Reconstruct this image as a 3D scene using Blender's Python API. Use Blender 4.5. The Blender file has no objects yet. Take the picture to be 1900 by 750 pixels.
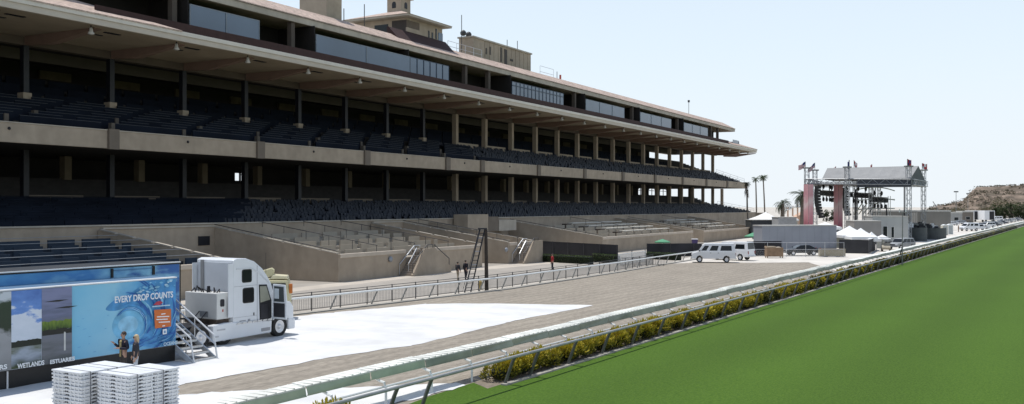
import bpy, math, random
from mathutils import Vector, Matrix
R = math.radians
rnd = random.Random(7)
scene = bpy.context.scene
COL = scene.collection

# ---------------------------------------------------------------- layout
F, CX, HZ, CAM = 1800.0, 950.0, 383.5, 6.6        # focal length, centre, horizon (photo pixels), eye height
def P(px, py, z=0.0):                              # a point on the level z seen in the photograph
    D = (CAM - z) * F / (py - HZ)
    return ((px - CX) / F * D, D, z)
def PD(px, D, z=0.0): return ((px - CX) / F * D, D, z)
def zat(py, D): return CAM + (HZ - py) * D / F
class Frame:
    def __init__(s, tan, o=(0, 0)):
        s.h = math.atan(tan); s.s, s.c = math.sin(s.h), math.cos(s.h); s.o = o
        s.rot = math.pi / 2 - s.h
    def w(s, a, b, z=0.0): return (s.o[0] + a * s.s - b * s.c, s.o[1] + a * s.c + b * s.s, z)
    def loc(s, x, y):
        dx, dy = x - s.o[0], y - s.o[1]
        return (dx * s.s + dy * s.c, -dx * s.c + dy * s.s)
G = Frame(970 / 1800)                              # grandstand: u along the facade, v back from the camera
T = Frame(0.594, (-0.1, 35.8))                     # race track: s along the rail, w to the left
K = Frame(0.594, P(520, 625)[:2])                  # truck
def gu(px, v):
    x = (px - CX) / F
    return v * (G.c + x * G.s) / (G.s - x * G.c)
def gz(px, py, v):
    return zat(py, G.c * gu(px, v) + G.s * v)

# ---------------------------------------------------------------- materials
MATS = {}
def mat(name, col, rough=0.7, var=0.1, scale=2.0, bump=0.0, bscale=None, metal=0.0, spec=0.4, var2=0.0, scale2=0.2,
        stretch=(1, 1, 1), col2=None, rot=0.0, detail=4, streak=0.0, bands=None):
    if name in MATS: return MATS[name]
    m = bpy.data.materials.new(name); m.use_nodes = True
    nt = m.node_tree; N, L = nt.nodes, nt.links
    b = N['Principled BSDF']
    b.inputs['Roughness'].default_value = rough; b.inputs['Metallic'].default_value = metal
    b.inputs['Specular IOR Level'].default_value = spec
    tc = N.new('ShaderNodeTexCoord'); mp = N.new('ShaderNodeMapping')
    mp.inputs['Scale'].default_value = stretch
    if rot: mp.vector_type = 'TEXTURE'; mp.inputs['Scale'].default_value = tuple(1 / q for q in stretch); mp.inputs['Rotation'].default_value = (0, 0, rot)
    L.new(tc.outputs['Object'], mp.inputs['Vector'])
    n1 = N.new('ShaderNodeTexNoise'); n1.inputs['Scale'].default_value = scale; n1.inputs['Detail'].default_value = detail
    L.new(mp.outputs['Vector'], n1.inputs['Vector'])
    ramp = N.new('ShaderNodeValToRGB')
    c1 = [max(0, c * (1 - var)) for c in col]; c2 = [c * (1 + var) for c in (col2 or col)]
    ramp.color_ramp.elements[0].position = 0.3; ramp.color_ramp.elements[1].position = 0.7
    ramp.color_ramp.elements[0].color = (*c1, 1); ramp.color_ramp.elements[1].color = (*c2, 1)
    L.new(n1.outputs['Fac'], ramp.inputs['Fac'])
    out = ramp.outputs['Color']
    if var2:
        n2 = N.new('ShaderNodeTexNoise'); n2.inputs['Scale'].default_value = scale2; n2.inputs['Detail'].default_value = 3
        L.new(mp.outputs['Vector'], n2.inputs['Vector'])
        mr = N.new('ShaderNodeMapRange'); mr.inputs[1].default_value = 0.3; mr.inputs[2].default_value = 0.7
        mr.inputs[3].default_value = 1 - var2; mr.inputs[4].default_value = 1 + var2
        L.new(n2.outputs['Fac'], mr.inputs[0])
        mx = N.new('ShaderNodeMix'); mx.data_type = 'RGBA'; mx.blend_type = 'MULTIPLY'; mx.inputs[0].default_value = 1
        L.new(out, mx.inputs[6]); L.new(mr.outputs[0], mx.inputs[7]); out = mx.outputs[2]
    if streak:
        mq = N.new('ShaderNodeMapping'); mq.inputs['Scale'].default_value = (0.9, 0.9, 0.22); L.new(tc.outputs['Object'], mq.inputs['Vector'])
        n3 = N.new('ShaderNodeTexNoise'); n3.inputs['Scale'].default_value = 1.0; n3.inputs['Detail'].default_value = 6; L.new(mq.outputs['Vector'], n3.inputs['Vector'])
        mr3 = N.new('ShaderNodeMapRange'); mr3.inputs[1].default_value = 0.35; mr3.inputs[2].default_value = 0.62; mr3.inputs[3].default_value = 1 - streak; mr3.inputs[4].default_value = 1.0
        L.new(n3.outputs['Fac'], mr3.inputs[0])
        mx3 = N.new('ShaderNodeMix'); mx3.data_type = 'RGBA'; mx3.blend_type = 'MULTIPLY'; mx3.inputs[0].default_value = 1
        L.new(out, mx3.inputs[6]); L.new(mr3.outputs[0], mx3.inputs[7]); out = mx3.outputs[2]
    if bands:                       # (pitch, contrast, distortion): lines that run along the rotated x axis
        wv = N.new('ShaderNodeTexWave'); wv.bands_direction = 'Y'; wv.inputs['Scale'].default_value = 0.314 / bands[0]; wv.inputs['Distortion'].default_value = bands[2]; wv.inputs['Detail'].default_value = 3
        mb_ = N.new('ShaderNodeMapping'); mb_.vector_type = 'TEXTURE'; mb_.inputs['Rotation'].default_value = (0, 0, rot); L.new(tc.outputs['Object'], mb_.inputs['Vector']); L.new(mb_.outputs['Vector'], wv.inputs['Vector'])
        mr4 = N.new('ShaderNodeMapRange'); mr4.inputs[3].default_value = 1 - bands[1]; mr4.inputs[4].default_value = 1 + bands[1]; L.new(wv.outputs['Fac'], mr4.inputs[0])
        mx4 = N.new('ShaderNodeMix'); mx4.data_type = 'RGBA'; mx4.blend_type = 'MULTIPLY'; mx4.inputs[0].default_value = 1
        L.new(out, mx4.inputs[6]); L.new(mr4.outputs[0], mx4.inputs[7]); out = mx4.outputs[2]
    L.new(out, b.inputs['Base Color'])
    if bump:
        nb = N.new('ShaderNodeTexNoise'); nb.inputs['Scale'].default_value = bscale or scale * 3; nb.inputs['Detail'].default_value = 5
        L.new(mp.outputs['Vector'], nb.inputs['Vector'])
        bp = N.new('ShaderNodeBump'); bp.inputs['Strength'].default_value = bump; bp.inputs['Distance'].default_value = 0.05
        L.new(nb.outputs['Fac'], bp.inputs['Height']); L.new(bp.outputs['Normal'], b.inputs['Normal'])
    MATS[name] = m
    return m
def tilemat(name, col, pitch=0.3):
    m = mat(name, col, 0.85, 0.28, 3.0, var2=0.15, scale2=0.5)
    nt = m.node_tree; N, L = nt.nodes, nt.links
    tc = N.new('ShaderNodeTexCoord')
    wv = N.new('ShaderNodeTexWave'); wv.wave_type = 'BANDS'; wv.bands_direction = 'X'; wv.inputs['Scale'].default_value = 0.314 / pitch
    wv.inputs['Distortion'].default_value = 0.3
    L.new(tc.outputs['Object'], wv.inputs['Vector'])
    bp = N.new('ShaderNodeBump'); bp.inputs['Strength'].default_value = 0.9; bp.inputs['Distance'].default_value = 0.08
    L.new(wv.outputs['Fac'], bp.inputs['Height']); L.new(bp.outputs['Normal'], N['Principled BSDF'].inputs['Normal'])
    return m
def rampmat(name, stops, axis='Z', lo=0, hi=1, nscale=1.0, namp=0.2, stretch=(1, 1, 1), rough=0.45):
    """colour bands along an object axis, bent by noise (printed murals)"""
    m = bpy.data.materials.new(name); m.use_nodes = True
    nt = m.node_tree; N, L = nt.nodes, nt.links; b = N['Principled BSDF']; b.inputs['Roughness'].default_value = rough
    tc = N.new('ShaderNodeTexCoord'); sp = N.new('ShaderNodeSeparateXYZ'); L.new(tc.outputs['Object'], sp.inputs[0])
    mr = N.new('ShaderNodeMapRange'); mr.inputs[1].default_value = lo; mr.inputs[2].default_value = hi
    L.new(sp.outputs[axis], mr.inputs[0])
    mp = N.new('ShaderNodeMapping'); mp.inputs['Scale'].default_value = stretch; L.new(tc.outputs['Object'], mp.inputs['Vector'])
    nz = N.new('ShaderNodeTexNoise'); nz.inputs['Scale'].default_value = nscale; nz.inputs['Detail'].default_value = 6
    L.new(mp.outputs['Vector'], nz.inputs['Vector'])
    ma = N.new('ShaderNodeMath'); ma.operation = 'MULTIPLY_ADD'; ma.inputs[1].default_value = namp; 
    sb = N.new('ShaderNodeMath'); sb.operation = 'SUBTRACT'; sb.inputs[1].default_value = 0.5
    L.new(nz.outputs['Fac'], sb.inputs[0]); L.new(sb.outputs[0], ma.inputs[0]); L.new(mr.outputs[0], ma.inputs[2])
    cr = N.new('ShaderNodeValToRGB'); els = cr.color_ramp.elements
    while len(els) < len(stops): els.new(0.5)
    for e, (p, c) in zip(els, stops): e.position = p; e.color = (*c, 1)
    L.new(ma.outputs[0], cr.inputs['Fac']); L.new(cr.outputs['Color'], b.inputs['Base Color'])
    return m

# ---------------------------------------------------------------- mesh helpers
class MB:
    def __init__(s): s.v = []; s.f = []; s.mi = []; s.m = 0
    def add(s, vs, fs):
        n = len(s.v); s.v += [tuple(p) for p in vs]
        for f in fs: s.f.append([i + n for i in f]); s.mi.append(s.m)
        return s
    def box(s, x0, x1, y0, y1, z0, z1):
        vs = [(x, y, z) for z in (z0, z1) for x, y in ((x0, y0), (x1, y0), (x1, y1), (x0, y1))]
        return s.add(vs, [(3, 2, 1, 0), (4, 5, 6, 7), (0, 1, 5, 4), (1, 2, 6, 5), (2, 3, 7, 6), (3, 0, 4, 7)])
    def hexa(s, bot, top):
        return s.add(list(bot) + list(top), [(3, 2, 1, 0), (4, 5, 6, 7), (0, 1, 5, 4), (1, 2, 6, 5), (2, 3, 7, 6), (3, 0, 4, 7)])
    def quad(s, a, b, c, d): return s.add([a, b, c, d], [(0, 1, 2, 3)])
    def ngon(s, pts): return s.add(pts, [tuple(range(len(pts)))])
    def prism(s, poly, a, b, axis='x'):
        """polygon (p,q) extruded along an axis: x: (y,z), y: (x,z), z: (x,y)"""
        def mk(p, q, t): return (t, p, q) if axis == 'x' else ((p, t, q) if axis == 'y' else (p, q, t))
        n = len(poly)
        vs = [mk(p, q, a) for p, q in poly] + [mk(p, q, b) for p, q in poly]
        fs = [tuple(range(n)), tuple(range(2 * n - 1, n - 1, -1))] + [(i, i + n, (i + 1) % n + n, (i + 1) % n) for i in range(n)]
        return s.add(vs, fs)
    def tube(s, pts, r, n=6, cap=True, r2=None):
        pts = [Vector(p) for p in pts]; k = len(pts); vs = []
        for i, p in enumerate(pts):
            d = (pts[min(i + 1, k - 1)] - pts[max(i - 1, 0)]).normalized()
            up = Vector((0, 0, 1)) if abs(d.z) < 0.9 else Vector((1, 0, 0))
            a = d.cross(up).normalized(); b = a.cross(d)
            rr = r if r2 is None else r + (r2 - r) * i / (k - 1)
            for j in range(n):
                t = 2 * math.pi * j / n
                vs.append(p + a * (rr * math.cos(t)) + b * (rr * math.sin(t)))
        fs = [(i * n + j, i * n + (j + 1) % n, (i + 1) * n + (j + 1) % n, (i + 1) * n + j) for i in range(k - 1) for j in range(n)]
        if cap: fs += [tuple(range(n - 1, -1, -1)), tuple(range((k - 1) * n, k * n))]
        return s.add(vs, fs)
    def lathe(s, prof, c=(0, 0, 0), n=16, axis='z'):
        vs = []
        for r, h in prof:
            for j in range(n):
                t = 2 * math.pi * j / n; x, y = r * math.cos(t), r * math.sin(t)
                p = (x, y, h) if axis == 'z' else ((x, h, y) if axis == 'y' else (h, x, y))
                vs.append((p[0] + c[0], p[1] + c[1], p[2] + c[2]))
        k = len(prof)
        fs = [(i * n + j, i * n + (j + 1) % n, (i + 1) * n + (j + 1) % n, (i + 1) * n + j) for i in range(k - 1) for j in range(n)]
        if axis == 'z' or prof[0][0] < .15: fs.append(tuple(range(n - 1, -1, -1)))
        if axis == 'z' or prof[-1][0] < .15: fs.append(tuple(range((k - 1) * n, k * n)))
        return s.add(vs, fs)
    def ball(s, c, r, n=10, sz=1.0, sx=1.0, sy=1.0):
        k = n // 2 + 1
        vs = []; fs = []
        for i in range(1, k):
            a = math.pi * i / k
            for j in range(n):
                t = 2 * math.pi * j / n
                vs.append((c[0] + r * sx * math.sin(a) * math.cos(t), c[1] + r * sy * math.sin(a) * math.sin(t), c[2] + r * sz * math.cos(a)))
        vs += [(c[0], c[1], c[2] + r * sz), (c[0], c[1], c[2] - r * sz)]
        a, b = len(vs) - 2, len(vs) - 1
        for i in range(k - 2):
            for j in range(n): fs.append((i * n + j, (i + 1) * n + j, (i + 1) * n + (j + 1) % n, i * n + (j + 1) % n))
        for j in range(n):
            fs.append((a, j, (j + 1) % n)); fs.append((b, (k - 2) * n + (j + 1) % n, (k - 2) * n + j))
        return s.add(vs, fs)
    def build(s, name, m, parent=None, smooth=False, bevel=0.0, fix=True, off=None):
        me = bpy.data.meshes.new(name)
        vs = s.v if off is None else [(a - off[0], b - off[1], c - off[2]) for a, b, c in s.v]
        me.from_pydata(vs, [], s.f); 
        ms = m if isinstance(m, (list, tuple)) else [m]
        for x in ms: me.materials.append(x)
        if len(ms) > 1: me.polygons.foreach_set('material_index', s.mi)
        if smooth: me.polygons.foreach_set('use_smooth', [True] * len(me.polygons))
        me.update()
        if fix:
            import bmesh
            bm = bmesh.new(); bm.from_mesh(me); bmesh.ops.recalc_face_normals(bm, faces=bm.faces); bm.to_mesh(me); bm.free()
        o = bpy.data.objects.new(name, me); COL.objects.link(o)
        if parent: o.parent = parent
        if bevel:
            bv = o.modifiers.new('bevel', 'BEVEL'); bv.width = bevel; bv.segments = 2; bv.limit_method = 'ANGLE'; bv.angle_limit = R(35)
        return o
def tag(o, label=None, cat=None, group=None, kind=None):
    if label: o['label'] = label
    if cat: o['category'] = cat
    if group: o['group'] = group
    if kind: o['kind'] = kind
    return o
def empty(name, loc=(0, 0, 0), rz=0.0, label=None, cat=None, group=None):
    o = bpy.data.objects.new(name, None); COL.objects.link(o); o.location = loc; o.rotation_euler = (0, 0, rz)
    o.empty_display_size = 0.3
    return tag(o, label, cat, group)
def copy_tree(o, parent=None):
    c = o.copy(); COL.objects.link(c)
    if parent is not None: c.parent = parent
    for ch in list(o.children): copy_tree(ch, c)
    return c
def place(o, loc, rz=0.0, label=None, group=None):
    o.location = loc; o.rotation_euler = (0, 0, rz)
    if label: o['label'] = label
    if group: o['group'] = group
    return o
def text(body, size, loc, m, parent, name='lettering', rot=(math.pi / 2, 0, 0), shear=0.0, bold=0.0, sx=1.0, align='LEFT'):
    cu = bpy.data.curves.new(name, 'FONT'); cu.body = body; cu.size = size; cu.extrude = 0.004; cu.shear = shear; cu.offset = bold; cu.align_x = align
    t = bpy.data.objects.new(name + '_tmp', cu); COL.objects.link(t)
    bpy.context.view_layer.update()
    me = bpy.data.meshes.new_from_object(t.evaluated_get(bpy.context.evaluated_depsgraph_get()))
    bpy.data.objects.remove(t)
    me.materials.clear(); me.materials.append(m)
    o = bpy.data.objects.new(name, me); COL.objects.link(o); o.parent = parent; o.location = loc; o.rotation_euler = rot; o.scale = (sx, 1, 1)
    return o
def parts(items, name, m, parent, stuffname, cap=100, **kw):
    """items: builders, nearest first: the first `cap` are parts of their own, the rest one part of kind stuff"""
    rest = MB()
    for i, mb in enumerate(items):
        if i < cap: mb.build(name, m, parent, **kw)
        else: rest.add(mb.v, mb.f)
    if rest.v: tag(rest.build(stuffname, m, parent, **kw), kind='stuff')

# palette
beige = mat('beige_stucco', (0.38, 0.312, 0.238), 0.9, 0.08, 1.2, 0.15, 30, var2=0.10, scale2=0.25, streak=0.09)
beige_lt = mat('pale_trim', (0.46, 0.41, 0.34), 0.8, 0.06, 1.0, var2=0.1, scale2=0.3, streak=0.12)
soffit_m = mat('soffit_plaster', (0.33, 0.27, 0.19), 0.9, 0.08, 0.5, var2=0.1)
beam_m = mat('soffit_beam_paint', (0.21, 0.14, 0.105), 0.9, 0.08, 1.0)
dark_m = mat('dark_steel', (0.012, 0.013, 0.018), 0.5, 0.2, 2)
maroon = mat('maroon_paint', (0.045, 0.022, 0.02), 0.8, 0.15, 1.5)
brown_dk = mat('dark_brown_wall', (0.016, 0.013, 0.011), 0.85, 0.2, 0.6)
tile_m = tilemat('clay_tile', (0.46, 0.355, 0.295), 0.35)
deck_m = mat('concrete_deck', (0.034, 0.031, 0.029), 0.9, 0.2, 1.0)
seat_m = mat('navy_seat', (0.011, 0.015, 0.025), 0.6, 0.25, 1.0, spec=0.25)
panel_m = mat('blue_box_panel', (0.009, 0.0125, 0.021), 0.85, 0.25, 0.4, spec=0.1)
edge_m = mat('panel_edge', (0.035, 0.04, 0.048), 0.7, 0.2, 1)
chrome = mat('galvanised_steel', (0.55, 0.56, 0.57), 0.35, 0.1, 4, metal=0.8)
white_p = mat('white_paint', (0.78, 0.78, 0.78), 0.4, 0.03, 2)
black_p = mat('black_paint', (0.012, 0.012, 0.013), 0.4, 0.2, 3)
rubber = mat('rubber', (0.02, 0.02, 0.02), 0.8, 0.2, 5)
winglass = mat('sky_tint_glass', (0.105, 0.15, 0.21), 0.12, 0.12, 0.15, spec=0.6)  # sky reflection put into the bluish base colour
dkglass = mat('dark_glass', (0.012, 0.015, 0.018), 0.12, 0.1, 1, spec=0.3)
rail_w = mat('white_rail', (0.74, 0.75, 0.73), 0.45, 0.05, 2)
postgrey = mat('grey_post', (0.20, 0.20, 0.19), 0.5, 0.15, 3)
iron = mat('dark_iron', (0.05, 0.05, 0.052), 0.5, 0.1, 3)

# ---------------------------------------------------------------- world, sun, camera
SUN = Vector((-0.275, 0.175, 1.0)).normalized()
el = math.asin(SUN.z); az = math.atan2(SUN.x, SUN.y)
w = bpy.data.worlds.new('World'); scene.world = w; w.use_nodes = True
nt = w.node_tree; N, L = nt.nodes, nt.links
sky = N.new('ShaderNodeTexSky'); sky.sky_type = 'NISHITA'; sky.sun_disc = False
sky.sun_elevation = el; sky.sun_rotation = az; sky.air_density = 1.0; sky.dust_density = 0.4; sky.ozone_density = 2.0; sky.altitude = 10
bg = N['Background']; bg.inputs['Strength'].default_value = 0.14
# bright coastal haze low in the sky, fading towards the zenith
stc = N.new('ShaderNodeTexCoord'); ssp = N.new('ShaderNodeSeparateXYZ'); L.new(stc.outputs['Generated'], ssp.inputs[0])
smr = N.new('ShaderNodeMapRange'); smr.interpolation_type = 'SMOOTHSTEP'
smr.inputs[1].default_value = -0.05; smr.inputs[2].default_value = 0.9; smr.inputs[3].default_value = 1.0; smr.inputs[4].default_value = 0.0
L.new(ssp.outputs['Z'], smr.inputs[0])
smx = N.new('ShaderNodeMix'); smx.data_type = 'RGBA'; smx.inputs[7].default_value = (5.95, 6.75, 7.4, 1)
L.new(smr.outputs[0], smx.inputs[0]); L.new(sky.outputs['Color'], smx.inputs[6]); 
smr2 = N.new('ShaderNodeMapRange'); smr2.interpolation_type = 'SMOOTHSTEP'
smr2.inputs[1].default_value = -0.02; smr2.inputs[2].default_value = 0.17; smr2.inputs[3].default_value = 1.0; smr2.inputs[4].default_value = 0.0
L.new(ssp.outputs['Z'], smr2.inputs[0])
smx2 = N.new('ShaderNodeMix'); smx2.data_type = 'RGBA'; smx2.inputs[7].default_value = (6.25, 6.65, 6.95, 1)
L.new(smr2.outputs[0], smx2.inputs[0]); L.new(smx.outputs[2], smx2.inputs[6]); L.new(smx2.outputs[2], bg.inputs['Color'])
sl = bpy.data.lights.new('sun', 'SUN'); sl.energy = 4.0; sl.angle = R(0.5); sl.color = (1.0, 0.965, 0.91)
so = bpy.data.objects.new('sun', sl); COL.objects.link(so); so.rotation_euler = (-SUN).to_track_quat('-Z', 'Y').to_euler(); so.location = (0, 0, 60)
cam = bpy.data.cameras.new('camera'); co = bpy.data.objects.new('camera', cam); COL.objects.link(co); scene.camera = co
co.location = (0, 0, CAM); co.rotation_euler = (R(90), 0, 0)
cam.sensor_width = 36; cam.lens = 36 * F / 1900; cam.shift_y = -(375 - HZ) / 1900 * 1.0; cam.clip_end = 12000
scene.view_settings.view_transform = 'Standard'; scene.view_settings.look = 'None'; scene.view_settings.exposure = 0

# ---------------------------------------------------------------- setting: ground sheets
def sheet(name, pts, z, m, kind='structure', label=None, cat=None, sub=0):
    mb = MB(); mb.ngon([(p[0], p[1], z) for p in pts])
    o = mb.build(name, m)
    if kind: o['kind'] = kind
    return tag(o, label, cat)
ground_m = mat('pale_ground', (0.50, 0.46, 0.40), 0.95, 0.10, 0.3, var2=0.15, scale2=0.02)
g = sheet('ground', [(-7000, -500), (7000, -500), (7000, 9000), (-7000, 9000)], 0.0, ground_m)
apron_m = mat('apron_concrete', (0.33, 0.30, 0.26), 0.9, 0.09, 0.7, var2=0.12, scale2=0.12)
sheet('apron_pavement', [G.w(-20, 20), G.w(-20, 72), G.w(205, 72), P(1290, 484)[:2], P(1146, 503)[:2], P(940, 532)[:2], P(541, 580)[:2], T.w(-40, 21)], 0.004, apron_m)
# strip at the foot of the terraces, sunlight put into its paler colour
pale_m = mat('sunlit_tone_paving', (0.46, 0.41, 0.345), 0.9, 0.08, 0.8, var2=0.1, scale2=0.2)
sheet('foot_paving', [G.w(30, 50.4), G.w(30, 53), G.w(128, 53), G.w(128, 50.6), G.w(112, 48.5), G.w(100, 49.2), G.w(85, 50.8)], 0.008, pale_m)
dirt_m = mat('track_dirt', (0.25, 0.217, 0.173), 0.95, 0.15, 7.0, 1.0, 16.0, var2=0.09, scale2=0.45, stretch=(0.3, 1, 1), rot=T.rot, col2=(0.295, 0.258, 0.208), detail=12, bands=(0.9, 0.085, 3.5))
FENCE = [T.w(-45, 16.0), T.w(0, 21.3), P(541, 585)[:2], P(940, 537)[:2], P(1146, 505.7)[:2], P(1240, 490)[:2]]
_a = T.loc(*P(541, 585)[:2]); FENCE[0] = T.w(-45, _a[1] + 1.5); FENCE[1] = T.w(0, _a[1] + 0.6)
FENCE = [tuple(p[:2]) for p in FENCE]
sheet('dirt_track', [FENCE[0], FENCE[1], FENCE[2], FENCE[3], FENCE[4], FENCE[5], P(1300, 487.5)[:2], P(1400, 488.2)[:2], P(1500, 487.2)[:2], T.w(64, 0.3), T.w(-60, 0.3)], 0.012, dirt_m)
turf_m = mat('turf', (0.050, 0.104, 0.011), 0.9, 0.12, 14.0, 0.35, 30, var2=0.05, scale2=0.12, stretch=(0.5, 1, 1), rot=T.rot, col2=(0.065, 0.121, 0.014), detail=9, spec=0.12, bands=(7.0, 0.07, 1.2))
sheet('turf', [P(755, 752)[:2], P(800, 735)[:2], P(878, 711)[:2], P(905, 707)[:2], P(930, 709)[:2], T.w(0.0, 0.0), T.w(420, 0.0), T.w(420, -420), T.w(-60, -420), T.w(-60, -30), P(500, 900)[:2]], 0.016, turf_m)
bed_m = mat('planting_bed', (0.20, 0.165, 0.125), 0.95, 0.25, 3.0, 0.5, 10)
sheet('planting_bed', [T.w(-1.0, 0.32), T.w(400, 0.32), T.w(400, 1.35), T.w(-0.3, 1.35)], 0.018, bed_m)
kerb = MB(); kerb.box(-0.2, 400, 0.02, 0.24, 0, 0.07)
ko = kerb.build('kerb', mat('kerb_concrete', (0.34, 0.32, 0.28), 0.9, 0.15, 1.5)); ko.location = T.w(0, 0); ko.rotation_euler = (0, 0, T.rot); ko['kind'] = 'structure'
sheet('service_road', [P(1240, 489)[:2], P(1300, 486.9)[:2], P(1400, 487.6)[:2], P(1500, 486.6)[:2], T.w(66, 2.2), T.w(380, 2.2), T.w(380, 20), T.w(180, 50), P(1400, 470)[:2], P(1290, 474)[:2]], 0.009,
      mat('road_paving', (0.60, 0.56, 0.50), 0.9, 0.08, 0.5, var2=0.1, scale2=0.08))
# white ground cloth, as a gently uneven grid
def cloth(name, poly, z, m, label, cell=0.9, amp=0.02):
    import bmesh
    mb = MB(); mb.ngon([(p[0], p[1], z) for p in poly]); o = mb.build(name, m)
    bm = bmesh.new(); bm.from_mesh(o.data)
    xs = [p[0] for p in poly]; ys = [p[1] for p in poly]
    for ax, lo, hi in ((0, min(xs), max(xs)), (1, min(ys), max(ys))):
        k = lo + cell
        while k < hi:
            no = (1, 0, 0) if ax == 0 else (0, 1, 0); c = (k, 0, 0) if ax == 0 else (0, k, 0)
            bmesh.ops.bisect_plane(bm, geom=bm.verts[:] + bm.edges[:] + bm.faces[:], plane_co=c, plane_no=no); k += cell
    for v in bm.verts:
        e = v.is_boundary
        v.co.z += rnd.uniform(0, amp) * (0.3 if e else 1)
        if e: v.co.x += rnd.uniform(-.12, .12); v.co.y += rnd.uniform(-.16, .16)
    bm.to_mesh(o.data); bm.free()
    o.data.polygons.foreach_set('use_smooth', [True] * len(o.data.polygons))
    return tag(o, label, 'ground cover')
cloth_m = mat('white_fabric', (0.64, 0.635, 0.62), 0.85, 0.06, 0.9, 0.7, 1.6, var2=0.07, scale2=0.25, rot=T.rot + math.pi / 2, bands=(3.6, 0.03, 0.6))
_p = T.loc(*P(345, 713)[:2]); _f = T.loc(*P(541, 588)[:2])
cloth('ground_cloth', [P(1105, 567)[:2], P(1010, 565.5)[:2], P(900, 564)[:2], P(794, 564.5)[:2], P(700, 573)[:2], P(620, 580.5)[:2], P(541, 589)[:2], T.w(0, _f[1] + 0.1), T.w(-36, _f[1] + 0.9),
      T.w(-36, _p[1] + 1.0), P(345, 713)[:2], P(600, 667)[:2], P(784, 638.5)[:2], P(940, 599)[:2]], 0.022, cloth_m,
      'broad white fabric cover spread over the dirt track under the truck', 1.1, 0.035)
cloth('ground_cloth', [P(340, 733)[:2], P(420, 728)[:2], P(500, 725)[:2], P(700, 718)[:2], P(850, 712)[:2], P(866, 716)[:2], P(760, 744)[:2], P(600, 790)[:2], P(300, 860)[:2], P(0, 860)[:2], P(0, 790)[:2]], 0.026, cloth_m,
      'narrow white fabric strip beneath the near end of the covered rail', 0.6, 0.03)

# ---------------------------------------------------------------- grandstand
GO = (160.0, 75.0, 0.0)
gs = empty('grandstand', G.w(GO[0], GO[1]), G.rot, 'long two-deck beige racecourse grandstand with clay tiled roofs and dark shaded seating', 'grandstand')
def gb(mb, name, m, parent=gs, **kw): return mb.build(name, m, parent, off=GO, **kw)
U0, UE = 22.0, 268.5
def cu(k): return 55.6 + 9.14 * k
VC = 79.4
# --- decks
def rake(v0, z0, v1, z1, n):
    """stepped profile points from front to back"""
    pts = []; dv = (v1 - v0) / n; dz = (z1 - z0) / n
    for i in range(n):
        pts += [(v0 + i * dv, z0 + i * dz), (v0 + (i + 1) * dv, z0 + i * dz)]
    pts.append((v1, z1))
    return pts
LR = (68.7, 4.55, 79.4, 6.75, 11); LR2 = (79.4, 6.75, 86.0, 9.4, 7)
poly = [(68.7, 0.0)] + rake(*LR)[:-1] + rake(*LR2) + [(92, 9.4), (92, 0)]
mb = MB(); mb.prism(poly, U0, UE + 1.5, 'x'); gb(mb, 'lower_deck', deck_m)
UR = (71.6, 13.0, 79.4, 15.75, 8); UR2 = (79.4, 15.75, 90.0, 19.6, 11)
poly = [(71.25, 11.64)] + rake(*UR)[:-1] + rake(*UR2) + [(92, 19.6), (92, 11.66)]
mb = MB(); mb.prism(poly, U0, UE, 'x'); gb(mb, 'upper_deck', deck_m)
# front wall of the lower deck (bright knee wall over the terraces) and knee walls at the columns
mb = MB(); mb.box(U0, UE + 1.6, 68.4, 68.65, 0, 4.95); gb(mb, 'deck_front_wall', beige)
mb = MB(); mb.box(U0, UE + 1.7, 68.3, 68.75, 4.96, 5.08); gb(mb, 'wall_cap', beige_lt)
for k in range(-3, 23):
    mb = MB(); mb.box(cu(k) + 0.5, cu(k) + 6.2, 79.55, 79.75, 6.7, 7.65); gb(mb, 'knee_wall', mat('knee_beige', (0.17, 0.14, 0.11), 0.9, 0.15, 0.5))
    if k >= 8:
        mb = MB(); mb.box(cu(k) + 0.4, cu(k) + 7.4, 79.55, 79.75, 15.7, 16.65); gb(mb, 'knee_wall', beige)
# --- balcony fascia: panels between pilasters
pil = [58.1 + 18.28 * k for k in range(-2, 4)] + [122.4 + 18.28 * k for k in range(0, 8)] + [UE + 1.0]
prev = U0
for i, p in enumerate(pil):
    if p - prev > 1.5:
        mb = MB(); mb.box(prev, p - 0.55, 70.95, 71.2, 11.66, 13.22); gb(mb, 'fascia_panel', beige, bevel=0.02)
        mb = MB(); mb.box(prev, p - 0.56, 70.9, 71.26, 13.223, 13.30); gb(mb, 'fascia_cap', beige_lt)
        if i > 1:
            mb = MB(); mb.ball((prev + (p - prev) * 0.45, 70.93, 12.75), 0.13, 8); gb(mb, 'fascia_lamp', dark_m)
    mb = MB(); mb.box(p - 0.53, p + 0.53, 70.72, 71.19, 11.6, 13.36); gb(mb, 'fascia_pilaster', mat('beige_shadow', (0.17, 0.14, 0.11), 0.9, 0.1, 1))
    prev = p + 0.55
# --- columns
for k in range(-3, 25):
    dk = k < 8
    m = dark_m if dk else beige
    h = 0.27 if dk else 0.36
    u = cu(k)
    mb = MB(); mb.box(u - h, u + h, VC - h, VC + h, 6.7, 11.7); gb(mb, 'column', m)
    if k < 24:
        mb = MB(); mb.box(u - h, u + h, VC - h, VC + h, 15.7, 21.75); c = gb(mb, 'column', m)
        if dk:
            mb = MB(); mb.box(u - 0.42, u + 0.42, VC - 0.42, VC + 0.42, 15.6, 16.75); gb(mb, 'column_plinth', beige, c)
    if k % 1 == 0 and k < 24:
        mb = MB(); mb.box(u - 0.4, u + 0.4, 85.6, 86.4, 9.3, 11.7); gb(mb, 'column', mat('dim_beige', (0.16, 0.13, 0.085), 0.9, 0.1, 1))
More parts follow.
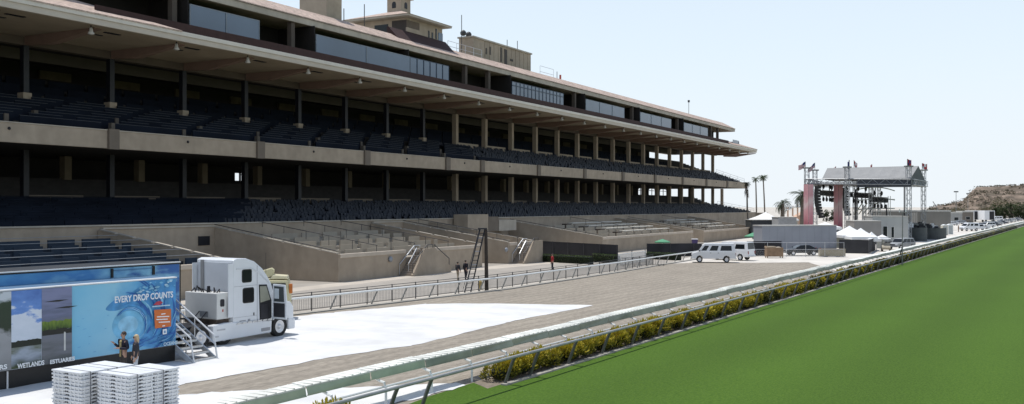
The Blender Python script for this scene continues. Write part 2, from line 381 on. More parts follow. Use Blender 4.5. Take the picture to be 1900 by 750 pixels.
# --- soffit, beams, lights
VE = 68.5
mb = MB(); mb.box(U0, 270.2, VE, 94, 21.70, 22.25); gb(mb, 'soffit', soffit_m)
mb = MB(); mb.box(U0, UE, 71.3, 92.1, 11.35, 11.63)
for k in range(-3, 25):
    u = cu(k)
    b = MB(); b.prism([(VC - 0.5, 20.96), (VC - 0.5, 21.72), (VE + 1.2, 21.72), (VE + 1.2, 21.6), (VC - 4.0, 20.8)], u - 0.35, u + 0.35, 'x'); gb(b, 'soffit_beam', beam_m)
for k in range(-3, 24):
    u = cu(k) - 1.1
    b = MB(); b.tube([(u, 69.2, 21.72), (u, 69.2, 21.35)], 0.05, 6); arm = gb(b, 'lamp_arm', dark_m)
    b = MB(); b.lathe([(0.05, 0.42), (0.13, 0.38), (0.17, 0.1), (0.26, -0.05), (0.28, -0.12), (0.15, -0.18), (0.02, -0.2)], (u, 69.2, 21.1), 12)
    gb(b, 'floodlight', mat('lamp_enamel', (0.45, 0.44, 0.40), 0.4, 0.05, 3), arm, smooth=True)
    b = MB()
    for q in range(4): b.box(u + 2.6 + q * 0.42, u + 2.95 + q * 0.42, 70.6, 71.0, 21.64, 21.697)
    b.box(u + 3.0, u + 3.7, 72.3, 72.6, 21.64, 21.697); gb(b, 'soffit_vent', dark_m)
# lintel, then a rear ceiling strip with the inside shade put into its colour
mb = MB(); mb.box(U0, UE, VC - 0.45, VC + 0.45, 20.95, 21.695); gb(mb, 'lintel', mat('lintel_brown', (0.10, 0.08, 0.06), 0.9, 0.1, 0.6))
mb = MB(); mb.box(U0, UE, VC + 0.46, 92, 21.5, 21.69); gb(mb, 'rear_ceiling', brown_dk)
mb = MB(); mb.box(U0, UE - 20, 84.0, 84.4, 20.45, 21.49); gb(mb, 'rear_beam', mat('dim_olive', (0.06, 0.052, 0.036), 0.9, 0.15, 0.4))
# --- eave gutter and lower roof
mb = MB(); mb.box(U0, 270.4, VE - 0.28, VE - 0.01, 21.62, 22.42); gb(mb, 'eave_gutter', mat('gutter_paint', (0.50, 0.45, 0.38), 0.7, 0.06, 0.8), bevel=0.03)
mb = MB(); mb.box(U0, 270.45, VE - 0.40, VE - 0.285, 22.12, 22.50); gb(mb, 'gutter_lip', mat('gutter_white', (0.62, 0.58, 0.51), 0.6, 0.06, 0.8), bevel=0.03)
mb = MB(); mb.box(270.0, 270.35, VE, 80, 21.62, 22.42); gb(mb, 'eave_gutter', beige_lt)
UL = gu(322, 69.2); UR_ = gu(1350, 69.6)
def tilequad(mb, a, b, c, d, th=0.12):
    mb.hexa([a, b, c, d], [(p[0], p[1], p[2] + th) for p in (a, b, c, d)])
mb = MB(); tilequad(mb, (U0, VE - 0.45, 22.44), (UL, VE - 0.45, 22.44), (UL - 8.5, 74.2, 24.75), (U0, 74.2, 24.75)); gb(mb, 'tile_roof', tile_m)
mb = MB(); mb.prism([(VE + 0.4, 22.3), (74.0, 22.3), (74.0, 24.6)], U0, UL - 8.6, 'x'); gb(mb, 'roof_infill', maroon)
mb = MB(); mb.add([(UL, VE - .3, 22.3), (UL - 8.5, 74.2, 24.8), (UL - 8.5, 74.2, 22.3)], [(0, 1, 2)])
mb.add([(UL, VE - .3, 22.3), (UL + 0.3, VE - .3, 22.3), (UL - 8.2, 74.2, 24.8), (UL - 8.5, 74.2, 24.8)], [(0, 1, 2, 3)]); gb(mb, 'roof_hip', maroon)
mb = MB()
tilequad(mb, (UR_, VE - 0.45, 22.44), (270.6, VE - 0.45, 22.44), (266.8, 73.6, 24.3), (UR_ + 2, 73.6, 24.3))
tilequad(mb, (270.6, VE - 0.45, 22.44), (270.6, 88, 22.44), (266.8, 84, 24.3), (266.8, 73.6, 24.3)); gb(mb, 'tile_roof', tile_m)
mb = MB(); mb.box(UL - 8, UR_ + 1.0, 69.6, 69.8, 22.25, 23.62); gb(mb, 'terrace_parapet', maroon)
mb = MB(); mb.box(UL - 8, UR_ + 1.0, 69.8, 94, 22.26, 22.6); gb(mb, 'terrace_floor', brown_dk)
# --- press level: back wall, mullions, glass
VG = 72.5
mb = MB(); mb.box(U0, 262, 78.0, 78.3, 22.3, 27.4); gb(mb, 'press_wall', brown_dk)
def glass(px0, px1, n=0, topbar=False):
    a, b = gu(px0, VG), gu(px1, VG)
    z0, z1 = 6.6 + 0.2442 * VG - 0.75, 6.6 + 0.2715 * VG
    fr = MB(); fr.box(a, b, VG - 0.05, VG + 0.05, z1 - 0.002, z1 + 0.08); fr.box(a - 0.08, a, VG - 0.06, VG + 0.06, z0, z1 + 0.08); fr.box(b, b + 0.08, VG - 0.06, VG + 0.06, z0, z1 + 0.08)
    for i in range(1, n):
        u = a + (b - a) * i / n; fr.box(u - 0.07, u + 0.07, VG - 0.09, VG + 0.05, z0, z1)
    if topbar: fr.box(a, b, VG - 0.10, VG - 0.06, z1 - 0.62, z1 - 0.5)
    f = gb(fr, 'window', mat('blue_frame', (0.03, 0.05, 0.08), 0.5, 0.1, 2) if n > 3 else mat('grey_frame', (0.22, 0.25, 0.28), 0.5, 0.1, 2))
    p = MB(); p.box(a, b, VG - 0.03, VG + 0.03, z0 + 0.01, z1 - 0.004); gb(p, 'pane', winglass, f)
    # dark return walls behind the glass line
    r = MB(); r.box(a - 0.25, a - 0.1, VG + 0.1, 78, 22.6, 27.3); gb(r, 'return_wall', brown_dk)
glass(353, 480, 2); glass(587, 760, 2); glass(761, 832, 6); glass(950, 1045, 14, True); glass(1087, 1158, 3); glass(1188, 1245, 3); glass(1269, 1313, 3)
for px in (320, 540, 862, 905, 1065, 1172, 1256, 1318, 1331):
    u = gu(px, 73.6); b = MB(); b.box(u - 0.3, u + 0.3, 73.3, 73.9, 22.5, 27.4); gb(b, 'press_post', mat('dim_brown', (0.10, 0.08, 0.065), 0.9, 0.1, 1))
for px in (530, 880, 1078, 1180, 1262):
    u = gu(px, 75.0); b = MB(); b.box(u - 3.0, u + 3.0, 75.2, 75.4, 22.6, 25.0); gb(b, 'press_counter', mat('dim_brown', (0.10, 0.08, 0.065)))
gx = MB(); gx.box(261.5, 267.5, VG - 0.02, VG + 0.02, 23.4, 24.9); gb(gx, 'glass_balustrade', winglass)
gx = MB(); gx.box(267.4, 267.55, VG - 0.1, 80, 22.4, 24.7); gb(gx, 'balustrade_return', maroon)
# --- upper roof
VU = 73.0; UUE = 265.5
mb = MB(); mb.box(U0, UUE - 0.3, VU + 0.3, 94, 27.32, 27.8); gb(mb, 'upper_soffit', soffit_m)
mb = MB(); mb.box(U0, UUE, VU, VU + 0.29, 27.30, 28.0); gb(mb, 'upper_eave', beige_lt, bevel=0.03)
mb = MB(); mb.box(UUE - 0.29, UUE, VU + 0.3, 92, 27.30, 28.0); gb(mb, 'upper_eave', beige_lt)
mb = MB()
tilequad(mb, (U0, VU - 0.12, 28.0), (UUE + 0.1, VU - 0.12, 28.0), (UUE - 2.6, 75.8, 29.62), (U0, 75.8, 29.62))
tilequad(mb, (UUE + 0.1, VU - 0.12, 28.0), (UUE + 0.1, 92, 28.0), (UUE - 2.6, 89, 29.62), (UUE - 2.6, 75.8, 29.62)); gb(mb, 'upper_tile_roof', tile_m)
mb = MB(); mb.box(U0, UUE - 2.7, 75.9, 93.9, 27.8, 29.5); gb(mb, 'flat_roof', mat('roof_gravel', (0.3, 0.28, 0.25), 0.9))
# --- back walls with openings (boxes around the holes)
def holed(mb, u0, u1, v0, v1, z0, z1, holes):
    u = u0
    for a, b, za, zb in sorted(holes):
        mb.box(u, a, v0, v1, z0, z1); mb.box(a, b, v0, v1, z0, za); mb.box(a, b, v0, v1, zb, z1); u = b
    mb.box(u, u1, v0, v1, z0, z1)
VB = 92.0
hl = [(gu(436, VB) , gu(451, VB), 10.0, 11.0)]
arches = []
for a, b in ((1184.5, 1193.5), (1204, 1216.5), (1224.5, 1238)):
    arches.append((gu(a, VB), gu(b, VB), 9.75, 11.45))
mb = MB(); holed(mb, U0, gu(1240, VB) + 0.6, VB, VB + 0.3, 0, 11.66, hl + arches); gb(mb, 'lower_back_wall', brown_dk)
a, b = hl[0][:2]
mb = MB(); mb.box(a + 0.9, a + 1.15, VB + 0.05, VB + 0.2, 10.0, 11.0); mb.box(a + 1.15, b, VB + 0.05, VB + 0.2, 10.72, 10.85); mb.box(a + 1.5, a + 2.0, VB + 0.05, VB + 0.2, 10.3, 10.55); gb(mb, 'opening_bars', dark_m)
mb = MB()
for a, b, za, zb in arches:
    for q0, q1, s in ((a, a + 0.9, 1), (b, b - 0.9, -1)):
        mb.prism([(q0, zb + 0.01), (q1, zb + 0.01), (q0 + s * 0.25, zb - 0.25), (q0, zb - 0.75)], VB + 0.05, VB + 0.2, 'y')
    mb.box((a + b) / 2 - 0.12, (a + b) / 2 + 0.12, VB + 0.06, VB + 0.2, za, zb); mb.box(a, b, VB + 0.07, VB + 0.19, (za + zb) / 2 + 0.25, (za + zb) / 2 + 0.4)
gb(mb, 'arch_spandrel', brown_dk)
mb = MB(); mb.box(U0, gu(1205, VB), VB, VB + 0.3, 11.67, 21.7); gb(mb, 'upper_back_wall', brown_dk)
mb = MB(); mb.box(U0 - 0.3, U0, 68.4, 94, 0, 28); gb(mb, 'end_wall', beige)
# warm concession boards dimly seen at the back of each deck
for k in range(-2, 21):
    b = MB(); b.box(cu(k) + 1.2, cu(k) + 5.0, 91.7, 91.98, 20.0, 20.9); gb(b, 'back_board', mat('dim_board', (0.10, 0.075, 0.04), 0.8, 0.3, 0.7))
# --- seating
def row_positions(spec, lo, hi):
    v0, z0, v1, z1, n = spec; dv = (v1 - v0) / n; dz = (z1 - z0) / n
    return [(v0 + i * dv, z0 + i * dz) for i in range(lo, hi)]
U_CH = gu(430, 73.0)     # loose chairs start here; long box panels to the left
for (v, z) in row_positions(LR, 0, 11):
    b = MB(); u = U0 + rnd.uniform(0, 2)
    while u < U_CH + (v - 73) * 1.5:
        ln = rnd.choice((2.2, 2.2, 4.5)); b.box(u, u + ln - 0.08, v + 0.35, v + 0.43, z, z + 0.92); u += ln + (0.9 if rnd.random() < 0.12 else 0)
    b.tube([(U0, v + 0.39, z + 0.97), (u, v + 0.39, z + 0.97)], 0.025, 4); gb(b, 'box_panel_row', panel_m)
U_CH2 = gu(815, 75.0)
for i, (v, z) in enumerate(row_positions(UR, 0, 8)):
    b = MB(); eb = MB(); u = U0 + 1.5 * i
    while u < U_CH2 + 6:
        ln = 9.14 if i % 2 == 0 else 9.14 / 2
        b.box(u + 0.5, u + ln - 0.9, v + 0.3, v + 0.4, z, z + 0.95); eb.box(u + 0.5, u + ln - 0.9, v + 0.28, v + 0.42, z + 0.952, z + 0.99)
        if i in (0, 2) and round(u / 9.14) % 2 == 0:
            for q in (u + ln - 0.88, u + 0.1):
                pl = MB(); pl.box(q, q + 0.38, v + 0.2, v + 0.6, z, z + 1.0); gb(pl, 'aisle_pillar', mat('pillar_beige', (0.10, 0.085, 0.07), 0.9, 0.1, 1))
        u += ln
    pr = gb(b, 'box_panel_row', panel_m); gb(eb, 'panel_edge', edge_m, pr)
for (v, z) in row_positions(UR2, 1, 9)[::3]:
    b = MB(); u = U0
    while u < 240: b.box(u, u + 4.2, v + 0.3, v + 0.4, z, z + 0.9); u += 4.57
    gb(b, 'box_panel_row', panel_m)
def chair(b, u, v, z):
    a = rnd.uniform(-0.05, 0.05); h = rnd.uniform(0.84, 0.96); v += rnd.uniform(-.08, .1)
    b.box(u - 0.24, u + 0.24, v + 0.1, v + 0.55, z + 0.38, z + 0.46)
    b.hexa([(u - 0.24, v + 0.5 + a, z + 0.42), (u + 0.24, v + 0.5 - a, z + 0.42), (u + 0.24, v + 0.56 - a, z + 0.42), (u - 0.24, v + 0.56 + a, z + 0.42)],
           [(u - 0.24, v + 0.6 + a, z + h), (u + 0.24, v + 0.6 - a, z + h), (u + 0.24, v + 0.66 - a, z + h), (u - 0.24, v + 0.66 + a, z + h)])
    b.box(u - 0.22, u - 0.18, v + 0.15, v + 0.55, z, z + 0.38); b.box(u + 0.18, u + 0.22, v + 0.15, v + 0.55, z, z + 0.38)
ch = []
for spec, u_a, hi, ue in ((LR, U_CH, 11, UE + 1), (UR, U_CH2 + 6, 8, UE - 0.5)):
    for i, (v, z) in enumerate(row_positions(spec, 0, hi)):
        u = u_a + ((v - 73) * 1.5 if spec is LR else 0) + 0.5
        while u < ue:
            if rnd.random() > 0.08: ch.append((math.hypot(u, v), u + rnd.uniform(-.06, .06), v, z))
            u += rnd.uniform(.58, .66) if rnd.random() > 0.05 else 1.3
ch.sort()
b = MB(); b.tube([(U0, 77.1, gz(100, 387, 77.1)), (gu(290, 77.1), 77.1, gz(100, 387, 77.1))], .035, 5); gb(b, 'deck_rail', mat('dull_rail', (0.30, 0.31, 0.32), 0.5))
for d, u, v, z in ch[:100]:
    b = MB(); chair(b, u, v, z); gb(b, 'seat', seat_m)
b = MB()
for d, u, v, z in ch[100:]: chair(b, u, v, z)
tag(gb(b, 'seats', seat_m, fix=False), kind='stuff')
# --- end handrails
def railing(mb, pts, h=1.0, step=2.0, r=0.035):
    for k in range(len(pts) - 1):
        a, c = Vector(pts[k]), Vector(pts[k + 1]); n = max(1, int((c - a).length / step))
        for i in range(n + 1):
            p = a + (c - a) * i / n; mb.tube([p, p + Vector((0, 0, h))], r, 5)
        for q in (h, h * 0.5): mb.tube([a + Vector((0, 0, q)), c + Vector((0, 0, q))], r, 5)
b = MB(); railing(b, [(UE + 0.8, 71.4, 13.2), (UE + 0.8, 79.4, 16.0)], 1.1); gb(b, 'end_handrail', chrome)
b = MB(); railing(b, [(UE + 1.9, 69, 5.0), (UE + 1.9, 79.4, 7.0)], 1.1); gb(b, 'end_handrail', chrome)
mb = MB(); mb.box(UE + 0.01, UE + 1.2, 71.2, 80, 11.64, 13.0); gb(mb, 'end_fascia', beige)
mb = MB(); mb.box(UE + 1.6, UE + 5.5, 66, 68.6, 0, 4.9); gb(mb, 'end_wall', beige)
# --- roof structures
mb = MB(); mb.box(94.6, 97.6, 77.0, 81.3, 27.5, 36.5); gb(mb, 'lift_tower', beige, bevel=0.03)
hs = None
mb = MB(); mb.box(111.2, 120.4, 76.5, 85.5, 27.5, 32.75)
mbv = mb
hs = gb(mb, 'judges_house', beige)
mb = MB(); mb.prism([(74.3, 28.75), (76.45, 28.75), (76.45, 30.75), (76.2, 30.75)], 106.5, 120.8, 'x'); gb(mb, 'house_skirt_roof', maroon)
mb = MB()
e0, e1, f0, f1, ze = 109.9, 121.3, 75.4, 86.5, 32.78
mb.hexa([(e0, f0, ze), (e1, f0, ze), (e1, f1, ze), (e0, f1, ze)], [(e0, f0, ze + 0.28), (e1, f0, ze + 0.28), (e1, f1, ze + 0.28), (e0, f1, ze + 0.28)]); gb(mb, 'house_eave', beige_lt)
mb = MB(); z2 = ze + 0.285
ap = [(114.6, 79.8, 34.6), (117.0, 79.8, 34.6), (117.0, 82.2, 34.6), (114.6, 82.2, 34.6)]
mb.hexa([(e0 - .1, f0 - .1, z2), (e1 + .1, f0 - .1, z2), (e1 + .1, f1 + .1, z2), (e0 - .1, f1 + .1, z2)], ap); gb(mb, 'house_tile_roof', tile_m)
mb = MB(); mb.box(114.6, 117.0, 79.8, 82.2, 34.3, 36.55); cp = gb(mb, 'cupola', beige)
mb = MB(); mb.box(114.25, 117.35, 79.45, 82.55, 36.56, 36.95); gb(mb, 'cupola_cornice', beige_lt, cp)
mb = MB(); mb.hexa([(114.2, 79.4, 36.96), (117.4, 79.4, 36.96), (117.4, 82.6, 36.96), (114.2, 82.6, 36.96)], [(115.6, 80.8, 38.3), (116, 80.8, 38.3), (116, 81.2, 38.3), (115.6, 81.2, 38.3)]); gb(mb, 'cupola_roof', tile_m, cp)
def archpoly(c, w_, z0, z1): return [(c - w_, z0), (c + w_, z0)] + [(c + w_ * math.cos(R(t)), z1 + w_ * math.sin(R(t))) for t in range(0, 181, 30)]
for c in (115.8,):
    mb = MB(); mb.prism(archpoly(c, 0.33, 35.1, 35.7), 79.75, 79.79, 'y'); gb(mb, 'cupola_opening', dark_m, cp)
mb = MB(); mb.prism(archpoly(81.0, 0.33, 35.1, 35.7), 114.55, 114.59, 'x'); gb(mb, 'cupola_opening', dark_m, cp)
# windows of the house: end face (towards u-), recess at the corner, slots, corner window
mb = MB(); mb.box(111.13, 111.19, 79.6, 81.9, 30.7, 32.1); gb(mb, 'house_window', dkglass, hs)
mb = MB(); mb.box(111.12, 111.19, 76.45, 78.9, 30.75, 32.45); gb(mb, 'balcony_recess', mat('recess_dark', (0.05, 0.04, 0.035)), hs)
mb = MB(); mb.box(111.12, 114.3, 76.42, 76.49, 30.9, 32.45); gb(mb, 'balcony_recess', mat('recess_wall', (0.14, 0.11, 0.085), 0.9), hs)
mb = MB(); mb.box(110.9, 114.5, 76.2, 76.41, 30.78, 31.35); gb(mb, 'balcony_parapet', beige, hs)
for px, za, zb in ((796, 30.3, 31.8), (802.5, 30.2, 31.7), (809.5, 30.9, 32.4)):
    u = gu(px, 76.45); mb = MB(); mb.box(u - 0.16, u + 0.16, 76.43, 76.49, za, zb); gb(mb, 'slot_window', dkglass, hs)
mb = MB(); mb.box(gu(813.5, 76.45), 120.42, 76.42, 76.49, 30.3, 31.95); gb(mb, 'corner_window', winglass, hs)
# plant screen block
mb = MB(); mb.box(131.8, 151.7, 78.0, 80.6, 27.5, 33.3); bl = gb(mb, 'plant_screen', beige)
mb = MB(); mb.box(131.6, 151.9, 77.8, 80.8, 33.31, 33.55); gb(mb, 'screen_cap', beige_lt, bl)
for i in range(11):
    u = 135.5 + i * 1.5; mb = MB(); mb.box(u - 0.05, u + 0.05, 77.95, 77.99, 28.5, 33.2); gb(mb, 'screen_rib', beige, bl)
for px, za, zb, hw in ((902, 31.2, 32.2, 0.16), (909, 31.3, 32.6, 0.2), (929.5, 30.6, 33, 0.22), (938, 29.6, 32.9, 0.45), (949, 31.2, 31.55, 0.5)):
    u = gu(px, 78); mb = MB(); mb.box(u - hw, u + hw, 77.93, 77.985, za, zb); gb(mb, 'screen_louvre', mat('louvre', (0.06, 0.05, 0.045)), bl)
for px in (861.5, 871.5):
    u = gu(px, 79); mb = MB(); mb.lathe([(0.25, 0), (0.45, 0.2), (0.5, 0.5), (0.3, 0.8), (0.05, 0.9)], (u, 79.2, 33.5), 10); gb(mb, 'roof_ventilator', iron, bl, smooth=True)
mb = MB(); railing(mb, [(121.6, 76.3, 29.6), (131.6, 76.3, 29.6)], 1.5, 2.2); gb(mb, 'roof_railing', chrome)
mb = MB(); railing(mb, [(gu(1002, 77), 77, 29.5), (gu(1027, 77), 77, 29.5)], 2.0, 5); gb(mb, 'roof_railing', chrome)
for px, top, v in ((638, 16, 77), (676, 8, 77), (856.5, 28, 78.5), (941, 74, 79.5), (960, 76, 79.5), (1033.5, 133, 77), (1278, 188, 76)):
    u = gu(px, v); z = gz(px, top, v); mb = MB(); mb.tube([(u, v, 28.5), (u, v, z)], 0.06, 5); gb(mb, 'antenna', iron)
mb = MB(); u = gu(1278, 76); mb.box(u - 0.25, u + 0.25, 75.8, 76.2, gz(1278, 190, 76), gz(1278, 186, 76)); gb(mb, 'anemometer', iron)
mb = MB(); u = gu(1041, 77); mb.box(u - 0.7, u + 0.5, 76.9, 77.2, 29.6, 30.0); mb.box(u - 0.3, u - 0.1, 76.9, 77.2, 30.0, 30.9); gb(mb, 'roof_winch', mat('red_paint', (0.5, 0.09, 0.06)))

# ---------------------------------------------------------------- terraces of box seats in front
VF, VT = 53.4, 68.2
def block(name, label, u0, u1, zf=2.44, zb=4.55, rows=6, blue=False, stair=None, wing=2, drop=0.0, benches=False, nrail=3, vf=VF):
    o3 = ((u0 + u1) / 2, 60.0, 0.0)
    o = empty(name, G.w(o3[0], o3[1]), G.rot, label, 'seating terrace', 'terraces of box seats before the grandstand')
    def bb(mb, nm, m, **kw): return mb.build(nm, m, kw.pop('parent', o), off=o3, **kw)
    dv = (VT - vf - 0.3) / rows; dz = (zb - 0.9 - zf + 0.75) / rows
    z0 = zf - 0.75
    poly = [(vf + 0.25, 0)] + rake(vf + 0.25, z0, VT, z0 + dz * rows, rows)[:-1] + [(VT, z0 + dz * (rows - 1)), (VT, 0)]
    mb = MB(); mb.prism(poly, u0 + 0.25, u1 - 0.25, 'x'); bb(mb, 'terrace_floor', mat('terrace_navy', (0.022, 0.030, 0.045), 0.8, 0.15, 0.8) if blue else mat('terrace_concrete', (0.31, 0.272, 0.22), 0.9, 0.1, 0.8))
    sidep = [(vf, 0), (vf, zf), (VT + 0.1, zb + 0.1), (VT + 0.1, 0)]
    for a in (u0, u1 - 0.24):
        mb = MB(); mb.prism(sidep, a, a + 0.24, 'x'); bb(mb, 'side_wall', beige)
        mb = MB(); n = 7
        for i in range(n):
            p, q = i / n + 0.01, (i + 1) / n - 0.012
            va, vb = vf + p * (VT - vf), vf + q * (VT - vf); za, zb_ = zf + p * (zb + .1 - zf), zf + q * (zb + .1 - zf)
            mb.hexa([(a - .04, va, za + .005), (a + .28, va, za + .005), (a + .28, vb, zb_ + .005), (a - .04, vb, zb_ + .005)], [(a - .04, va, za + .10), (a + .28, va, za + .10), (a + .28, vb, zb_ + .10), (a - .04, vb, zb_ + .10)])
        bb(mb, 'wall_cap', beige_lt)
    segs = [(u0 + 0.25, u1 - 0.25)]
    if stair: segs = [(u0 + 0.25, stair[1] - 1.3), (stair[1] + 0.1, u1 - 0.25)]
    for a, b in segs:
        if b - a < 0.4: continue
        mb = MB(); mb.box(a, b, vf, vf + 0.24, 0, zf - 0.01); bb(mb, 'front_wall', beige)
        mb = MB(); mb.box(a, b, vf - 0.06, vf + 0.34, zf - 0.35, zf + 0.0); bb(mb, 'front_cap', mat('terrace_cap', (0.50, 0.43, 0.35), 0.85, 0.08, 1), bevel=0.03)
    # low partitions of the boxes, a lit cap on each
    pm = mat('blue_front_panel', (0.030, 0.045, 0.068), 0.7, 0.15, 1.0, spec=0.2) if blue else mat('partition_beige', (0.37, 0.325, 0.26), 0.9, 0.08, 0.8)
    for i in range(1, rows):
        v = vf + 0.25 + i * dv; z = z0 + dz * i
        mb = MB(); cp = MB(); u = u0 + 0.5 + (i % 3) * 0.9
        while u < u1 - 1.5:
            ln = min(rnd.choice((3.0, 3.3, 4.4)), u1 - 0.4 - u)
            mb.box(u, u + ln - 0.7, v, v + 0.14, z - 0.02, z + (0.72 if blue else 0.60))
            u += ln
        bb(mb, 'partition_row', pm)
        if blue:
            cp.tube([(u0 + 0.4, v, z + 0.95), (u1 - 0.4, v, z + 0.95)], 0.022, 5); bb(cp, 'box_rail', mat('dull_rail', (0.30, 0.31, 0.32), 0.5))
        if benches:
            q = u0 + (u1 - u0) * 0.40
            cp.box(q, u1 - 2.5 - i * 0.3, v + 0.3, v + 1.0, z + 0.76, z + 0.90); cp.box(q + 0.3, q + 0.5, v + 0.5, v + 1.0, z, z + 0.76); cp.box(u1 - 4, u1 - 3.8, v + 0.5, v + 1.0, z, z + 0.76); bb(cp, 'bench', mat('bench_white', (0.7, 0.66, 0.58), 0.7, 0.08, 1))
            cp = MB(); cp.box(q - 2.2, q - 0.5, v + 0.3, v + 1.2, z, z + 0.75); bb(cp, 'box_chair_stack', mat('dark_brown_chairs', (0.06, 0.045, 0.035)))
    # sloping pipe rails down the aisles
    for i in range(1, nrail + 1):
        u = u0 + (u1 - u0) * i / (nrail + 1)
        mb = MB(); mb.tube([(u, vf + 0.4, zf + 0.55), (u, VT - 0.2, zb + 0.5)], 0.035, 5)
        for q in range(6):
            t = q / 5; mb.tube([(u, vf + 0.5 + t * 14, z0 + t * (zb - z0)), (u, vf + 0.5 + t * 14, zf + .55 + t * (zb - zf - .05) * 14 / 14.4)], 0.03, 5)
        bb(mb, 'aisle_rail', iron)
    # rail over the left wall
    if not blue:
        mb = MB(); mb.tube([(u0 + 0.12, vf + 0.2, zf + 0.28), (u0 + 0.12, VT, zb + 0.38)], 0.04, 5); bb(mb, 'wall_rail', iron)
    if stair:
        s0, s1 = stair; n = 9; st = (s1 - s0) / n; zt = zf - 0.6
        for i in range(n):
            mb = MB(); mb.box(s0 + i * st, s0 + (i + 1) * st + (0 if i < n - 1 else 1.0), vf - 1.45, vf - 0.02, zt * (i) / n, zt * (i + 1) / n); bb(mb, 'step', mat('stair_concrete', (0.26, 0.22, 0.18), 0.9, 0.1, 1))
        w1 = s1 + 1.0
        if wing == 2: poly = [(s0 - 0.2, 0.15), (s0 - 0.2, 0), (w1 + 3.2, 0), (w1 + 3.2, 0.5), (w1 + 0.2, zt + 0.75), (s1 - 0.6, zt + 0.7)]
        else: poly = [(s0 - 0.2, 0.15), (s0 - 0.2, 0), (w1 + 1.0, 0), (w1 + 1.0, zt + 0.75), (s1 - 0.2, zt + 0.75)]
        mb = MB(); mb.prism(poly, vf - 1.72, vf - 1.5, 'y'); bb(mb, 'stair_wall', beige)
        if wing == 2:
            mb = MB(); mb.box(w1, w1 + 0.2, vf - 1.49, vf - 0.02, 0, zt + 0.7); bb(mb, 'stair_wall', beige)
        for vv in (vf - 1.6, vf - 0.1, vf - 0.8):
            mb = MB()
            lift = 0.95 if vv != vf - 1.6 else 1.05
            pts = [(s0 - 0.1, vv, 0.15 + lift), (s1, vv, zt + lift), (w1, vv, zt + lift)] if vv != vf - 0.8 else [(s0 + 0.4, vv, 0.2 + lift), (s1 - 0.6, vv, zt - .2 + lift)]
            mb.tube(pts, 0.045, 6)
            for p in (pts[0], pts[-1], pts[1]): mb.tube([(p[0], p[1], p[2] - lift), p], 0.035, 5)
            bb(mb, 'stair_handrail', chrome if vv != vf - 1.6 else iron)
        if wing == 2:
            mb = MB(); mb.tube([(w1 + .2, vf - 1.6, zt + 1.05), (w1 + 3.0, vf - 1.6, 0.5 + 0.9)], 0.045, 6); mb.tube([(w1 + 3.0, vf - 1.6, .5), (w1 + 3.0, vf - 1.6, 1.4)], 0.04, 6); bb(mb, 'stair_handrail', iron)
        # wall lamp beside the stair
        u = s0 - 1.6; mb = MB(); mb.lathe([(0.05, 0), (0.25, -0.05), (0.27, -0.18), (0.12, -0.28)], (u, vf - 0.0, 1.65), 12, 'y'); bb(mb, 'wall_lamp', mat('lamp_grey', (0.25, 0.27, 0.30), 0.4), smooth=True)
    return o
block('box_terrace', 'terrace of dark blue box panels behind the mural trailer', 24.0, 54.7, blue=True, nrail=0)
block('box_terrace', 'widest beige box terrace, its front stair with trapezoid wall behind the ladder mast', 67.2, 92.2, stair=(gu(757, 52.4), gu(783, 52.4)), nrail=3)
block('box_terrace', 'narrow beige box terrace with stair at its right end, just right of the mast', 98.2, 104.6, stair=(gu(964, 52.4), gu(983, 52.4)), wing=1, nrail=1)
block('box_terrace', 'beige terrace with three rows of pale benches behind the green umbrella', 125.8, 167.0, 2.3, 4.4, benches=True, rows=5, nrail=1)
block('box_terrace', 'farthest beige terrace with pale benches, behind the two white vans', 173.0, 210.0, 2.2, 4.3, benches=True, rows=5, nrail=1)
# back wall of the aisle between the terraces, with a vent
for a, b, lb in ((54.7, 67.2, 'beige aisle wall with a small dark vent between the two nearest terraces'), (92.2, 98.2, 'beige aisle wall behind the ladder mast between two terraces')):
    o = empty('aisle_wall', G.w((a + b) / 2, 68.2), G.rot, lb, 'wall')
    mb = MB(); mb.box(a + 0.02, b - 0.02, 68.05, 68.28, 0, 4.7); mb.build('wall', beige, o, off=((a + b) / 2, 68.2, 0))
    mb = MB(); mb.box(a + 0.02, b - 0.02, 67.95, 68.29, 4.71, 4.85); mb.build('wall_cap', beige_lt, o, off=((a + b) / 2, 68.2, 0))
    if a < 60:
        u = gu(378, 68.05); mb = MB(); mb.box(u - 0.7, u + 0.7, 67.98, 68.04, 3.0, 3.85); mb.build('vent', dark_m, o, off=((a + b) / 2, 68.2, 0))
# enclosed stair head (vomitory) above the mast
o = empty('stair_head', G.w(112, 66.5), G.rot, 'beige walled stair head with a dark panel at the foot of the seats', 'stair head')
ua, ub = gu(868, 66), gu(925, 66)
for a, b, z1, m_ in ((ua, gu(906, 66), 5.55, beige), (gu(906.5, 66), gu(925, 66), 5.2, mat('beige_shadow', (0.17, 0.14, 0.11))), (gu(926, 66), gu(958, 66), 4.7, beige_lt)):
    mb = MB(); mb.box(a, b, 66.0, 68.2, 3.2, z1); mb.build('stair_wall', m_, o, off=(112, 66.5, 0))

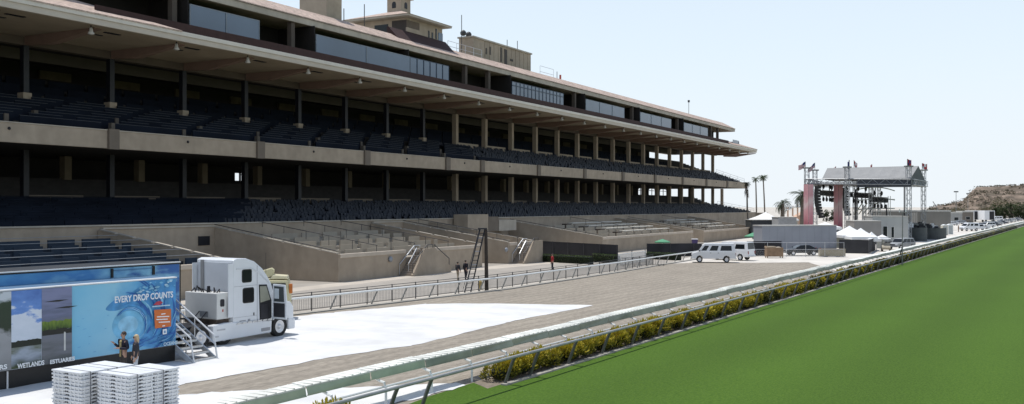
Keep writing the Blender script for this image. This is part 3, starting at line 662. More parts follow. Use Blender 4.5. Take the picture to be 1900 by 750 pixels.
# ---------------------------------------------------------------- track rails and hedge
tr = empty('covered_rail', T.w(0, 1.7), T.rot, 'low white running rail with ribbed white and green cover along the dirt track', 'rail')
cover_w = mat('cover_white', (0.74, 0.735, 0.67), 0.5, 0.10, 1.2, var2=0.12, scale2=0.6)
cover_g = mat('cover_green', (0.30, 0.325, 0.24), 0.5, 0.15, 1.5, var2=0.2, scale2=0.5)
cover_pg = mat('cover_pale_green', (0.40, 0.46, 0.32), 0.5, 0.12, 1.5)
S0 = -24.0; PL = 3.05
s = S0; i = 0
pn, fn, ps = [], [], []
while s < 400:
    j = rnd.uniform(-0.025, 0.025); dzz = rnd.uniform(-0.02, 0.02)
    if -7 < s < -2: dzz -= 0.03 * ((i % 3) - 1)
    mb = MB()
    mb.hexa([(s + .02, 0.80 + j, 1.19 + dzz), (s + PL - .02, 0.80 + j, 1.19 + dzz), (s + PL - .02, 0.22, 1.145 + dzz), (s + .02, 0.22, 1.145 + dzz)],
            [(s + .02, 0.80 + j, 1.22 + dzz), (s + PL - .02, 0.80 + j, 1.22 + dzz), (s + PL - .02, 0.22, 1.185 + dzz), (s + .02, 0.22, 1.185 + dzz)])
    if s < 70:
        for q in range(8):
            a = s + 0.18 + q * 0.38
            mb.hexa([(a, 0.80, 1.218 + dzz), (a + .05, 0.80, 1.218 + dzz), (a + .13, 0.22, 1.183 + dzz), (a + .08, 0.22, 1.183 + dzz)], [(a, .80, 1.226 + dzz), (a + .05, .80, 1.226 + dzz), (a + .13, .22, 1.22 + dzz), (a + .08, .22, 1.22 + dzz)])
    pn.append(mb)
    mb = MB(); t = rnd.uniform(-0.03, 0.03)
    mb.hexa([(s + .03, 0.16 + t, 0.92 + dzz), (s + PL - .03, 0.16 - t, 0.92 + dzz), (s + PL - .03, 0.19 - t, 0.92 + dzz), (s + .03, 0.19 + t, 0.92 + dzz)],
            [(s + .03, 0.205, 1.14 + dzz), (s + PL - .03, 0.205, 1.14 + dzz), (s + PL - .03, 0.235, 1.14 + dzz), (s + .03, 0.235, 1.14 + dzz)])
    mb.box(s + .03, s + PL - .03, 0.14, 0.2, 0.89 + dzz, 0.918 + dzz)
    fn.append(mb)
    s += PL; i += 1
o_ = (0, 1.7, 0)
def near_first(L_, s_, step): return sorted(L_, key=lambda m_: abs(m_.v[0][0] + 4) )
pn = near_first(pn, S0, PL); fn = near_first(fn, S0, PL)
for i, m_ in enumerate(pn[:100]): m_.build('cover_panel', cover_pg if 2 < i < 3 else cover_w, tr)
rest = MB()
for m_ in pn[100:]: rest.add(m_.v, m_.f)
tag(rest.build('cover_panels', cover_w, tr), kind='stuff')
for i, m_ in enumerate(fn[:100]): m_.build('skirt_panel', cover_pg if m_.v[0][0] < -3.0 or i in (9, 15) else cover_g, tr)
rest = MB()
for m_ in fn[100:]: rest.add(m_.v, m_.f)
tag(rest.build('skirt_panels', cover_g, tr), kind='stuff')
s = S0 + 0.5
while s < 400:
    mb = MB(); mb.tube([(s, -0.12, 0), (s, -0.12, 0.62), (s, -0.05, 0.78), (s, 0.1, 0.81), (s, 0.35, 0.9), (s, 0.5, 1.10)], 0.045, 6); ps.append(mb); s += 2.6
ps.sort(key=lambda m_: abs(m_.v[0][0]))
parts(ps, 'gooseneck_post', rail_w, tr, 'gooseneck_posts')
mb = MB(); mb.tube([(S0, 0.02, 0.62), (400, 0.02, 0.62)], 0.04, 6); mb.build('lower_rail', rail_w, tr)
mb = MB(); mb.tube([(S0, 0.62, 1.12), (400, 0.62, 1.12)], 0.06, 6); mb.build('rail_pipe', rail_w, tr)

tf = empty('turf_rail', T.w(0, 0.1), T.rot, 'grey pipe rail on slanted posts between the hedge and the turf', 'rail')
grail = mat('weathered_rail', (0.30, 0.305, 0.30), 0.5, 0.15, 2)
mb = MB(); mb.tube([(-24, -0.30, 1.07), (400, -0.30, 1.07)], 0.06, 8); mb.build('rail_pipe', grail, tf)
ps = []
ss = [-7.0, -5.2]; ss += [0.0 + 0.05, 1.9] + [5.1 + 3.25 * k for k in range(121)]
ss = [-20, -16.5, -13] + ss
for s in ss:
    mb = MB(); mb.tube([(s, 0.14, 0), (s, -0.17, 0.78), (s, -0.30, 1.06)], 0.065, 7); ps.append(mb)
parts(sorted(ps, key=lambda m_: abs(m_.v[0][0])), 'slanted_post', mat('dark_grey_post', (0.10, 0.10, 0.095), 0.5, 0.15, 3), tf, 'slanted_posts')
# short upright stakes where the hedge stops
for s in (-3.4, -1.9):
    pass

def leafmat(name, stops, hi=1.0):
    m = bpy.data.materials.new(name); m.use_nodes = True
    nt = m.node_tree; N, L = nt.nodes, nt.links; b = N['Principled BSDF']; b.inputs['Roughness'].default_value = 0.6; b.inputs['Specular IOR Level'].default_value = 0.25
    tc = N.new('ShaderNodeTexCoord'); sp = N.new('ShaderNodeSeparateXYZ'); L.new(tc.outputs['Object'], sp.inputs[0])
    ge = N.new('ShaderNodeNewGeometry')
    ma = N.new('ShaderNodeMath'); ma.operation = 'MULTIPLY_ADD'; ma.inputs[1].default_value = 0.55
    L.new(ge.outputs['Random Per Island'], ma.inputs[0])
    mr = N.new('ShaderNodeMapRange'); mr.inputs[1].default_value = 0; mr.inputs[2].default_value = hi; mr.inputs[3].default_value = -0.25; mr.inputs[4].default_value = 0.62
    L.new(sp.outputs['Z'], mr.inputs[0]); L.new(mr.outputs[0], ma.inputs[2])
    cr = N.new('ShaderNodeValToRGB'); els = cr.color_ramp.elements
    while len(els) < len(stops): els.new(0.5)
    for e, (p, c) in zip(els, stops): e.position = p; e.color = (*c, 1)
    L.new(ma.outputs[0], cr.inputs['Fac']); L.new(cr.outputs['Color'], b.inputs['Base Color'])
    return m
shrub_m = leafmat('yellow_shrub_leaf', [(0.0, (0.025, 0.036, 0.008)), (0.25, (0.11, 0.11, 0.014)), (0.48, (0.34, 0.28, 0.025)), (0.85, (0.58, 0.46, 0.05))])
def leaf(mb, p, d, ln, wd, r_):
    d = Vector(d).normalized(); up = Vector((r_.uniform(-1, 1), r_.uniform(-1, 1), r_.uniform(0.2, 1)))
    a = d.cross(up)
    if a.length < 1e-3: a = Vector((1, 0, 0))
    a.normalize(); p = Vector(p)
    mb.add([p, p + d * (ln * .5) + a * wd, p + d * ln, p + d * (ln * .5) - a * wd], [(0, 1, 2, 3)])
def shrub_mesh(seed, n=1500, rx=0.76, ry=0.46, h=0.80):
    r_ = random.Random(seed); mb = MB()
    lob = [(r_.uniform(-.4, .4), r_.uniform(-.25, .25), r_.uniform(.25, .7), r_.uniform(.28, .42)) for _ in range(9)]
    for _ in range(n):
        lx, ly, lz, lr = r_.choice(lob)
        th, ph = r_.uniform(0, 6.283), math.acos(r_.uniform(-0.6, 1))
        rr = lr * r_.uniform(0.65, 1.05)
        d = (math.sin(ph) * math.cos(th), math.sin(ph) * math.sin(th), math.cos(ph) + 0.35)
        p = ((lx + d[0] * rr) * rx / .72, (ly + d[1] * rr) * ry / .5, max(0.03, (lz + (d[2] - .35) * rr) * h / .95))
        leaf(mb, p, (d[0], d[1], abs(d[2]) + .4), r_.uniform(0.10, 0.20), r_.uniform(0.022, 0.042), r_)
    return mb
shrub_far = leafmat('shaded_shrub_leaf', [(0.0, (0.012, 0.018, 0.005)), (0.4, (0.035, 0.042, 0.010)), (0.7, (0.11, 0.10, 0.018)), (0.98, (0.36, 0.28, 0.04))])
protos = []
for sd in range(4):
    protos.append(None)
hx = [-9.2] + [0.75 + 1.16 * k for k in range(258)]
first = {}
for i, s in enumerate(hx):
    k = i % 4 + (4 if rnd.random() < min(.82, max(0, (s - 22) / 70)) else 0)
    lab = ('lone yellow-leaved shrub beneath the near end of the grey pipe rail' if i == 0 else
           'yellow-leaved shrub at the near end of the hedge row beside the turf corner' if i == 1 else
           'yellow-tipped green shrub in the low hedge row between the two rails')
    if k not in first:
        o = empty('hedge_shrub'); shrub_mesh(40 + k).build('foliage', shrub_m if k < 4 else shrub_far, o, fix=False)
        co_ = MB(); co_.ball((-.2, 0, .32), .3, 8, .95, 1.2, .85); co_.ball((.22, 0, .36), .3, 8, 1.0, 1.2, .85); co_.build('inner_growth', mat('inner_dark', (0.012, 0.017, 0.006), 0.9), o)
        tw = MB()
        for q in range(5):
            a = q * 1.3; tw.tube([(0, 0, 0), (0.2 * math.cos(a), 0.15 * math.sin(a), 0.45)], 0.02, 4)
        tw.build('stems', mat('twig', (0.08, 0.06, 0.04)), o); first[k] = o
    else: o = copy_tree(first[k])
    sc = rnd.uniform(0.92, 1.12); o.scale = (sc, sc, rnd.uniform(0.9, 1.1))
    x, y, _ = T.w(s + rnd.uniform(-.12, .12), 0.74 + rnd.uniform(-.06, .06))
    if i == 0: x, y, _ = T.w(s, 0.35)
    place(o, (x, y, 0), T.rot + rnd.uniform(-.4, .4) + (math.pi if rnd.random() < .5 else 0), lab); tag(o, cat='shrub', group='shrubs of the hedge between the rails' )

# outer fence: white pipe rail on slanted braces, and a picket fence behind it
def polyrail(pts, step):
    out = []
    for a, c in zip(pts[:-1], pts[1:]):
        a, c = Vector((*a, 0)), Vector((*c, 0)); n = max(1, round((c - a).length / step))
        for i in range(n): out.append(a + (c - a) * (i / n))
    out.append(Vector((*pts[-1], 0))); return out
RP = [FENCE[1], FENCE[2], P(700, 566)[:2], FENCE[3], FENCE[4], P(1225, 492)[:2], P(1300, 480)[:2]]
o3 = (*FENCE[3], 0)
orl = empty('outer_rail', o3, 0, 'white pipe rail on slanted grey braces along the edge of the apron', 'rail')
mb = MB(); mb.tube([(p[0] - o3[0], p[1] - o3[1], 0.98) for p in RP], 0.07, 8); mb.build('rail_pipe', rail_w, orl)
pp = polyrail(RP, 3.3)
for i, p in enumerate(pp):
    mb = MB(); d = (pp[min(i + 1, len(pp) - 1)] - pp[max(0, i - 1)]).normalized(); n = Vector((d.y, -d.x, 0))
    q = p - Vector(o3)
    mb.tube([q - n * 0.25 - d * 0.35, q + Vector((0, 0, 0.95))], 0.055, 6); mb.build('brace', postgrey, orl)
PF = []
for i, p in enumerate([FENCE[1], FENCE[2], P(700, 566)[:2], FENCE[3], FENCE[4], P(1225, 492)[:2]]):
    PF.append((p[0] - 0.75, p[1] + 0.45))
pk = empty('picket_fence', o3, 0, 'long dark iron picket fence standing just behind the white outer rail', 'fence')
mb = MB()
for z in (0.12, 1.0, 1.16): mb.tube([(p[0] - o3[0], p[1] - o3[1], z) for p in PF], 0.022, 4)
mb.build('fence_rail', iron, pk)
mb = MB()
for p in polyrail(PF, 0.15):
    q = p - Vector(o3); mb.box(q.x - .013, q.x + .013, q.y - .013, q.y + .013, 0.1, 1.0)
mb.build('pickets', mat('picket_grey', (0.34, 0.33, 0.31), 0.5), pk, fix=False)
for p in polyrail(PF, 2.4)[:100]:
    q = p - Vector(o3); mb = MB(); mb.tube([q, q + Vector((0, 0, 1.2))], 0.04, 5); mb.build('fence_post', iron, pk)
kp = MB()
for a, c in zip(RP[:-1], RP[1:]):
    a, c = Vector((*a, 0)), Vector((*c, 0)); d = (c - a).normalized(); n = Vector((-d.y, d.x, 0)) * 0.25
    kp.hexa([a - n, c - n, c + n, a + n], [q + Vector((0, 0, .06)) for q in (a - n, c - n, c + n, a + n)])
ko = kp.build('fence_kerb', mat('kerb_concrete', (0.34, 0.32, 0.28)), None, off=(0, 0, -0.01)); ko['kind'] = 'structure'

# ---------------------------------------------------------------- lorry with mural trailer
tk = empty('mural_truck', K.w(-8, 1.3), K.rot, 'white sleeper tractor coupled to a trailer printed with a blue wave mural', 'truck')
KO = (-8.0, 1.3, 0.0)
def kb(mb, name, m, parent=tk, **kw): return mb.build(name, m, parent, off=KO, **kw)
cabw = mat('cab_white', (0.70, 0.72, 0.74), 0.28, 0.03, 1.5, spec=0.5)
cabg = mat('cab_grey_white', (0.55, 0.57, 0.60), 0.4, 0.06, 1.0)
# cab with sleeper: side profile (x forward, z up) extruded over the width, then rounded
def cabprof(ins=0.0): return [(-3.15, 0.95), (-3.15, 4.02), (-2.9, 4.1), (-2.3, 4.08), (-1.75, 3.9), (-1.25, 3.55), (-0.9, 3.15), (-0.62, 2.75), (-0.35, 1.95), (0.75, 1.72), (0.95, 1.45), (0.98, 0.62), (0.62, 0.55), (0.60, 0.9), (0.42, 1.12), (0.0, 1.22), (-0.42, 1.12), (-0.62, 0.85), (-0.66, 0.72), (-0.75, 0.72), (-0.75, 0.95)]
mb = MB(); mb.prism(cabprof(), 0.0, 2.5, 'y'); cab = kb(mb, 'cab', cabw, bevel=0.09)
mb = MB(); mb.box(-3.19, -3.152, 0.12, 2.38, 1.1, 3.9); kb(mb, 'sleeper_back', cabg, cab, bevel=0.01)
mb = MB(); mb.box(-3.24, -3.195, 1.95, 2.15, 1.3, 4.0); kb(mb, 'exhaust_strip', mat('dull_grey', (0.25, 0.25, 0.25), 0.5), cab)
def roundrect(x0, x1, z0, z1, r=0.08):
    pts = []
    for cx, cz, a0 in ((x1 - r, z1 - r, 0), (x0 + r, z1 - r, 90), (x0 + r, z0 + r, 180), (x1 - r, z0 + r, 270)):
        for q in (0, 45, 90): pts.append((cx + r * math.cos(R(a0 + q)), cz + r * math.sin(R(a0 + q))))
    return pts
for x0, x1, z0, z1 in ((-2.55, -2.0, 2.95, 3.5), (-2.5, -1.85, 1.95, 2.6)):
    mb = MB(); mb.prism(roundrect(x0 - .05, x1 + .05, z0 - .05, z1 + .05, .1), -0.012, 0.05, 'y'); f = kb(mb, 'sleeper_window', black_p, cab)
    mb = MB(); mb.prism(roundrect(x0, x1, z0, z1), -0.018, 0.0, 'y'); kb(mb, 'pane', dkglass, f)
# door opening with dark interior and the open door
op = [(-1.42, 0.95), (-1.48, 2.75), (-0.95, 2.72), (-0.62, 1.9), (-0.62, 1.05), (-0.9, 0.92)]
mb = MB(); mb.prism(op, -0.01, 0.05, 'y'); kb(mb, 'door_opening', mat('cab_interior', (0.02, 0.02, 0.022), 0.7), cab)
mb = MB(); mb.prism([(-1.38, 1.85), (-1.42, 2.66), (-0.98, 2.64), (-0.72, 1.95)], -0.016, 0.0, 'y'); kb(mb, 'far_window', mat('dim_light_glass', (0.33, 0.33, 0.26), 0.3), cab)
mb = MB(); mb.box(-1.36, -0.9, -0.03, -0.012, 1.05, 1.75); kb(mb, 'driver_seat', mat('seat_dark', (0.03, 0.03, 0.035)), cab)
mb = MB()
y0, y1, xd = -0.98, -0.06, -0.55
mb.prism([(y0, 0.98), (y1, 0.98), (y1, 2.72), (y0 + .1, 2.70), (y0, 1.95)], xd - 0.04, xd + 0.04, 'x'); dr = kb(mb, 'cab_door', cabw, cab, bevel=0.02)
mb = MB(); mb.box(xd - 0.055, xd - 0.042, y0 + .1, y1 - .08, 1.08, 1.78); kb(mb, 'door_trim', mat('door_trim', (0.03, 0.03, 0.035), 0.6), dr)
mb = MB(); mb.prism([(y0 + .14, 1.85), (y1 - .1, 1.85), (y1 - .1, 2.62), (y0 + .18, 2.60)], xd - 0.055, xd - 0.042, 'x'); kb(mb, 'door_glass', mat('door_glass', (0.06, 0.07, 0.075), 0.15), dr)
mb = MB(); mb.box(xd + 0.1, xd + 0.3, -0.62, -0.34, 1.95, 2.55); mr_ = kb(mb, 'mirror', cabw, dr, bevel=0.04)
mb = MB(); mb.box(xd - 0.075, xd - 0.057, -0.5, -0.2, 2.0, 2.5); kb(mb, 'mirror_reflection', mat('mirror_bright', (0.6, 0.66, 0.7), 0.2), dr)
for q in (2.05, 2.5):
    mb = MB(); mb.tube([(xd, -0.06, q), (xd + 0.2, -0.4, q)], 0.02, 5); kb(mb, 'mirror_arm', black_p, cab)
for x0, x1, z0, z1, nm, m_ in ((-1.60, -1.585, 0.98, 3.70, 'panel_gap', 'g'), (-3.1, -1.6, 2.74, 2.752, 'panel_gap', 'g'), (-3.1, -1.6, 1.25, 1.26, 'panel_gap', 'g'), (-1.36, -1.22, 1.2, 1.26, 'door_handle', 'd'), (-2.75, -2.35, 1.05, 1.09, 'badge', 'g'), (-2.2, -2.05, 1.02, 1.12, 'badge', 'g'), (-1.85, -1.78, 1.25, 1.4, 'hatch_lock', 'd')):
    mb = MB(); mb.box(x0, x1, -0.012, 0.05, z0, z1); kb(mb, nm, mat('gap_grey', (0.30, 0.31, 0.33), 0.6) if m_ == 'g' else black_p, cab)
mb = MB(); mb.prism([(-2.95, 3.62), (-2.0, 3.62), (-1.45, 3.38), (-0.98, 2.98), (-0.75, 2.80), (-0.80, 2.76), (-1.0, 2.92), (-1.5, 3.31), (-2.02, 3.55), (-2.95, 3.56)], -0.02, 0.05, 'y'); kb(mb, 'fairing_ridge', mat('ridge_white', (0.60, 0.62, 0.64), 0.3), cab)
mb = MB(); mb.tube([(-0.95, 0.05, 3.0), (-1.0, 0.0, 4.3)], 0.012, 4); kb(mb, 'aerial', black_p, cab)
for q in (0.3, 0.75, 1.25, 1.75, 2.2):
    mb = MB(); mb.box(-1.35, -1.25, q - .06, q + .06, 3.62, 3.68); kb(mb, 'marker_lamp', mat('amber', (0.5, 0.2, 0.02), 0.3), cab)
mb = MB(); mb.box(-3.45, -3.15, 0.0, 0.05, 1.3, 3.85); mb.box(-3.45, -3.15, 2.45, 2.5, 1.3, 3.85); kb(mb, 'side_extender', cabw, cab)
mb = MB(); mb.prism([(-0.55, 0.9), (-0.42, 1.18), (0.0, 1.29), (0.42, 1.18), (0.56, 0.9), (0.48, 0.9), (0.36, 1.1), (0.0, 1.2), (-0.36, 1.1), (-0.48, 0.9)], -0.04, 0.1, 'y'); kb(mb, 'wheel_arch', mat('ridge_white', (0.60, 0.62, 0.64)), cab)
# side fairing, steps, wheel, bumper, lamps, generator
mb = MB(); mb.prism([(-4.44, 0.24), (-4.44, 1.02), (-3.6, 1.08), (-0.62, 0.9), (-0.66, 0.3)], -0.05, 0.35, 'y'); fr = kb(mb, 'side_fairing', cabw, bevel=0.05)
for i in range(7):
    x = -3.0 + i * 0.34; mb = MB(); mb.prism([(x, 0.93), (x + 0.28, 0.93), (x + 0.34, 1.01), (x + 0.06, 1.01)], -0.08, -0.052, 'y'); kb(mb, 'fairing_scallop', chrome, fr)
mb = MB(); mb.box(-1.35, -0.78, -0.075, -0.052, 0.42, 0.58); kb(mb, 'step_plate', mat('step_grey', (0.3, 0.3, 0.31), 0.4), fr)
mb = MB(); mb.box(-4.2, -3.7, -0.065, -0.052, 0.75, 0.82); mb.box(-4.3, -4.1, -0.065, -0.052, 0.45, 0.52); kb(mb, 'fairing_mark', mat('faint_grey', (0.45, 0.46, 0.48)), fr)
for xx, yy, tw_ in ((0, 0.02, 0.34), (0, 2.16, 0.34), (-3.6, 0.1, 0.6), (-3.6, 1.85, 0.6), (-5.0, 0.1, 0.6), (-5.0, 1.85, 0.6)):
    mb = MB(); mb.lathe([(0.33, 0), (0.49, 0.0), (0.525, 0.05), (0.525, tw_ - .05), (0.49, tw_), (0.33, tw_)], (xx, yy, 0.525), 24, 'y'); wl = kb(mb, 'wheel', rubber, smooth=False)
    yo = yy if yy < 1.3 else yy + tw_
    mb = MB(); sg = 1 if yy < 1.3 else -1
    mb.lathe([(0.33, 0.02 * sg), (0.29, 0.0), (0.24, 0.07 * sg), (0.12, 0.07 * sg), (0.10, -0.02 * sg), (0.02, -0.03 * sg)], (xx, yo, 0.525), 16, 'y'); rm = kb(mb, 'rim', mat('alloy', (0.70, 0.70, 0.71), 0.3, 0.08, 6, metal=0.25), wl, smooth=True)
    mb = MB()
    for q in range(10):
        a = q * math.pi / 5; mb.lathe([(0.022, -0.02 * sg), (0.022, 0.06 * sg)], (xx + 0.18 * math.cos(a), yo, 0.525 + 0.18 * math.sin(a)), 6, 'y')
mb = MB(); mb.box(0.56, 1.06, -0.03, 2.53, 0.32, 0.86); bp_ = kb(mb, 'bumper', cabw, bevel=0.06)
mb = MB(); mb.box(0.95, 1.02, 0.08, 0.5, 0.95, 1.3); kb(mb, 'headlight', mat('lamp_glass', (0.6, 0.62, 0.65), 0.1), bevel=0.03)
mb = MB(); mb.box(0.95, 1.02, 2.0, 2.42, 0.95, 1.3); kb(mb, 'headlight', MATS['lamp_glass'], bevel=0.03)
mb = MB(); mb.box(0.93, 1.0, 0.6, 1.9, 0.92, 1.6); kb(mb, 'grille', dark_m)
ws = MB(); ws.quad((-0.905, 0.25, 3.17), (-0.905, 2.25, 3.17), (-0.352, 2.25, 2.02), (-0.352, 0.25, 2.02)); 
ws = MB(); ws.hexa([(-0.60, .25, 2.70), (-0.60, 2.25, 2.70), (-0.37, 2.25, 2.02), (-0.37, .25, 2.02)], [(-0.55, .25, 2.72), (-0.55, 2.25, 2.72), (-0.32, 2.25, 2.04), (-0.32, .25, 2.04)]); kb(ws, 'windscreen', dkglass, cab)
mb = MB(); mb.box(-4.06, -3.3, 0.12, 2.3, 1.25, 2.5); gn = kb(mb, 'generator', mat('generator_white', (0.62, 0.62, 0.60), 0.4, 0.05, 1.5), bevel=0.03)
mb = MB(); mb.prism(roundrect(-3.85, -3.6, 1.85, 2.2, .06), 0.10, 0.14, 'y'); kb(mb, 'generator_window', dark_m, gn)
mb = MB(); mb.box(-4.075, -4.06, 0.7, 1.25, 1.35, 1.62); kb(mb, 'generator_louvre', mat('louvre_grey', (0.25, 0.26, 0.27)), gn)
mb = MB(); mb.box(-3.72, -3.66, 0.105, 0.119, 1.6, 1.72); kb(mb, 'generator_sticker', mat('sticker_red', (0.5, 0.08, 0.05)), gn)
mb = MB()
for q in range(7):
    a = 0.3 + q * 0.28; mb.tube([(-3.9 + .1 * math.sin(q * 2), a, 2.5), (-3.8 + .15 * math.cos(q), a + .1, 2.66 + .06 * (q % 3)), (-3.5, a + .25, 2.52)], 0.03, 5)
mb.box(-3.85, -3.75, 0.9, 1.0, 2.5, 2.8); kb(mb, 'generator_hoses', dark_m, gn)
mb = MB(); mb.box(-4.1, -3.3, 0.14, 2.3, 1.03, 1.24); kb(mb, 'generator_base', mat('rusty_dark', (0.05, 0.035, 0.025), 0.8, 0.4, 3))
mb = MB(); mb.box(-6.6, -3.2, 0.5, 1.3, 0.6, 1.02); mb.box(-6.6, -3.2, 1.35, 2.1, 0.6, 1.02); kb(mb, 'chassis', dark_m)
for q in (0.8, 1.3):
    mb = MB(); mb.tube([(-6.3, q, 1.9), (-5.6, q + .1, 1.4), (-4.4, q, 1.3), (-4.06, q, 1.6)], 0.03, 5); kb(mb, 'air_line', dark_m)
# --- trailer
mur_blue = rampmat('mural_upper', [(0, (0.16, 0.40, 0.62)), (0.35, (0.10, 0.34, 0.60)), (0.6, (0.05, 0.22, 0.50)), (0.85, (0.25, 0.52, 0.70)), (1, (0.03, 0.12, 0.36))], 'X', -14, 1.8, 0.9, 0.9, (0.8, 1, 2.0))
tX0, tX1 = -20.3, -6.32
mb = MB(); mb.box(tX0, tX1, 0.02, 2.6, 1.1, 4.08); tl = kb(mb, 'trailer_body', white_p, bevel=0.02)
mb = MB(); mb.box(tX0, tX1 - 0.05, -0.02, 0.018, 1.15, 4.02); kb(mb, 'trailer_mural', mur_blue, tl)
mb = MB(); mb.box(tX1 + .002, tX1 + 0.1, 0.06, 2.5, 1.1, 4.0); kb(mb, 'trailer_nose', black_p, tl)
mb = MB(); mb.box(tX0, tX1, -0.05, 0.03, 4.083, 4.13); kb(mb, 'roof_trim', white_p, tl)
mb = MB(); mb.box(tX0, tX1, 0.032, 2.6, 4.083, 4.11); kb(mb, 'roof_sheet', mat('roof_dark_sheet', (0.022, 0.026, 0.032), 0.8, 0.2, .5), tl)
mb = MB(); mb.box(tX0, tX1, -0.045, -0.021, 4.02, 4.081); kb(mb, 'roof_gutter', black_p, tl)
mb = MB(); mb.box(tX0, tX1 - 0.3, 0.1, 2.5, 0.5, 1.1); kb(mb, 'trailer_chassis', black_p, tl)
for xx in (-18.3, -17.0):
    for yy in (0.1, 1.9):
        mb = MB(); mb.lathe([(0.3, 0), (0.5, 0), (0.525, 0.05), (0.525, .5), (0.5, .55), (0.3, .55)], (xx, yy, 0.525), 18, 'y'); kb(mb, 'trailer_wheel', rubber, tl)
YP = -1.8
def pos(px):            # photo column -> x on the pop-out front
    x = (px - CX) / F; ox, oy, _ = K.w(0, YP)
    return (x * oy - ox) / (K.s - x * K.c)
def pop(px, py):
    a = pos(px); D = K.w(a, YP)[1]; return (a, zat(py, D))
pX0, pX1 = -18.2, pos(326.5)
pz0, pz1 = 0.72, 3.56
mb = MB(); mb.box(pX0, pX1, YP + 0.02, -0.06, pz0 - 0.02, pz1); pu = kb(mb, 'pop_out_room', mat('popout_grey', (0.3, 0.32, 0.35)), bevel=0.01)
mb = MB(); mb.box(pX0, pX1 + 0.02, YP - 0.04, YP + 0.22, pz1 + .002, pz1 + 0.05); kb(mb, 'pop_out_roof', white_p, pu)
mb = MB(); mb.box(pX0, pX1, YP + 0.222, -0.05, pz1 + .002, pz1 + 0.03); kb(mb, 'roof_membrane', mat('membrane_blue', (0.06, 0.13, 0.22), 0.7, 0.15, .6), pu)
mb = MB(); mb.box(pX0, pX1, YP + 0.06, -0.1, 0.0, pz0 - 0.021); kb(mb, 'pop_out_skirt', black_p, pu)
mb = MB(); mb.box(pos(13.5), pos(15.5), YP + 0.0, YP + 0.055, 0.0, pz0 - 0.05); kb(mb, 'skirt_strut', white_p, pu)
for px in (229.5, 313.5):
    a = pos(px) * 0 + (-9.95 if px < 300 else -7.85)
    mb = MB(); mb.box(a, a + 0.1, -0.09, -0.022, 3.62, 4.0); kb(mb, 'awning_bracket', black_p, tl)
mb = MB(); mb.box(-9.85, -7.86, -0.07, -0.045, 3.90, 3.93); kb(mb, 'awning_bar', mat('bar_blue', (0.10, 0.2, 0.35)), tl)
mural = rampmat('mural_wave_field', [(0.0, (0.20, 0.52, 0.74)), (0.4, (0.28, 0.58, 0.76)), (0.62, (0.12, 0.40, 0.68)), (0.85, (0.05, 0.23, 0.52)), (1.0, (0.03, 0.14, 0.42))], 'X', pos(135) + 8, pX1 + 8, 1.1, 0.55, (0.8, 1, 1.3))
LAY = [0]

def ppanel(pts, m, name, parent=pu, smooth_n=0, px=True):
    LAY[0] += 1
    q = [pop(*p) for p in pts] if px else pts
    if smooth_n:
        n = len(q); out = []
        for i in range(n):
            p0, p1, p2, p3 = [Vector(q[(i + k) % n]) for k in (-1, 0, 1, 2)]
            for j in range(smooth_n):
                t = j / smooth_n
                out.append(tuple(0.5 * ((2 * p1) + (p2 - p0) * t + (2 * p0 - 5 * p1 + 4 * p2 - p3) * t * t + (3 * p1 - p0 - 3 * p2 + p3) * t ** 3)))
        q = out
    q = [(min(max(a, pX0), pX1 - .005), min(max(b, pz0), pz1 - .01)) for a, b in q]
    y = YP + 0.012 - 0.0022 * LAY[0]
    mb = MB(); mb.ngon([(a, y, b) for a, b in q]); return kb(mb, name, m, parent)
xa, xb, xc = pos(18), pos(75), pos(131)
def rect(a, b, m, nm, z0=pz0, z1=pz1): return ppanel([(a, z0), (b, z0), (b, z1), (a, z1)], m, nm, px=False)
wv = rect(xc, pX1 - .005, mural, 'wave_mural')
def flat(n, c, var=0.12, sc=3.0): return mat(n, c, 0.45, var, sc)
def inks(): return [flat('wave_ink_' + n_, c_, 0.22, 3.0) for n_, c_ in (('mid', (0.075, 0.29, 0.58)), ('deep', (0.028, 0.13, 0.42)), ('pale', (0.27, 0.55, 0.75)), ('foam', (0.50, 0.70, 0.82)), ('barrel', (0.17, 0.46, 0.69)))]
def smooth_poly(q, k=4):
    n = len(q); out = []
    for i in range(n):
        p0, p1, p2, p3 = [Vector(q[(i + j) % n]) for j in (-1, 0, 1, 2)]
        for j in range(k):
            t = j / k; out.append(0.5 * ((2 * p1) + (p2 - p0) * t + (2 * p0 - 5 * p1 + 4 * p2 - p3) * t * t + (3 * p1 - p0 - 3 * p2 + p3) * t ** 3))
    return out
wm = MB(); wl_ = [0]
def ink(pts, mi, smooth=True):
    wl_[0] += 1; wm.m = mi
    q = smooth_poly([pop(*p) for p in pts]) if smooth else [pop(*p) for p in pts]
    wm.ngon([(min(max(a, pX0), pX1 - .006), YP + 0.008 - 0.0006 * wl_[0], min(max(b_, pz0 + .005), pz1 - .01)) for a, b_ in q])
r_ = random.Random(21)
# body of the breaking wave, its barrel, then swirling streaks of water round it
ink([(196, 574), (214, 556), (240, 545), (268, 528), (300, 518), (332, 512), (332, 650), (300, 646), (256, 640), (264, 626), (274, 606), (272, 586), (258, 573), (236, 571), (214, 577)], 0)
ink([(216, 586), (232, 578), (250, 577), (263, 587), (267, 603), (262, 616), (250, 626), (232, 630), (215, 624), (208, 606)], 4)
ink([(222, 596), (236, 587), (249, 588), (256, 598), (254, 610), (244, 617), (230, 618), (220, 608)], 2)
def swirl(r0, a0, a1, th, mi, ox=0, oy=0, sq=1.1):
    n_ = 9; out, inn = [], []
    for i in range(n_ + 1):
        t = i / n_; an = R(a0 + (a1 - a0) * t); rr = r0 * (1 + .16 * t) + r_.uniform(-.5, .5); w_ = th * math.sin(math.pi * (t * .96 + .02)) + .15
        out.append((244 + ox + (rr + w_) * math.cos(an), 603 + oy - (rr + w_) * sq * math.sin(an))); inn.append((244 + ox + (rr - w_) * math.cos(an), 603 + oy - (rr - w_) * sq * math.sin(an)))
    ink(out + inn[::-1], mi, False)
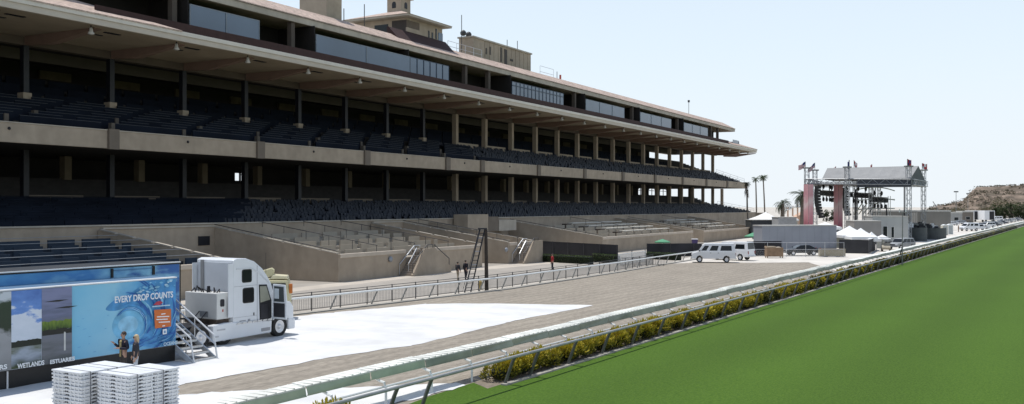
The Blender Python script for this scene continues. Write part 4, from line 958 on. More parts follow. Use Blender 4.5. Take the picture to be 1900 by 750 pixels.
for i in range(46):
    r0 = r_.uniform(27, 82); a0 = r_.uniform(-62, 70); sp_ = r_.uniform(22, 70) * 40 / (r0 + 10)
    swirl(r0, a0, a0 + sp_, r_.uniform(.5, 2.0), r_.choice((1, 1, 1, 2, 0, 1, 4)))
for i in range(9): swirl(r_.uniform(23, 27), r_.uniform(-60, 90), r_.uniform(100, 170), r_.uniform(.3, .9), r_.choice((1, 0, 2)))
for i in range(40):                       # spray along the crest
    x_ = r_.uniform(252, 324); y_ = 548 - (x_ - 252) * .38 + r_.gauss(0, 6); d_ = r_.uniform(.5, 2.2)
    ink([(x_ - d_ * 1.6, y_), (x_, y_ - d_), (x_ + d_ * 1.8, y_ - d_ * .4), (x_ + d_ * .3, y_ + d_ * .8)], r_.choice((3, 2, 2, 4)))
for i in range(26):                       # rippled foot of the wave
    x_ = r_.uniform(235, 322); y_ = 652 - (x_ - 235) * .16 - r_.uniform(4, 22); l_ = r_.uniform(6, 18)
    ink([(x_ - l_, y_ + l_ * .28), (x_, y_ - .8), (x_ + l_ * .8, y_ - l_ * .5), (x_, y_ + .9)], r_.choice((1, 1, 2, 0)))
for i in range(16):                       # faint flecks in the open water
    x_ = r_.uniform(140, 205); y_ = r_.uniform(560, 655); l_ = r_.uniform(1, 4); ink([(x_ - l_, y_ + l_ * .2), (x_, y_ - .4), (x_ + l_, y_ - l_ * .2), (x_, y_ + .4)], r_.choice((4, 2, 0)))
kb(wm, 'wave_print', inks(), wv, fix=False)
LAY[0] = 40
sky_m = rampmat('print_sky', [(0, (0.55, 0.62, 0.72)), (0.45, (0.62, 0.68, 0.78)), (0.55, (0.13, 0.27, 0.62)), (1, (0.07, 0.16, 0.45))], 'Z', 1.6, 3.9, 1.6, 1.3, (1, 1, 2.2))
pb = rect(xa, xb, sky_m, 'sky_print')
def printpart(parent, a, b, z0, z1, m, nm): 
    LAY[0] += 1; y = YP + 0.012 - 0.0022 * LAY[0]
    mb = MB(); n = 14; r_ = random.Random(int(z0 * 100 + a * 7))
    top = [(a + (b - a) * i / n, z1 + r_.uniform(-.03, .03)) for i in range(n + 1)]
    mb.ngon([(a, y, z0), (b, y, z0)] + [(p, y, q) for p, q in reversed(top)]); return kb(mb, nm, m, parent)
printpart(pb, xa + .01, xb - .01, pz0 + .01, 1.55, rampmat('print_water', [(0, (0.05, 0.07, 0.03)), (0.4, (0.24, 0.28, 0.34)), (0.6, (0.32, 0.37, 0.45)), (1, (0.10, 0.12, 0.07))], 'Z', 0.7, 1.6, 1.5, 1.2, (1, 1, 3)), 'water_print')
printpart(pb, xa + .01, xb - .01, 1.5, 1.72, flat('print_far_bank', (0.012, 0.018, 0.012)), 'bank_print')
pc = rect(xb, xc, rampmat('print_lake', [(0, (0.10, 0.11, 0.12)), (0.3, (0.16, 0.17, 0.20)), (0.6, (0.12, 0.14, 0.22)), (1, (0.20, 0.22, 0.36))], 'Z', 0.7, 3.5, 1.4, 0.9, (0.7, 1, 4)), 'wetland_print')
printpart(pc, xb + .01, xc - .01, 1.98, 2.32, rampmat('print_reeds', [(0, (0.015, 0.03, 0.008)), (0.5, (0.10, 0.17, 0.02)), (1, (0.20, 0.26, 0.04))], 'Z', 1.9, 2.5, 4, 1.2, (3, 1, 1)), 'reed_print')
printpart(pc, xb + .01, xc - .01, 1.80, 1.99, flat('print_shadow', (0.02, 0.02, 0.018)), 'shadow_print')
printpart(pc, xb + .9, xb + 0.97, 1.15, 1.85, flat('print_egret', (0.6, 0.6, 0.58)), 'egret_print')
for za, x0_ in ((3.05, xb + .1), (2.78, xb + .5)):
    LAY[0] += 1; y = YP + 0.012 - 0.0022 * LAY[0]; mb = MB(); mb.ngon([(x0_, y, za), (x0_ + .6, y, za - .03), (x0_ + 1.0, y, za + .02), (x0_ + .5, y, za + .04)]); kb(mb, 'ripple_print', flat('print_shadow', (0.02, 0.02, 0.018)), pc)
pa = rect(pX0, xa, rampmat('print_river', [(0, (0.22, 0.23, 0.24)), (0.45, (0.30, 0.31, 0.33)), (0.55, (0.015, 0.03, 0.015)), (0.85, (0.02, 0.04, 0.02)), (0.95, (0.5, 0.55, 0.6))], 'Z', 0.7, 3.6, 2.0, 0.5, (1, 1, 1.5)), 'river_print')
# lettering
wh = mat('letter_white', (0.82, 0.84, 0.86), 0.5, 0.02); paleb = mat('letter_pale', (0.50, 0.66, 0.76), 0.5, 0.05)
def tlab(body, px0, px1, py, hgt, m, parent=pu, shear=0, bold=0.008):
    a, z = pop(px0, py); b_ = pos(px1)
    o = text(body, hgt * 1.38, (a - KO[0], YP - 0.15 - KO[1], z - KO[2]), m, parent, shear=shear, bold=bold)
    wd = o.dimensions.x if o.dimensions.x else 1
    xs = [v.co.x for v in o.data.vertices]; o.scale = ((b_ - a) / (max(xs) - min(xs)), 1, 1)
    return o
tlab('EVERY DROP COUNTS', 208, 316, 562, 0.26, wh)
tlab('WETLANDS', 28, 78, 683.5, 0.17, wh); tlab('ESTUARIES', 88, 134, 675, 0.15, wh); tlab('OCEANS', 299, 325, 641.5, 0.14, paleb); tlab('RIVERS', -34, 8, 690, 0.17, wh)
to = text('for', 0.52, (-8.05 - KO[0], -0.035 - KO[1], 2.92), wh, tl, shear=0.25, bold=0.01); to = text('change', 0.50, (-8.55 - KO[0], -0.035 - KO[1], 2.28), wh, tl, shear=0.25, bold=0.01)
for o_2, a, b in ((tl.children[-2], -7.95, -7.25), (tl.children[-1], -8.6, -6.55)):
    xs = [v.co.x for v in o_2.data.vertices]; o_2.scale = ((b - a) / (max(xs) - min(xs)), 1, 1); o_2.location.x = a - KO[0]
# orange notice with rows of small white writing (illegible in the photograph), logo marks, small white tag
orange = flat('notice_orange', (0.62, 0.16, 0.04), 0.05)
sg = ppanel([(283, 575), (314.5, 573), (314.5, 605.5), (284.5, 609.5)], orange, 'notice')
for i, (a, b, y) in enumerate(((296, 304, 581), (288, 311, 586), (287, 308, 591), (291, 312, 596), (298, 303, 603))):
    ppanel([(a, y + 1), (b, y), (b, y + 1.8), (a, y + 2.8)], wh, 'notice_line', sg)
lg = ppanel([(281, 566), (287, 560), (294, 558), (299, 561), (293, 566)], flat('logo_red', (0.45, 0.05, 0.08)), 'logo_mark')
ppanel([(279, 568), (312, 565), (312, 567), (279, 570)], paleb, 'logo_line')
tg = ppanel([(298.5, 611), (306, 610), (306, 619.5), (298.5, 620.5)], wh, 'white_tag')
ppanel([(300.5, 613.5), (304, 613), (304, 617.5), (300.5, 618)], flat('tag_blue', (0.15, 0.3, 0.5)), 'tag_mark', tg)

# ---------------------------------------------------------------- steel steps beside the pop-out
st = empty('entry_steps', K.w(-7.35, -1.4), K.rot, 'grey steel entry steps with handrails leaning against the mural trailer', 'steps')
SO = (-7.35, -1.4, 0.0)
sa, sb_, ytop, ybot, ztop = -8.02, -6.75, -0.15, -2.75, 1.55
steel = mat('step_steel', (0.55, 0.56, 0.56), 0.4, 0.1, 3, metal=0.15); srail = mat('step_rail', (0.66, 0.67, 0.68), 0.35, 0.05, 3, metal=0.2); tread_m = mat('tread_dark', (0.10, 0.10, 0.10), 0.6, 0.2, 4)
n = 7
for i in range(n):
    t = (i + 0.6) / n; y = ytop + (ybot - ytop) * t; z = ztop * (1 - t)
    mb = MB(); mb.box(sa + .05, sb_ - .05, y - 0.15, y + 0.16, z - 0.03, z + 0.02); tr_ = mb.build('tread', tread_m, st, off=SO)
    mb = MB(); mb.box(sa + .05, sb_ - .05, y - 0.185, y - 0.152, z - 0.05, z + 0.03); mb.build('nosing', steel, tr_, off=SO)
for x in (sa, sb_):
    mb = MB(); mb.prism([(ytop, ztop - 0.12), (ytop, ztop + 0.08), (ybot, 0.12), (ybot - .05, 0.0), (ybot + .25, 0.0)], x - 0.03, x + 0.03, 'x'); mb.build('stringer', steel, st, off=SO)
    for h in (0.95, 0.55):
        mb = MB(); mb.tube([(x, ytop + .05, ztop), (x, ytop, ztop + h), (x, ybot + .1, 0.1 + h), (x, ybot - .12, 0.0)] if h > .6 else [(x, ytop, ztop + h), (x, ybot, 0.1 + h)], 0.038, 6)
        if h > .6: mb.tube([(x, (ytop + ybot) / 2, ztop / 2), (x, (ytop + ybot) / 2, ztop / 2 + h)], 0.022, 5)
        mb.build('handrail', srail, st, off=SO)
mb = MB(); mb.box(sa + .03, sb_ - .03, ybot - .1, ybot - .03, 0.0, 0.05); mb.build('foot_bar', steel, st, off=SO)
for x in (sa, sb_):
    mb = MB(); mb.tube([(x, -0.9, 0), (x, -0.9, 1.1)], 0.03, 5); mb.build('step_leg', steel, st, off=SO)

# ---------------------------------------------------------------- stacks of white plastic floor panels
fp_m = mat('white_plastic', (0.72, 0.73, 0.74), 0.4, 0.05, 2.0, var2=0.06, scale2=0.7)
slot_m = mat('slot_dark', (0.05, 0.05, 0.055), 0.7)
C0 = P(238.6, 697.7, 1.36)[:2]; cs, cw_ = T.loc(*C0)
proto = empty('floor_panel'); LN, WD, TH = 0.97, 1.5, 0.1133
mb = MB(); mb.box(0, LN, 0, WD, 0.058, TH - 0.004); mb.box(0.03, LN - .03, 0.03, WD - .03, 0.006, 0.0578)
for q in range(5):
    x = 0.1 + q * 0.19; mb.box(x, x + 0.05, 0.002, 0.03, 0.0, 0.058); mb.box(x, x + 0.05, WD - .03, WD - .002, 0.0, 0.058)
for q in range(7):
    y = 0.12 + q * 0.2; mb.box(0.002, 0.03, y, y + .05, 0, 0.058); mb.box(LN - .03, LN - .002, y, y + .05, 0, 0.058)
mb.build('slab', fp_m, proto, bevel=0.006)
mb = MB(); mb.box(0.42, 0.54, 0.0, 0.028, 0.018, 0.05); mb.box(0.0, 0.028, 0.68, 0.82, 0.018, 0.05); mb.build('handle_slot', slot_m, proto)
piles = [(0.0, 0.0, 'near left pile of the front stack'), (0.985, 0.0, 'right-hand pile of the front stack'), (-0.42, 1.72, 'left pile of the rear stack'), (0.58, 1.75, 'rear pile closest to the two visitors')]
ordn = ['bottom', 'second lowest', 'third lowest', 'fourth lowest', 'fifth lowest', 'sixth lowest', 'sixth from the top', 'fifth from the top', 'fourth from the top', 'third from the top', 'second from the top', 'topmost']
fp = None
for a, b, lb in piles:
    for k in range(12):
        if fp is None: o = proto; fp = o
        else: o = copy_tree(fp)
        jx, jy = rnd.uniform(-.018, .018), rnd.uniform(-.018, .018)
        x, y, _ = T.w(cs + a + jx, cw_ + b + jy)
        place(o, (x, y, k * TH), T.rot + rnd.uniform(-.012, .012), '%s white plastic floor panel in the %s' % (ordn[k], lb)); tag(o, cat='floor panel', group='stacked white plastic floor panels')
for i, (a, b, lb) in enumerate(piles):
    mb = MB(); x0, x1 = 0.30, 0.33; hh = 12 * TH
    mb.box(x0, x1, -0.028, -0.022, 0, hh + .006); mb.box(x0, x1, -0.028, WD + .028, hh + .001, hh + .006); mb.box(x0, x1, WD + .022, WD + .028, 0, hh)
    o = mb.build('strap', mat('strap_grey', (0.16, 0.16, 0.17), 0.6)); x, y, _ = T.w(cs + a, cw_ + b); o.location = (x, y, 0); o.rotation_euler = (0, 0, T.rot)
    tag(o, 'thin grey strap around the %s of white panels' % lb, 'strap', 'straps around the panel piles')

# ---------------------------------------------------------------- people
skin_m = mat('skin', (0.42, 0.26, 0.19), 0.6, 0.05, 6)
def skinned(name, chains, m, parent, sub=1):
    me = bpy.data.meshes.new(name); vs = []; es = []; rad = []; roots = []; idx = {}
    for chn in chains:
        prev = None
        for j, (p, r) in enumerate(chn):
            key = tuple(round(c, 4) for c in p)
            if key in idx: i = idx[key]
            else:
                i = len(vs); idx[key] = i; vs.append(p); rad.append(r)
            if prev is not None and prev != i: es.append((prev, i))
            prev = i
    # one root per connected island
    par = list(range(len(vs)))
    def fd(a):
        while par[a] != a: a = par[a]
        return a
    for a, b in es: par[fd(a)] = fd(b)
    seen = set()
    for i in range(len(vs)):
        if fd(i) not in seen: seen.add(fd(i)); roots.append(i)
    me.from_pydata(vs, es, []); o = bpy.data.objects.new(name + '_tmp', me); COL.objects.link(o)
    md = o.modifiers.new('skin', 'SKIN'); md.use_smooth_shade = True
    for i, sv in enumerate(me.skin_vertices[0].data):
        r = rad[i]; sv.radius = r if isinstance(r, tuple) else (r, r); sv.use_root = i in roots
    ss_ = o.modifiers.new('sub', 'SUBSURF'); ss_.levels = ss_.render_levels = sub
    bpy.context.view_layer.update()
    me2 = bpy.data.meshes.new_from_object(o.evaluated_get(bpy.context.evaluated_depsgraph_get()))
    bpy.data.objects.remove(o); me2.name = name
    me2.materials.clear(); me2.materials.append(m)
    me2.polygons.foreach_set('use_smooth', [True] * len(me2.polygons))
    q = bpy.data.objects.new(name, me2); COL.objects.link(q); q.parent = parent
    return q
def person(loc, face, label, h=1.75, top=(0.02, 0.02, 0.03), legs=(0.05, 0.05, 0.06), hair=(0.05, 0.035, 0.025), shirt=None, arms=((0.02, .24, 0.0), (0.02, -.24, 0.0)), stride=0.0, bun=False, shades=False, legw=1.0, longhair=False, elbow=None, long_top=False):
    """faces local +x; arms: offset of each wrist from hanging straight down"""
    k = h / 1.75
    o = empty('person', loc, face, label, 'person')
    V = lambda x, y, z: (x * k, y * k, z * k)
    pel = V(0, 0, .95); chest = V(0, 0, 1.33); neck = V(-.01, 0, 1.49); hd0 = V(.01, 0, 1.58); hd1 = V(.015, 0, 1.66); hd2 = V(.0, 0, 1.735)
    body = [[(pel, (.15 * k, .10 * k)), (V(0, 0, 1.12), (.13 * k, .095 * k)), (chest, (.155 * k, .105 * k)), (V(0, 0, 1.44), (.09 * k, .07 * k)), (neck, .052 * k), (hd0, .068 * k), (hd1, .088 * k), (hd2, .06 * k)]]
    coat = [[(V(0, 0, .86 if not long_top else .78), (.165 * k, .125 * k)), (V(0, 0, 1.0), (.16 * k, .12 * k)), (V(0, 0, 1.15), (.15 * k, .115 * k)), (chest, (.175 * k, .125 * k)), (V(0, 0, 1.45), (.10 * k, .085 * k))]]
    trou = [[(V(0, 0, .98), (.155 * k, .11 * k)), (V(0, 0, .9), (.16 * k, .115 * k))]]
    shoes = MB(); hands = []
    for sgn, st_ in ((1, stride), (-1, -stride)):
        hip = V(0, .09 * sgn, .90); kn = V(.5 * st_ + .015, .095 * sgn, .50); an = V(st_ - .02, .10 * sgn, .09)
        body.append([(pel, (.15 * k, .10 * k)), (hip, .085 * k), (kn, .055 * k), (an, .04 * k), (V(st_ + .12, .105 * sgn, .035), .03 * k)])
        trou.append([(V(0, 0, .9), (.16 * k, .115 * k)), (hip, .098 * k * legw), (kn, .075 * k * legw), (V(st_ - .02, .10 * sgn, .07), .062 * k * legw)])
        shoes.ball(V(st_ + .05, .105 * sgn, .045), .05 * k, 10, .9, 2.7, .95)
        wx, wy, wz = arms[0 if sgn > 0 else 1]
        sh = V(0, .185 * sgn, 1.415); wr = V(wx, wy, .82 + wz)
        if elbow and elbow[0 if sgn > 0 else 1]: eb = V(*elbow[0 if sgn > 0 else 1])
        else: eb = V(wx * .3 - .03, (wy + .2 * sgn) / 2 + .02 * sgn, 1.13 + wz * .25)
        body.append([(chest, (.155 * k, .105 * k)), (sh, .06 * k), (eb, .043 * k), (wr, .030 * k)])
        coat.append([(chest, (.175 * k, .125 * k)), (sh, .078 * k), (eb, .062 * k), (tuple(Vector(wr) * .9 + Vector(eb) * .1), .05 * k)])
        d = (Vector(wr) - Vector(eb)).normalized(); sd = d.cross(Vector((0, 0, 1)))
        sd = Vector((1, 0, 0)) if sd.length < .3 else sd.normalized()
        w0 = Vector(wr); palm = w0 + d * .085 * k
        body.append([(wr, .030 * k), (tuple(w0 + d * .05 * k), (.038 * k, .018 * k)), (tuple(palm), (.036 * k, .016 * k))])
        nz = d.cross(sd).normalized()
        for fi in range(4):
            b0 = palm + sd * (.027 - .018 * fi) * k - d * .012 * k; ln = (.068, .078, .072, .056)[fi] * k
            hands.append([(tuple(b0), .0095 * k), (tuple(b0 + d * ln * .55 + nz * .008), .009 * k), (tuple(b0 + d * ln + nz * .028 * k), .0075 * k)])
        b0 = w0 + d * .03 * k + sd * .03 * k
        hands.append([(tuple(b0), .011 * k), (tuple(b0 + d * .03 * k + sd * .025 * k), .010 * k), (tuple(b0 + d * .06 * k + sd * .03 * k), .008 * k)])
    skinned('body', body + hands, skin_m, o)
    def cm(c): return mat('cloth_%02x%02x%02x' % tuple(int(min(1, q) * 255) for q in c), c, 0.85, 0.15, 8)
    jacket = skinned('jacket', coat, cm(top), o); skinned('trousers', trou, cm(legs), o); shoes.build('shoes', mat('shoe', (0.03, 0.025, 0.02)), o, smooth=True)
    hm = mat('hair_%02x%02x%02x' % tuple(int(q * 255) for q in hair), hair, 0.6, 0.2, 20)
    hb = MB(); hb.ball(V(-.022, 0, 1.675), .098 * k, 12, 1.02, 1.02, .92)
    if longhair: hb.ball(V(-.06, 0, 1.60), .095 * k, 12, 1.35, .75, 1.0); hb.ball(V(-.075, 0, 1.50), .08 * k, 10, 1.3, .6, 1.1)
    if bun: hb.ball(V(-.12, 0, 1.70), .05 * k, 8)
    hb.build('hair', hm, o, smooth=True)
    fc = MB(); fc.ball(V(.098, 0, 1.63), .017 * k, 8, 1.5); 
    for sg_ in (1, -1): fc.ball(V(.0, .086 * sg_, 1.635), .022 * k, 8, 1.5, .8, .5)
    fc.build('face', skin_m, o, smooth=True)
    mo = MB(); mo.box(*[q * k for q in (.088, .096, -.022, .022, 1.583, 1.592)]); mo.build('mouth', mat('lips', (0.3, 0.12, 0.10)), o)
    if shades:
        gl = MB(); gl.box(*[q * k for q in (.075, .105, -.072, .072, 1.645, 1.685)]); gl.box(*[q * k for q in (-.01, .08, .078, .086, 1.668, 1.678)]); gl.box(*[q * k for q in (-.01, .08, -.086, -.078, 1.668, 1.678)]); gl.build('sunglasses', black_p, o)
    else:
        ey = MB()
        for sg_ in (1, -1): ey.ball(V(.084, .033 * sg_, 1.662), .013 * k, 8, .8)
        ey.build('eyes', mat('eye_dark', (0.03, 0.025, 0.02)), o)
    if shirt:
        sh_ = MB(); sh_.hexa([V(.116, -.05, .84), V(.116, .05, .84), V(.14, .05, .84), V(.14, -.05, .84)], [V(.085, -.065, 1.46), V(.085, .065, 1.46), V(.128, .065, 1.40), V(.128, -.065, 1.40)]); sh_.build('shirt', cm(shirt), o, bevel=.012)
    return o
mx, my = P(229, 703)[:2]
person((mx, my, 0), R(-128), 'man in open dark jacket over khaki shirt, hand raised, behind the panel stacks', 1.80, (0.018, 0.018, 0.03), (0.05, 0.045, 0.04), (0.05, 0.033, 0.025), (0.36, 0.29, 0.13),
       arms=((0.27, .10, .36), (0.24, -.26, .52)), elbow=((-0.02, .29, 1.14), (-0.02, -.33, 1.13)))
mx, my = P(252, 704)[:2]
person((mx, my, 0), R(-155), 'blonde woman in sunglasses and dark grey top beside the man in a jacket', 1.70, (0.035, 0.035, 0.042), (0.45, 0.48, 0.52), (0.55, 0.42, 0.25), arms=((0.05, .24, .02), (0.12, -.22, .06)), shades=True, longhair=True)
mx, my = P(849.5, 520.5)[:2]
person((mx, my, 0), R(55), 'person in dark top and khaki trousers walking left of the ladder mast', 1.66, (0.03, 0.03, 0.035), (0.30, 0.25, 0.18), (0.04, 0.03, 0.02), stride=0.16, bun=True, arms=((0.12, .24, .05), (0.1, -.24, .05)))
mx, my = P(864, 520)[:2]
person((mx, my, 0), R(55), 'person in black jacket and dark trousers walking beside the ladder mast', 1.80, (0.012, 0.012, 0.018), (0.02, 0.02, 0.028), (0.04, 0.03, 0.02), stride=0.14, arms=((0.1, .25, .03), (-0.1, -.25, .03)))
mx, my = P(1025, 502.5)[:2]
person((mx, my, 0), R(200), 'person in red shirt and dark trousers standing alone on the apron', 1.76, (0.32, 0.02, 0.025), (0.025, 0.025, 0.035), (0.03, 0.02, 0.018), arms=((0.12, .22, .12), (0.05, -.24, 0)))

# ---------------------------------------------------------------- things by the outer fence
def W(o, pts): return [(p[0] - o[0], p[1] - o[1], p[2]) for p in pts]
o3 = (*P(903, 539)[:2], 0)
ms = empty('ladder_mast', o3, 0, 'tall dark wooden mast with a leaning ladder beside the white outer rail', 'mast')
Dm = o3[1]; tz = zat(425.5, Dm)
wood = mat('dark_timber', (0.045, 0.035, 0.028), 0.85, 0.25, 3)
mb = MB(); mb.tube(W(o3, [(o3[0], o3[1], 0), PD(901.5, Dm, tz)]), 0.16, 8, r2=0.12); mb.build('pole', wood, ms)
la, lb2 = P(862, 543), P(873.5, 541.5); ta, tb = PD(890.5, Dm, tz), PD(899.5, Dm, tz)
for a, c in ((la, ta), (lb2, tb)):
    mb = MB(); mb.tube(W(o3, [a, c]), 0.06, 6); mb.build('ladder_rail', dark_m, ms)
for i in range(1, 14):
    t = i / 14; a = Vector(la).lerp(Vector(ta), t); c = Vector(lb2).lerp(Vector(tb), t)
    mb = MB(); mb.tube(W(o3, [a, c]), 0.028, 5); mb.build('rung', chrome if i % 3 == 0 else dark_m, ms)
mb = MB(); a = PD(887, Dm, tz); c = PD(903.5, Dm, tz); q = W(o3, [a, c]); mb.box(q[0][0], q[1][0], -0.15, 0.15, tz - 0.02, tz + 0.10); mb.build('top_plate', dark_m, ms)
a, c = P(868, 545.5), PD(887, Dm, tz)
mb = MB(); mb.tube(W(o3, [P(858, 541), PD(889, Dm, tz * .98)]), 0.018, 4); mb.build('guy_wire', dark_m, ms)
hy = empty('hydrant', P(891, 537.5), 0, 'yellow fire hydrant between the ladder mast and the outer rail', 'hydrant')
yel = mat('hydrant_yellow', (0.45, 0.30, 0.03), 0.5, 0.1, 4)
mb = MB(); mb.lathe([(0.19, 0), (0.19, 0.06), (0.13, 0.08), (0.13, 0.52), (0.17, 0.53), (0.17, 0.57), (0.12, 0.66), (0.04, 0.72), (0.03, 0.76)], (0, 0, 0), 14); mb.build('barrel', yel, hy, smooth=True)
for r_ in ((0.12, 0, 0), (-0.12, 0, 0)):
    mb = MB(); mb.lathe([(0.06, 0), (0.06, 0.08 if r_[0] > 0 else -0.08)], (r_[0], 0, 0.42), 10, 'x'); mb.build('hose_outlet', yel, hy)

# cream loader behind the tractor unit
lc = PD(505, 57.0)
lo = empty('wheel_loader', lc, R(8), 'cream construction loader with folded arm and orange lamp behind the truck cab', 'loader')
cream = mat('cream_paint', (0.50, 0.46, 0.28), 0.5, 0.08, 2)
mb = MB(); mb.prism([(-1.6, 0.7), (-1.6, 1.7), (-1.2, 1.9), (-1.0, 2.35), (0.95, 2.30), (1.05, 1.5), (1.05, 0.7)], -0.8, 0.8, 'y'); mb.build('body', cream, lo, bevel=0.05)
mb = MB(); mb.prism([(-1.2, 2.36), (-0.9, 2.75), (0.0, 3.02), (0.15, 2.9), (0.1, 2.55), (-0.3, 2.42)], -0.5, 0.1, 'y'); mb.build('folded_arm', cream, lo, bevel=0.05)
mb = MB(); mb.prism([(-0.1, 2.36), (0.1, 2.62), (0.9, 2.55), (0.95, 2.36)], -0.6, 0.5, 'y'); mb.build('bonnet', mat('cream_light', (0.58, 0.53, 0.36), 0.5), lo, bevel=0.04)
mb = MB(); mb.prism([(-2.0, 2.9), (-1.95, 3.25), (-1.0, 3.2), (-0.8, 3.02)], -0.5, 0.4, 'y'); mb.build('arm_bucket', mat('cream_light', (0.58, 0.53, 0.36)), lo, bevel=0.03)
mb = MB(); mb.tube([(-1.4, 0, 2.0), (-1.5, 0, 2.95)], 0.10, 6); mb.build('boom_strut', cream, lo)
mb = MB(); mb.box(1.02, 1.22, -0.75, -0.5, 1.55, 2.1); mb.build('lamp', mat('lamp_orange', (0.45, 0.13, 0.02), 0.4), lo, bevel=0.03)
mb = MB(); mb.box(-0.85, 0.85, -0.83, -0.802, 1.45, 2.15); mb.build('cab_window', dkglass, lo)
for x in (-1.2, 0.15):
    for y in (-0.75, 0.45):
        mb = MB(); mb.lathe([(0.3, 0), (0.6, 0), (0.65, .06), (0.65, .30), (0.6, .36), (0.3, .36)], (x, y, 0.65), 18, 'y'); wl = mb.build('wheel', rubber, lo)
        mb = MB(); mb.lathe([(0.29, 0.04), (0.1, 0.12), (0.29, 0.32)], (x, y, 0.65), 12, 'y'); mb.build('rim', cream, wl)

# parasols
def parasol(px, py_top, py_rim, wpx, D, label):
    o = empty('parasol', PD(px, D), 0, label, 'parasol', 'green parasols by the terraces')
    zt, zr = zat(py_top, D), zat(py_rim, D); r = wpx / 2 * D / F; n = 8
    gm = mat('parasol_green', (0.10, 0.30, 0.17), 0.8, 0.1, 1)
    mb = MB(); mb.tube([(0, 0, 0), (0, 0, zt)], 0.03, 6); mb.build('pole', rail_w, o)
    mb = MB(); vs = [(0, 0, zt)] + [(r * math.cos(i * 2 * math.pi / n), r * math.sin(i * 2 * math.pi / n), zr + .08) for i in range(n)] + [(r * .99 * math.cos(i * 2 * math.pi / n), r * .99 * math.sin(i * 2 * math.pi / n), zr - .08) for i in range(n)]
    fs = [(0, i + 1, (i + 1) % n + 1) for i in range(n)] + [(i + 1, i + 1 + n, (i + 1) % n + 1 + n, (i + 1) % n + 1) for i in range(n)]
    mb.add(vs, fs); mb.build('canopy', gm, o, fix=False)
    mb = MB(); mb.lathe([(0.35, 0), (0.35, .08), (0.06, .12)], (0, 0, 0), 12); mb.build('base', iron, o)
parasol(1229, 443.5, 449.5, 29, 140, 'green parasol before the terrace wall left of the vans')
parasol(1399, 431, 439, 36, 152, 'green parasol beside the grey site office container')

# dark screened fences, hedges, gate, scaffold barrier near the terraces
screen_m = mat('black_screen', (0.02, 0.02, 0.024), 0.85, 0.25, 0.7, var2=0.2, scale2=0.4)
def screen(a, b, za, label, m=screen_m, step=3.0, cat='fence', nm='screen_fence', group='screened fences', lift=0.05):
    o = empty(nm, (*a[:2], 0), 0, label, cat, group)
    d = Vector((b[0] - a[0], b[1] - a[1], 0)); L_ = d.length; d.normalize(); n = Vector((-d.y, d.x, 0)) * 0.03
    mb = MB(); k = max(2, int(L_ / 1.2)); 
    for i in range(k):
        p, q = d * (L_ * i / k), d * (L_ * (i + 1) / k); j0, j1 = math.sin(i * 1.7) * .04, math.sin((i + 1) * 1.7) * .04
        p2, q2 = p + n * (1 + 20 * j0), q + n * (1 + 20 * j1)
        mb.hexa([p2 + Vector((0, 0, lift)), q2 + Vector((0, 0, lift)), q2 + n + Vector((0, 0, lift)), p2 + n + Vector((0, 0, lift))], [p2 + Vector((0, 0, za)), q2 + Vector((0, 0, za)), q2 + n + Vector((0, 0, za)), p2 + n + Vector((0, 0, za))])
    mb.build('screen', m, o)
    k = max(1, round(L_ / step))
    for i in range(k + 1):
        p = d * (L_ * i / k) - n * 3; mb = MB(); mb.tube([p, p + Vector((0, 0, za + .05))], 0.03, 5); mb.build('fence_post', iron, o)
    return o
screen(P(1000, 478), P(1146, 489)[:2], 2.15, 'long black screened fence behind the clipped hedges near the narrow terrace')
screen(P(1200, 477), P(1330, 476)[:2], 1.75, 'black screened fence directly behind the front of the white vans')
screen(P(1386, 476), P(1450, 475)[:2], 2.0, 'black screened fence left of the black car before the grey container')
hedge_m = leafmat('hedge_leaf', [(0.0, (0.012, 0.02, 0.006)), (0.4, (0.035, 0.06, 0.018)), (0.7, (0.06, 0.095, 0.028)), (1.0, (0.11, 0.15, 0.05))])
def hedge(a, b, h, wd, label, seed):
    a, b = Vector((*a[:2], 0)), Vector((*b[:2], 0)); L_ = (b - a).length; ang = math.atan2(b.y - a.y, b.x - a.x)
    o = empty('clipped_hedge', a, ang, label, 'hedge', 'clipped hedges by the black fence')
    r_ = random.Random(seed); mb = MB(); mb.box(0.05, L_ - .05, -wd / 2 + .08, wd / 2 - .08, 0, h - .08); mb.build('hedge_core', mat('hedge_dark', (0.008, 0.012, 0.005), 0.9), o)
    mb = MB()
    for _ in range(int(L_ * 170)):
        x = r_.uniform(0, L_); f = r_.random()
        if f < .4: p = (x, r_.uniform(-wd / 2, wd / 2), h + r_.uniform(-.05, .03)); d = (r_.uniform(-1, 1), r_.uniform(-1, 1), 1)
        else: p = (x, -wd / 2 + r_.uniform(0, .06), r_.uniform(.05, h)); d = (r_.uniform(-1, 1), -1, r_.uniform(0, 1))
        leaf(mb, p, d, .12, .035, r_)
    mb.build('foliage', hedge_m, o, fix=False)
hedge(P(1004, 485.5), P(1098, 490.5), 0.85, 0.9, 'front clipped hedge at the edge of the apron behind the person in red', 1)
hedge(P(1004, 477.5), P(1100, 484), 0.95, 0.8, 'rear clipped hedge row just below the black screened fence', 2)
hedge(P(1104, 486), P(1146, 489.5), 0.95, 0.9, 'short clipped hedge at the right end of the black fence', 3)
hedge(P(1201, 480.5), P(1262, 483.5), 0.8, 0.8, 'low clipped hedge right of the white gate', 4)
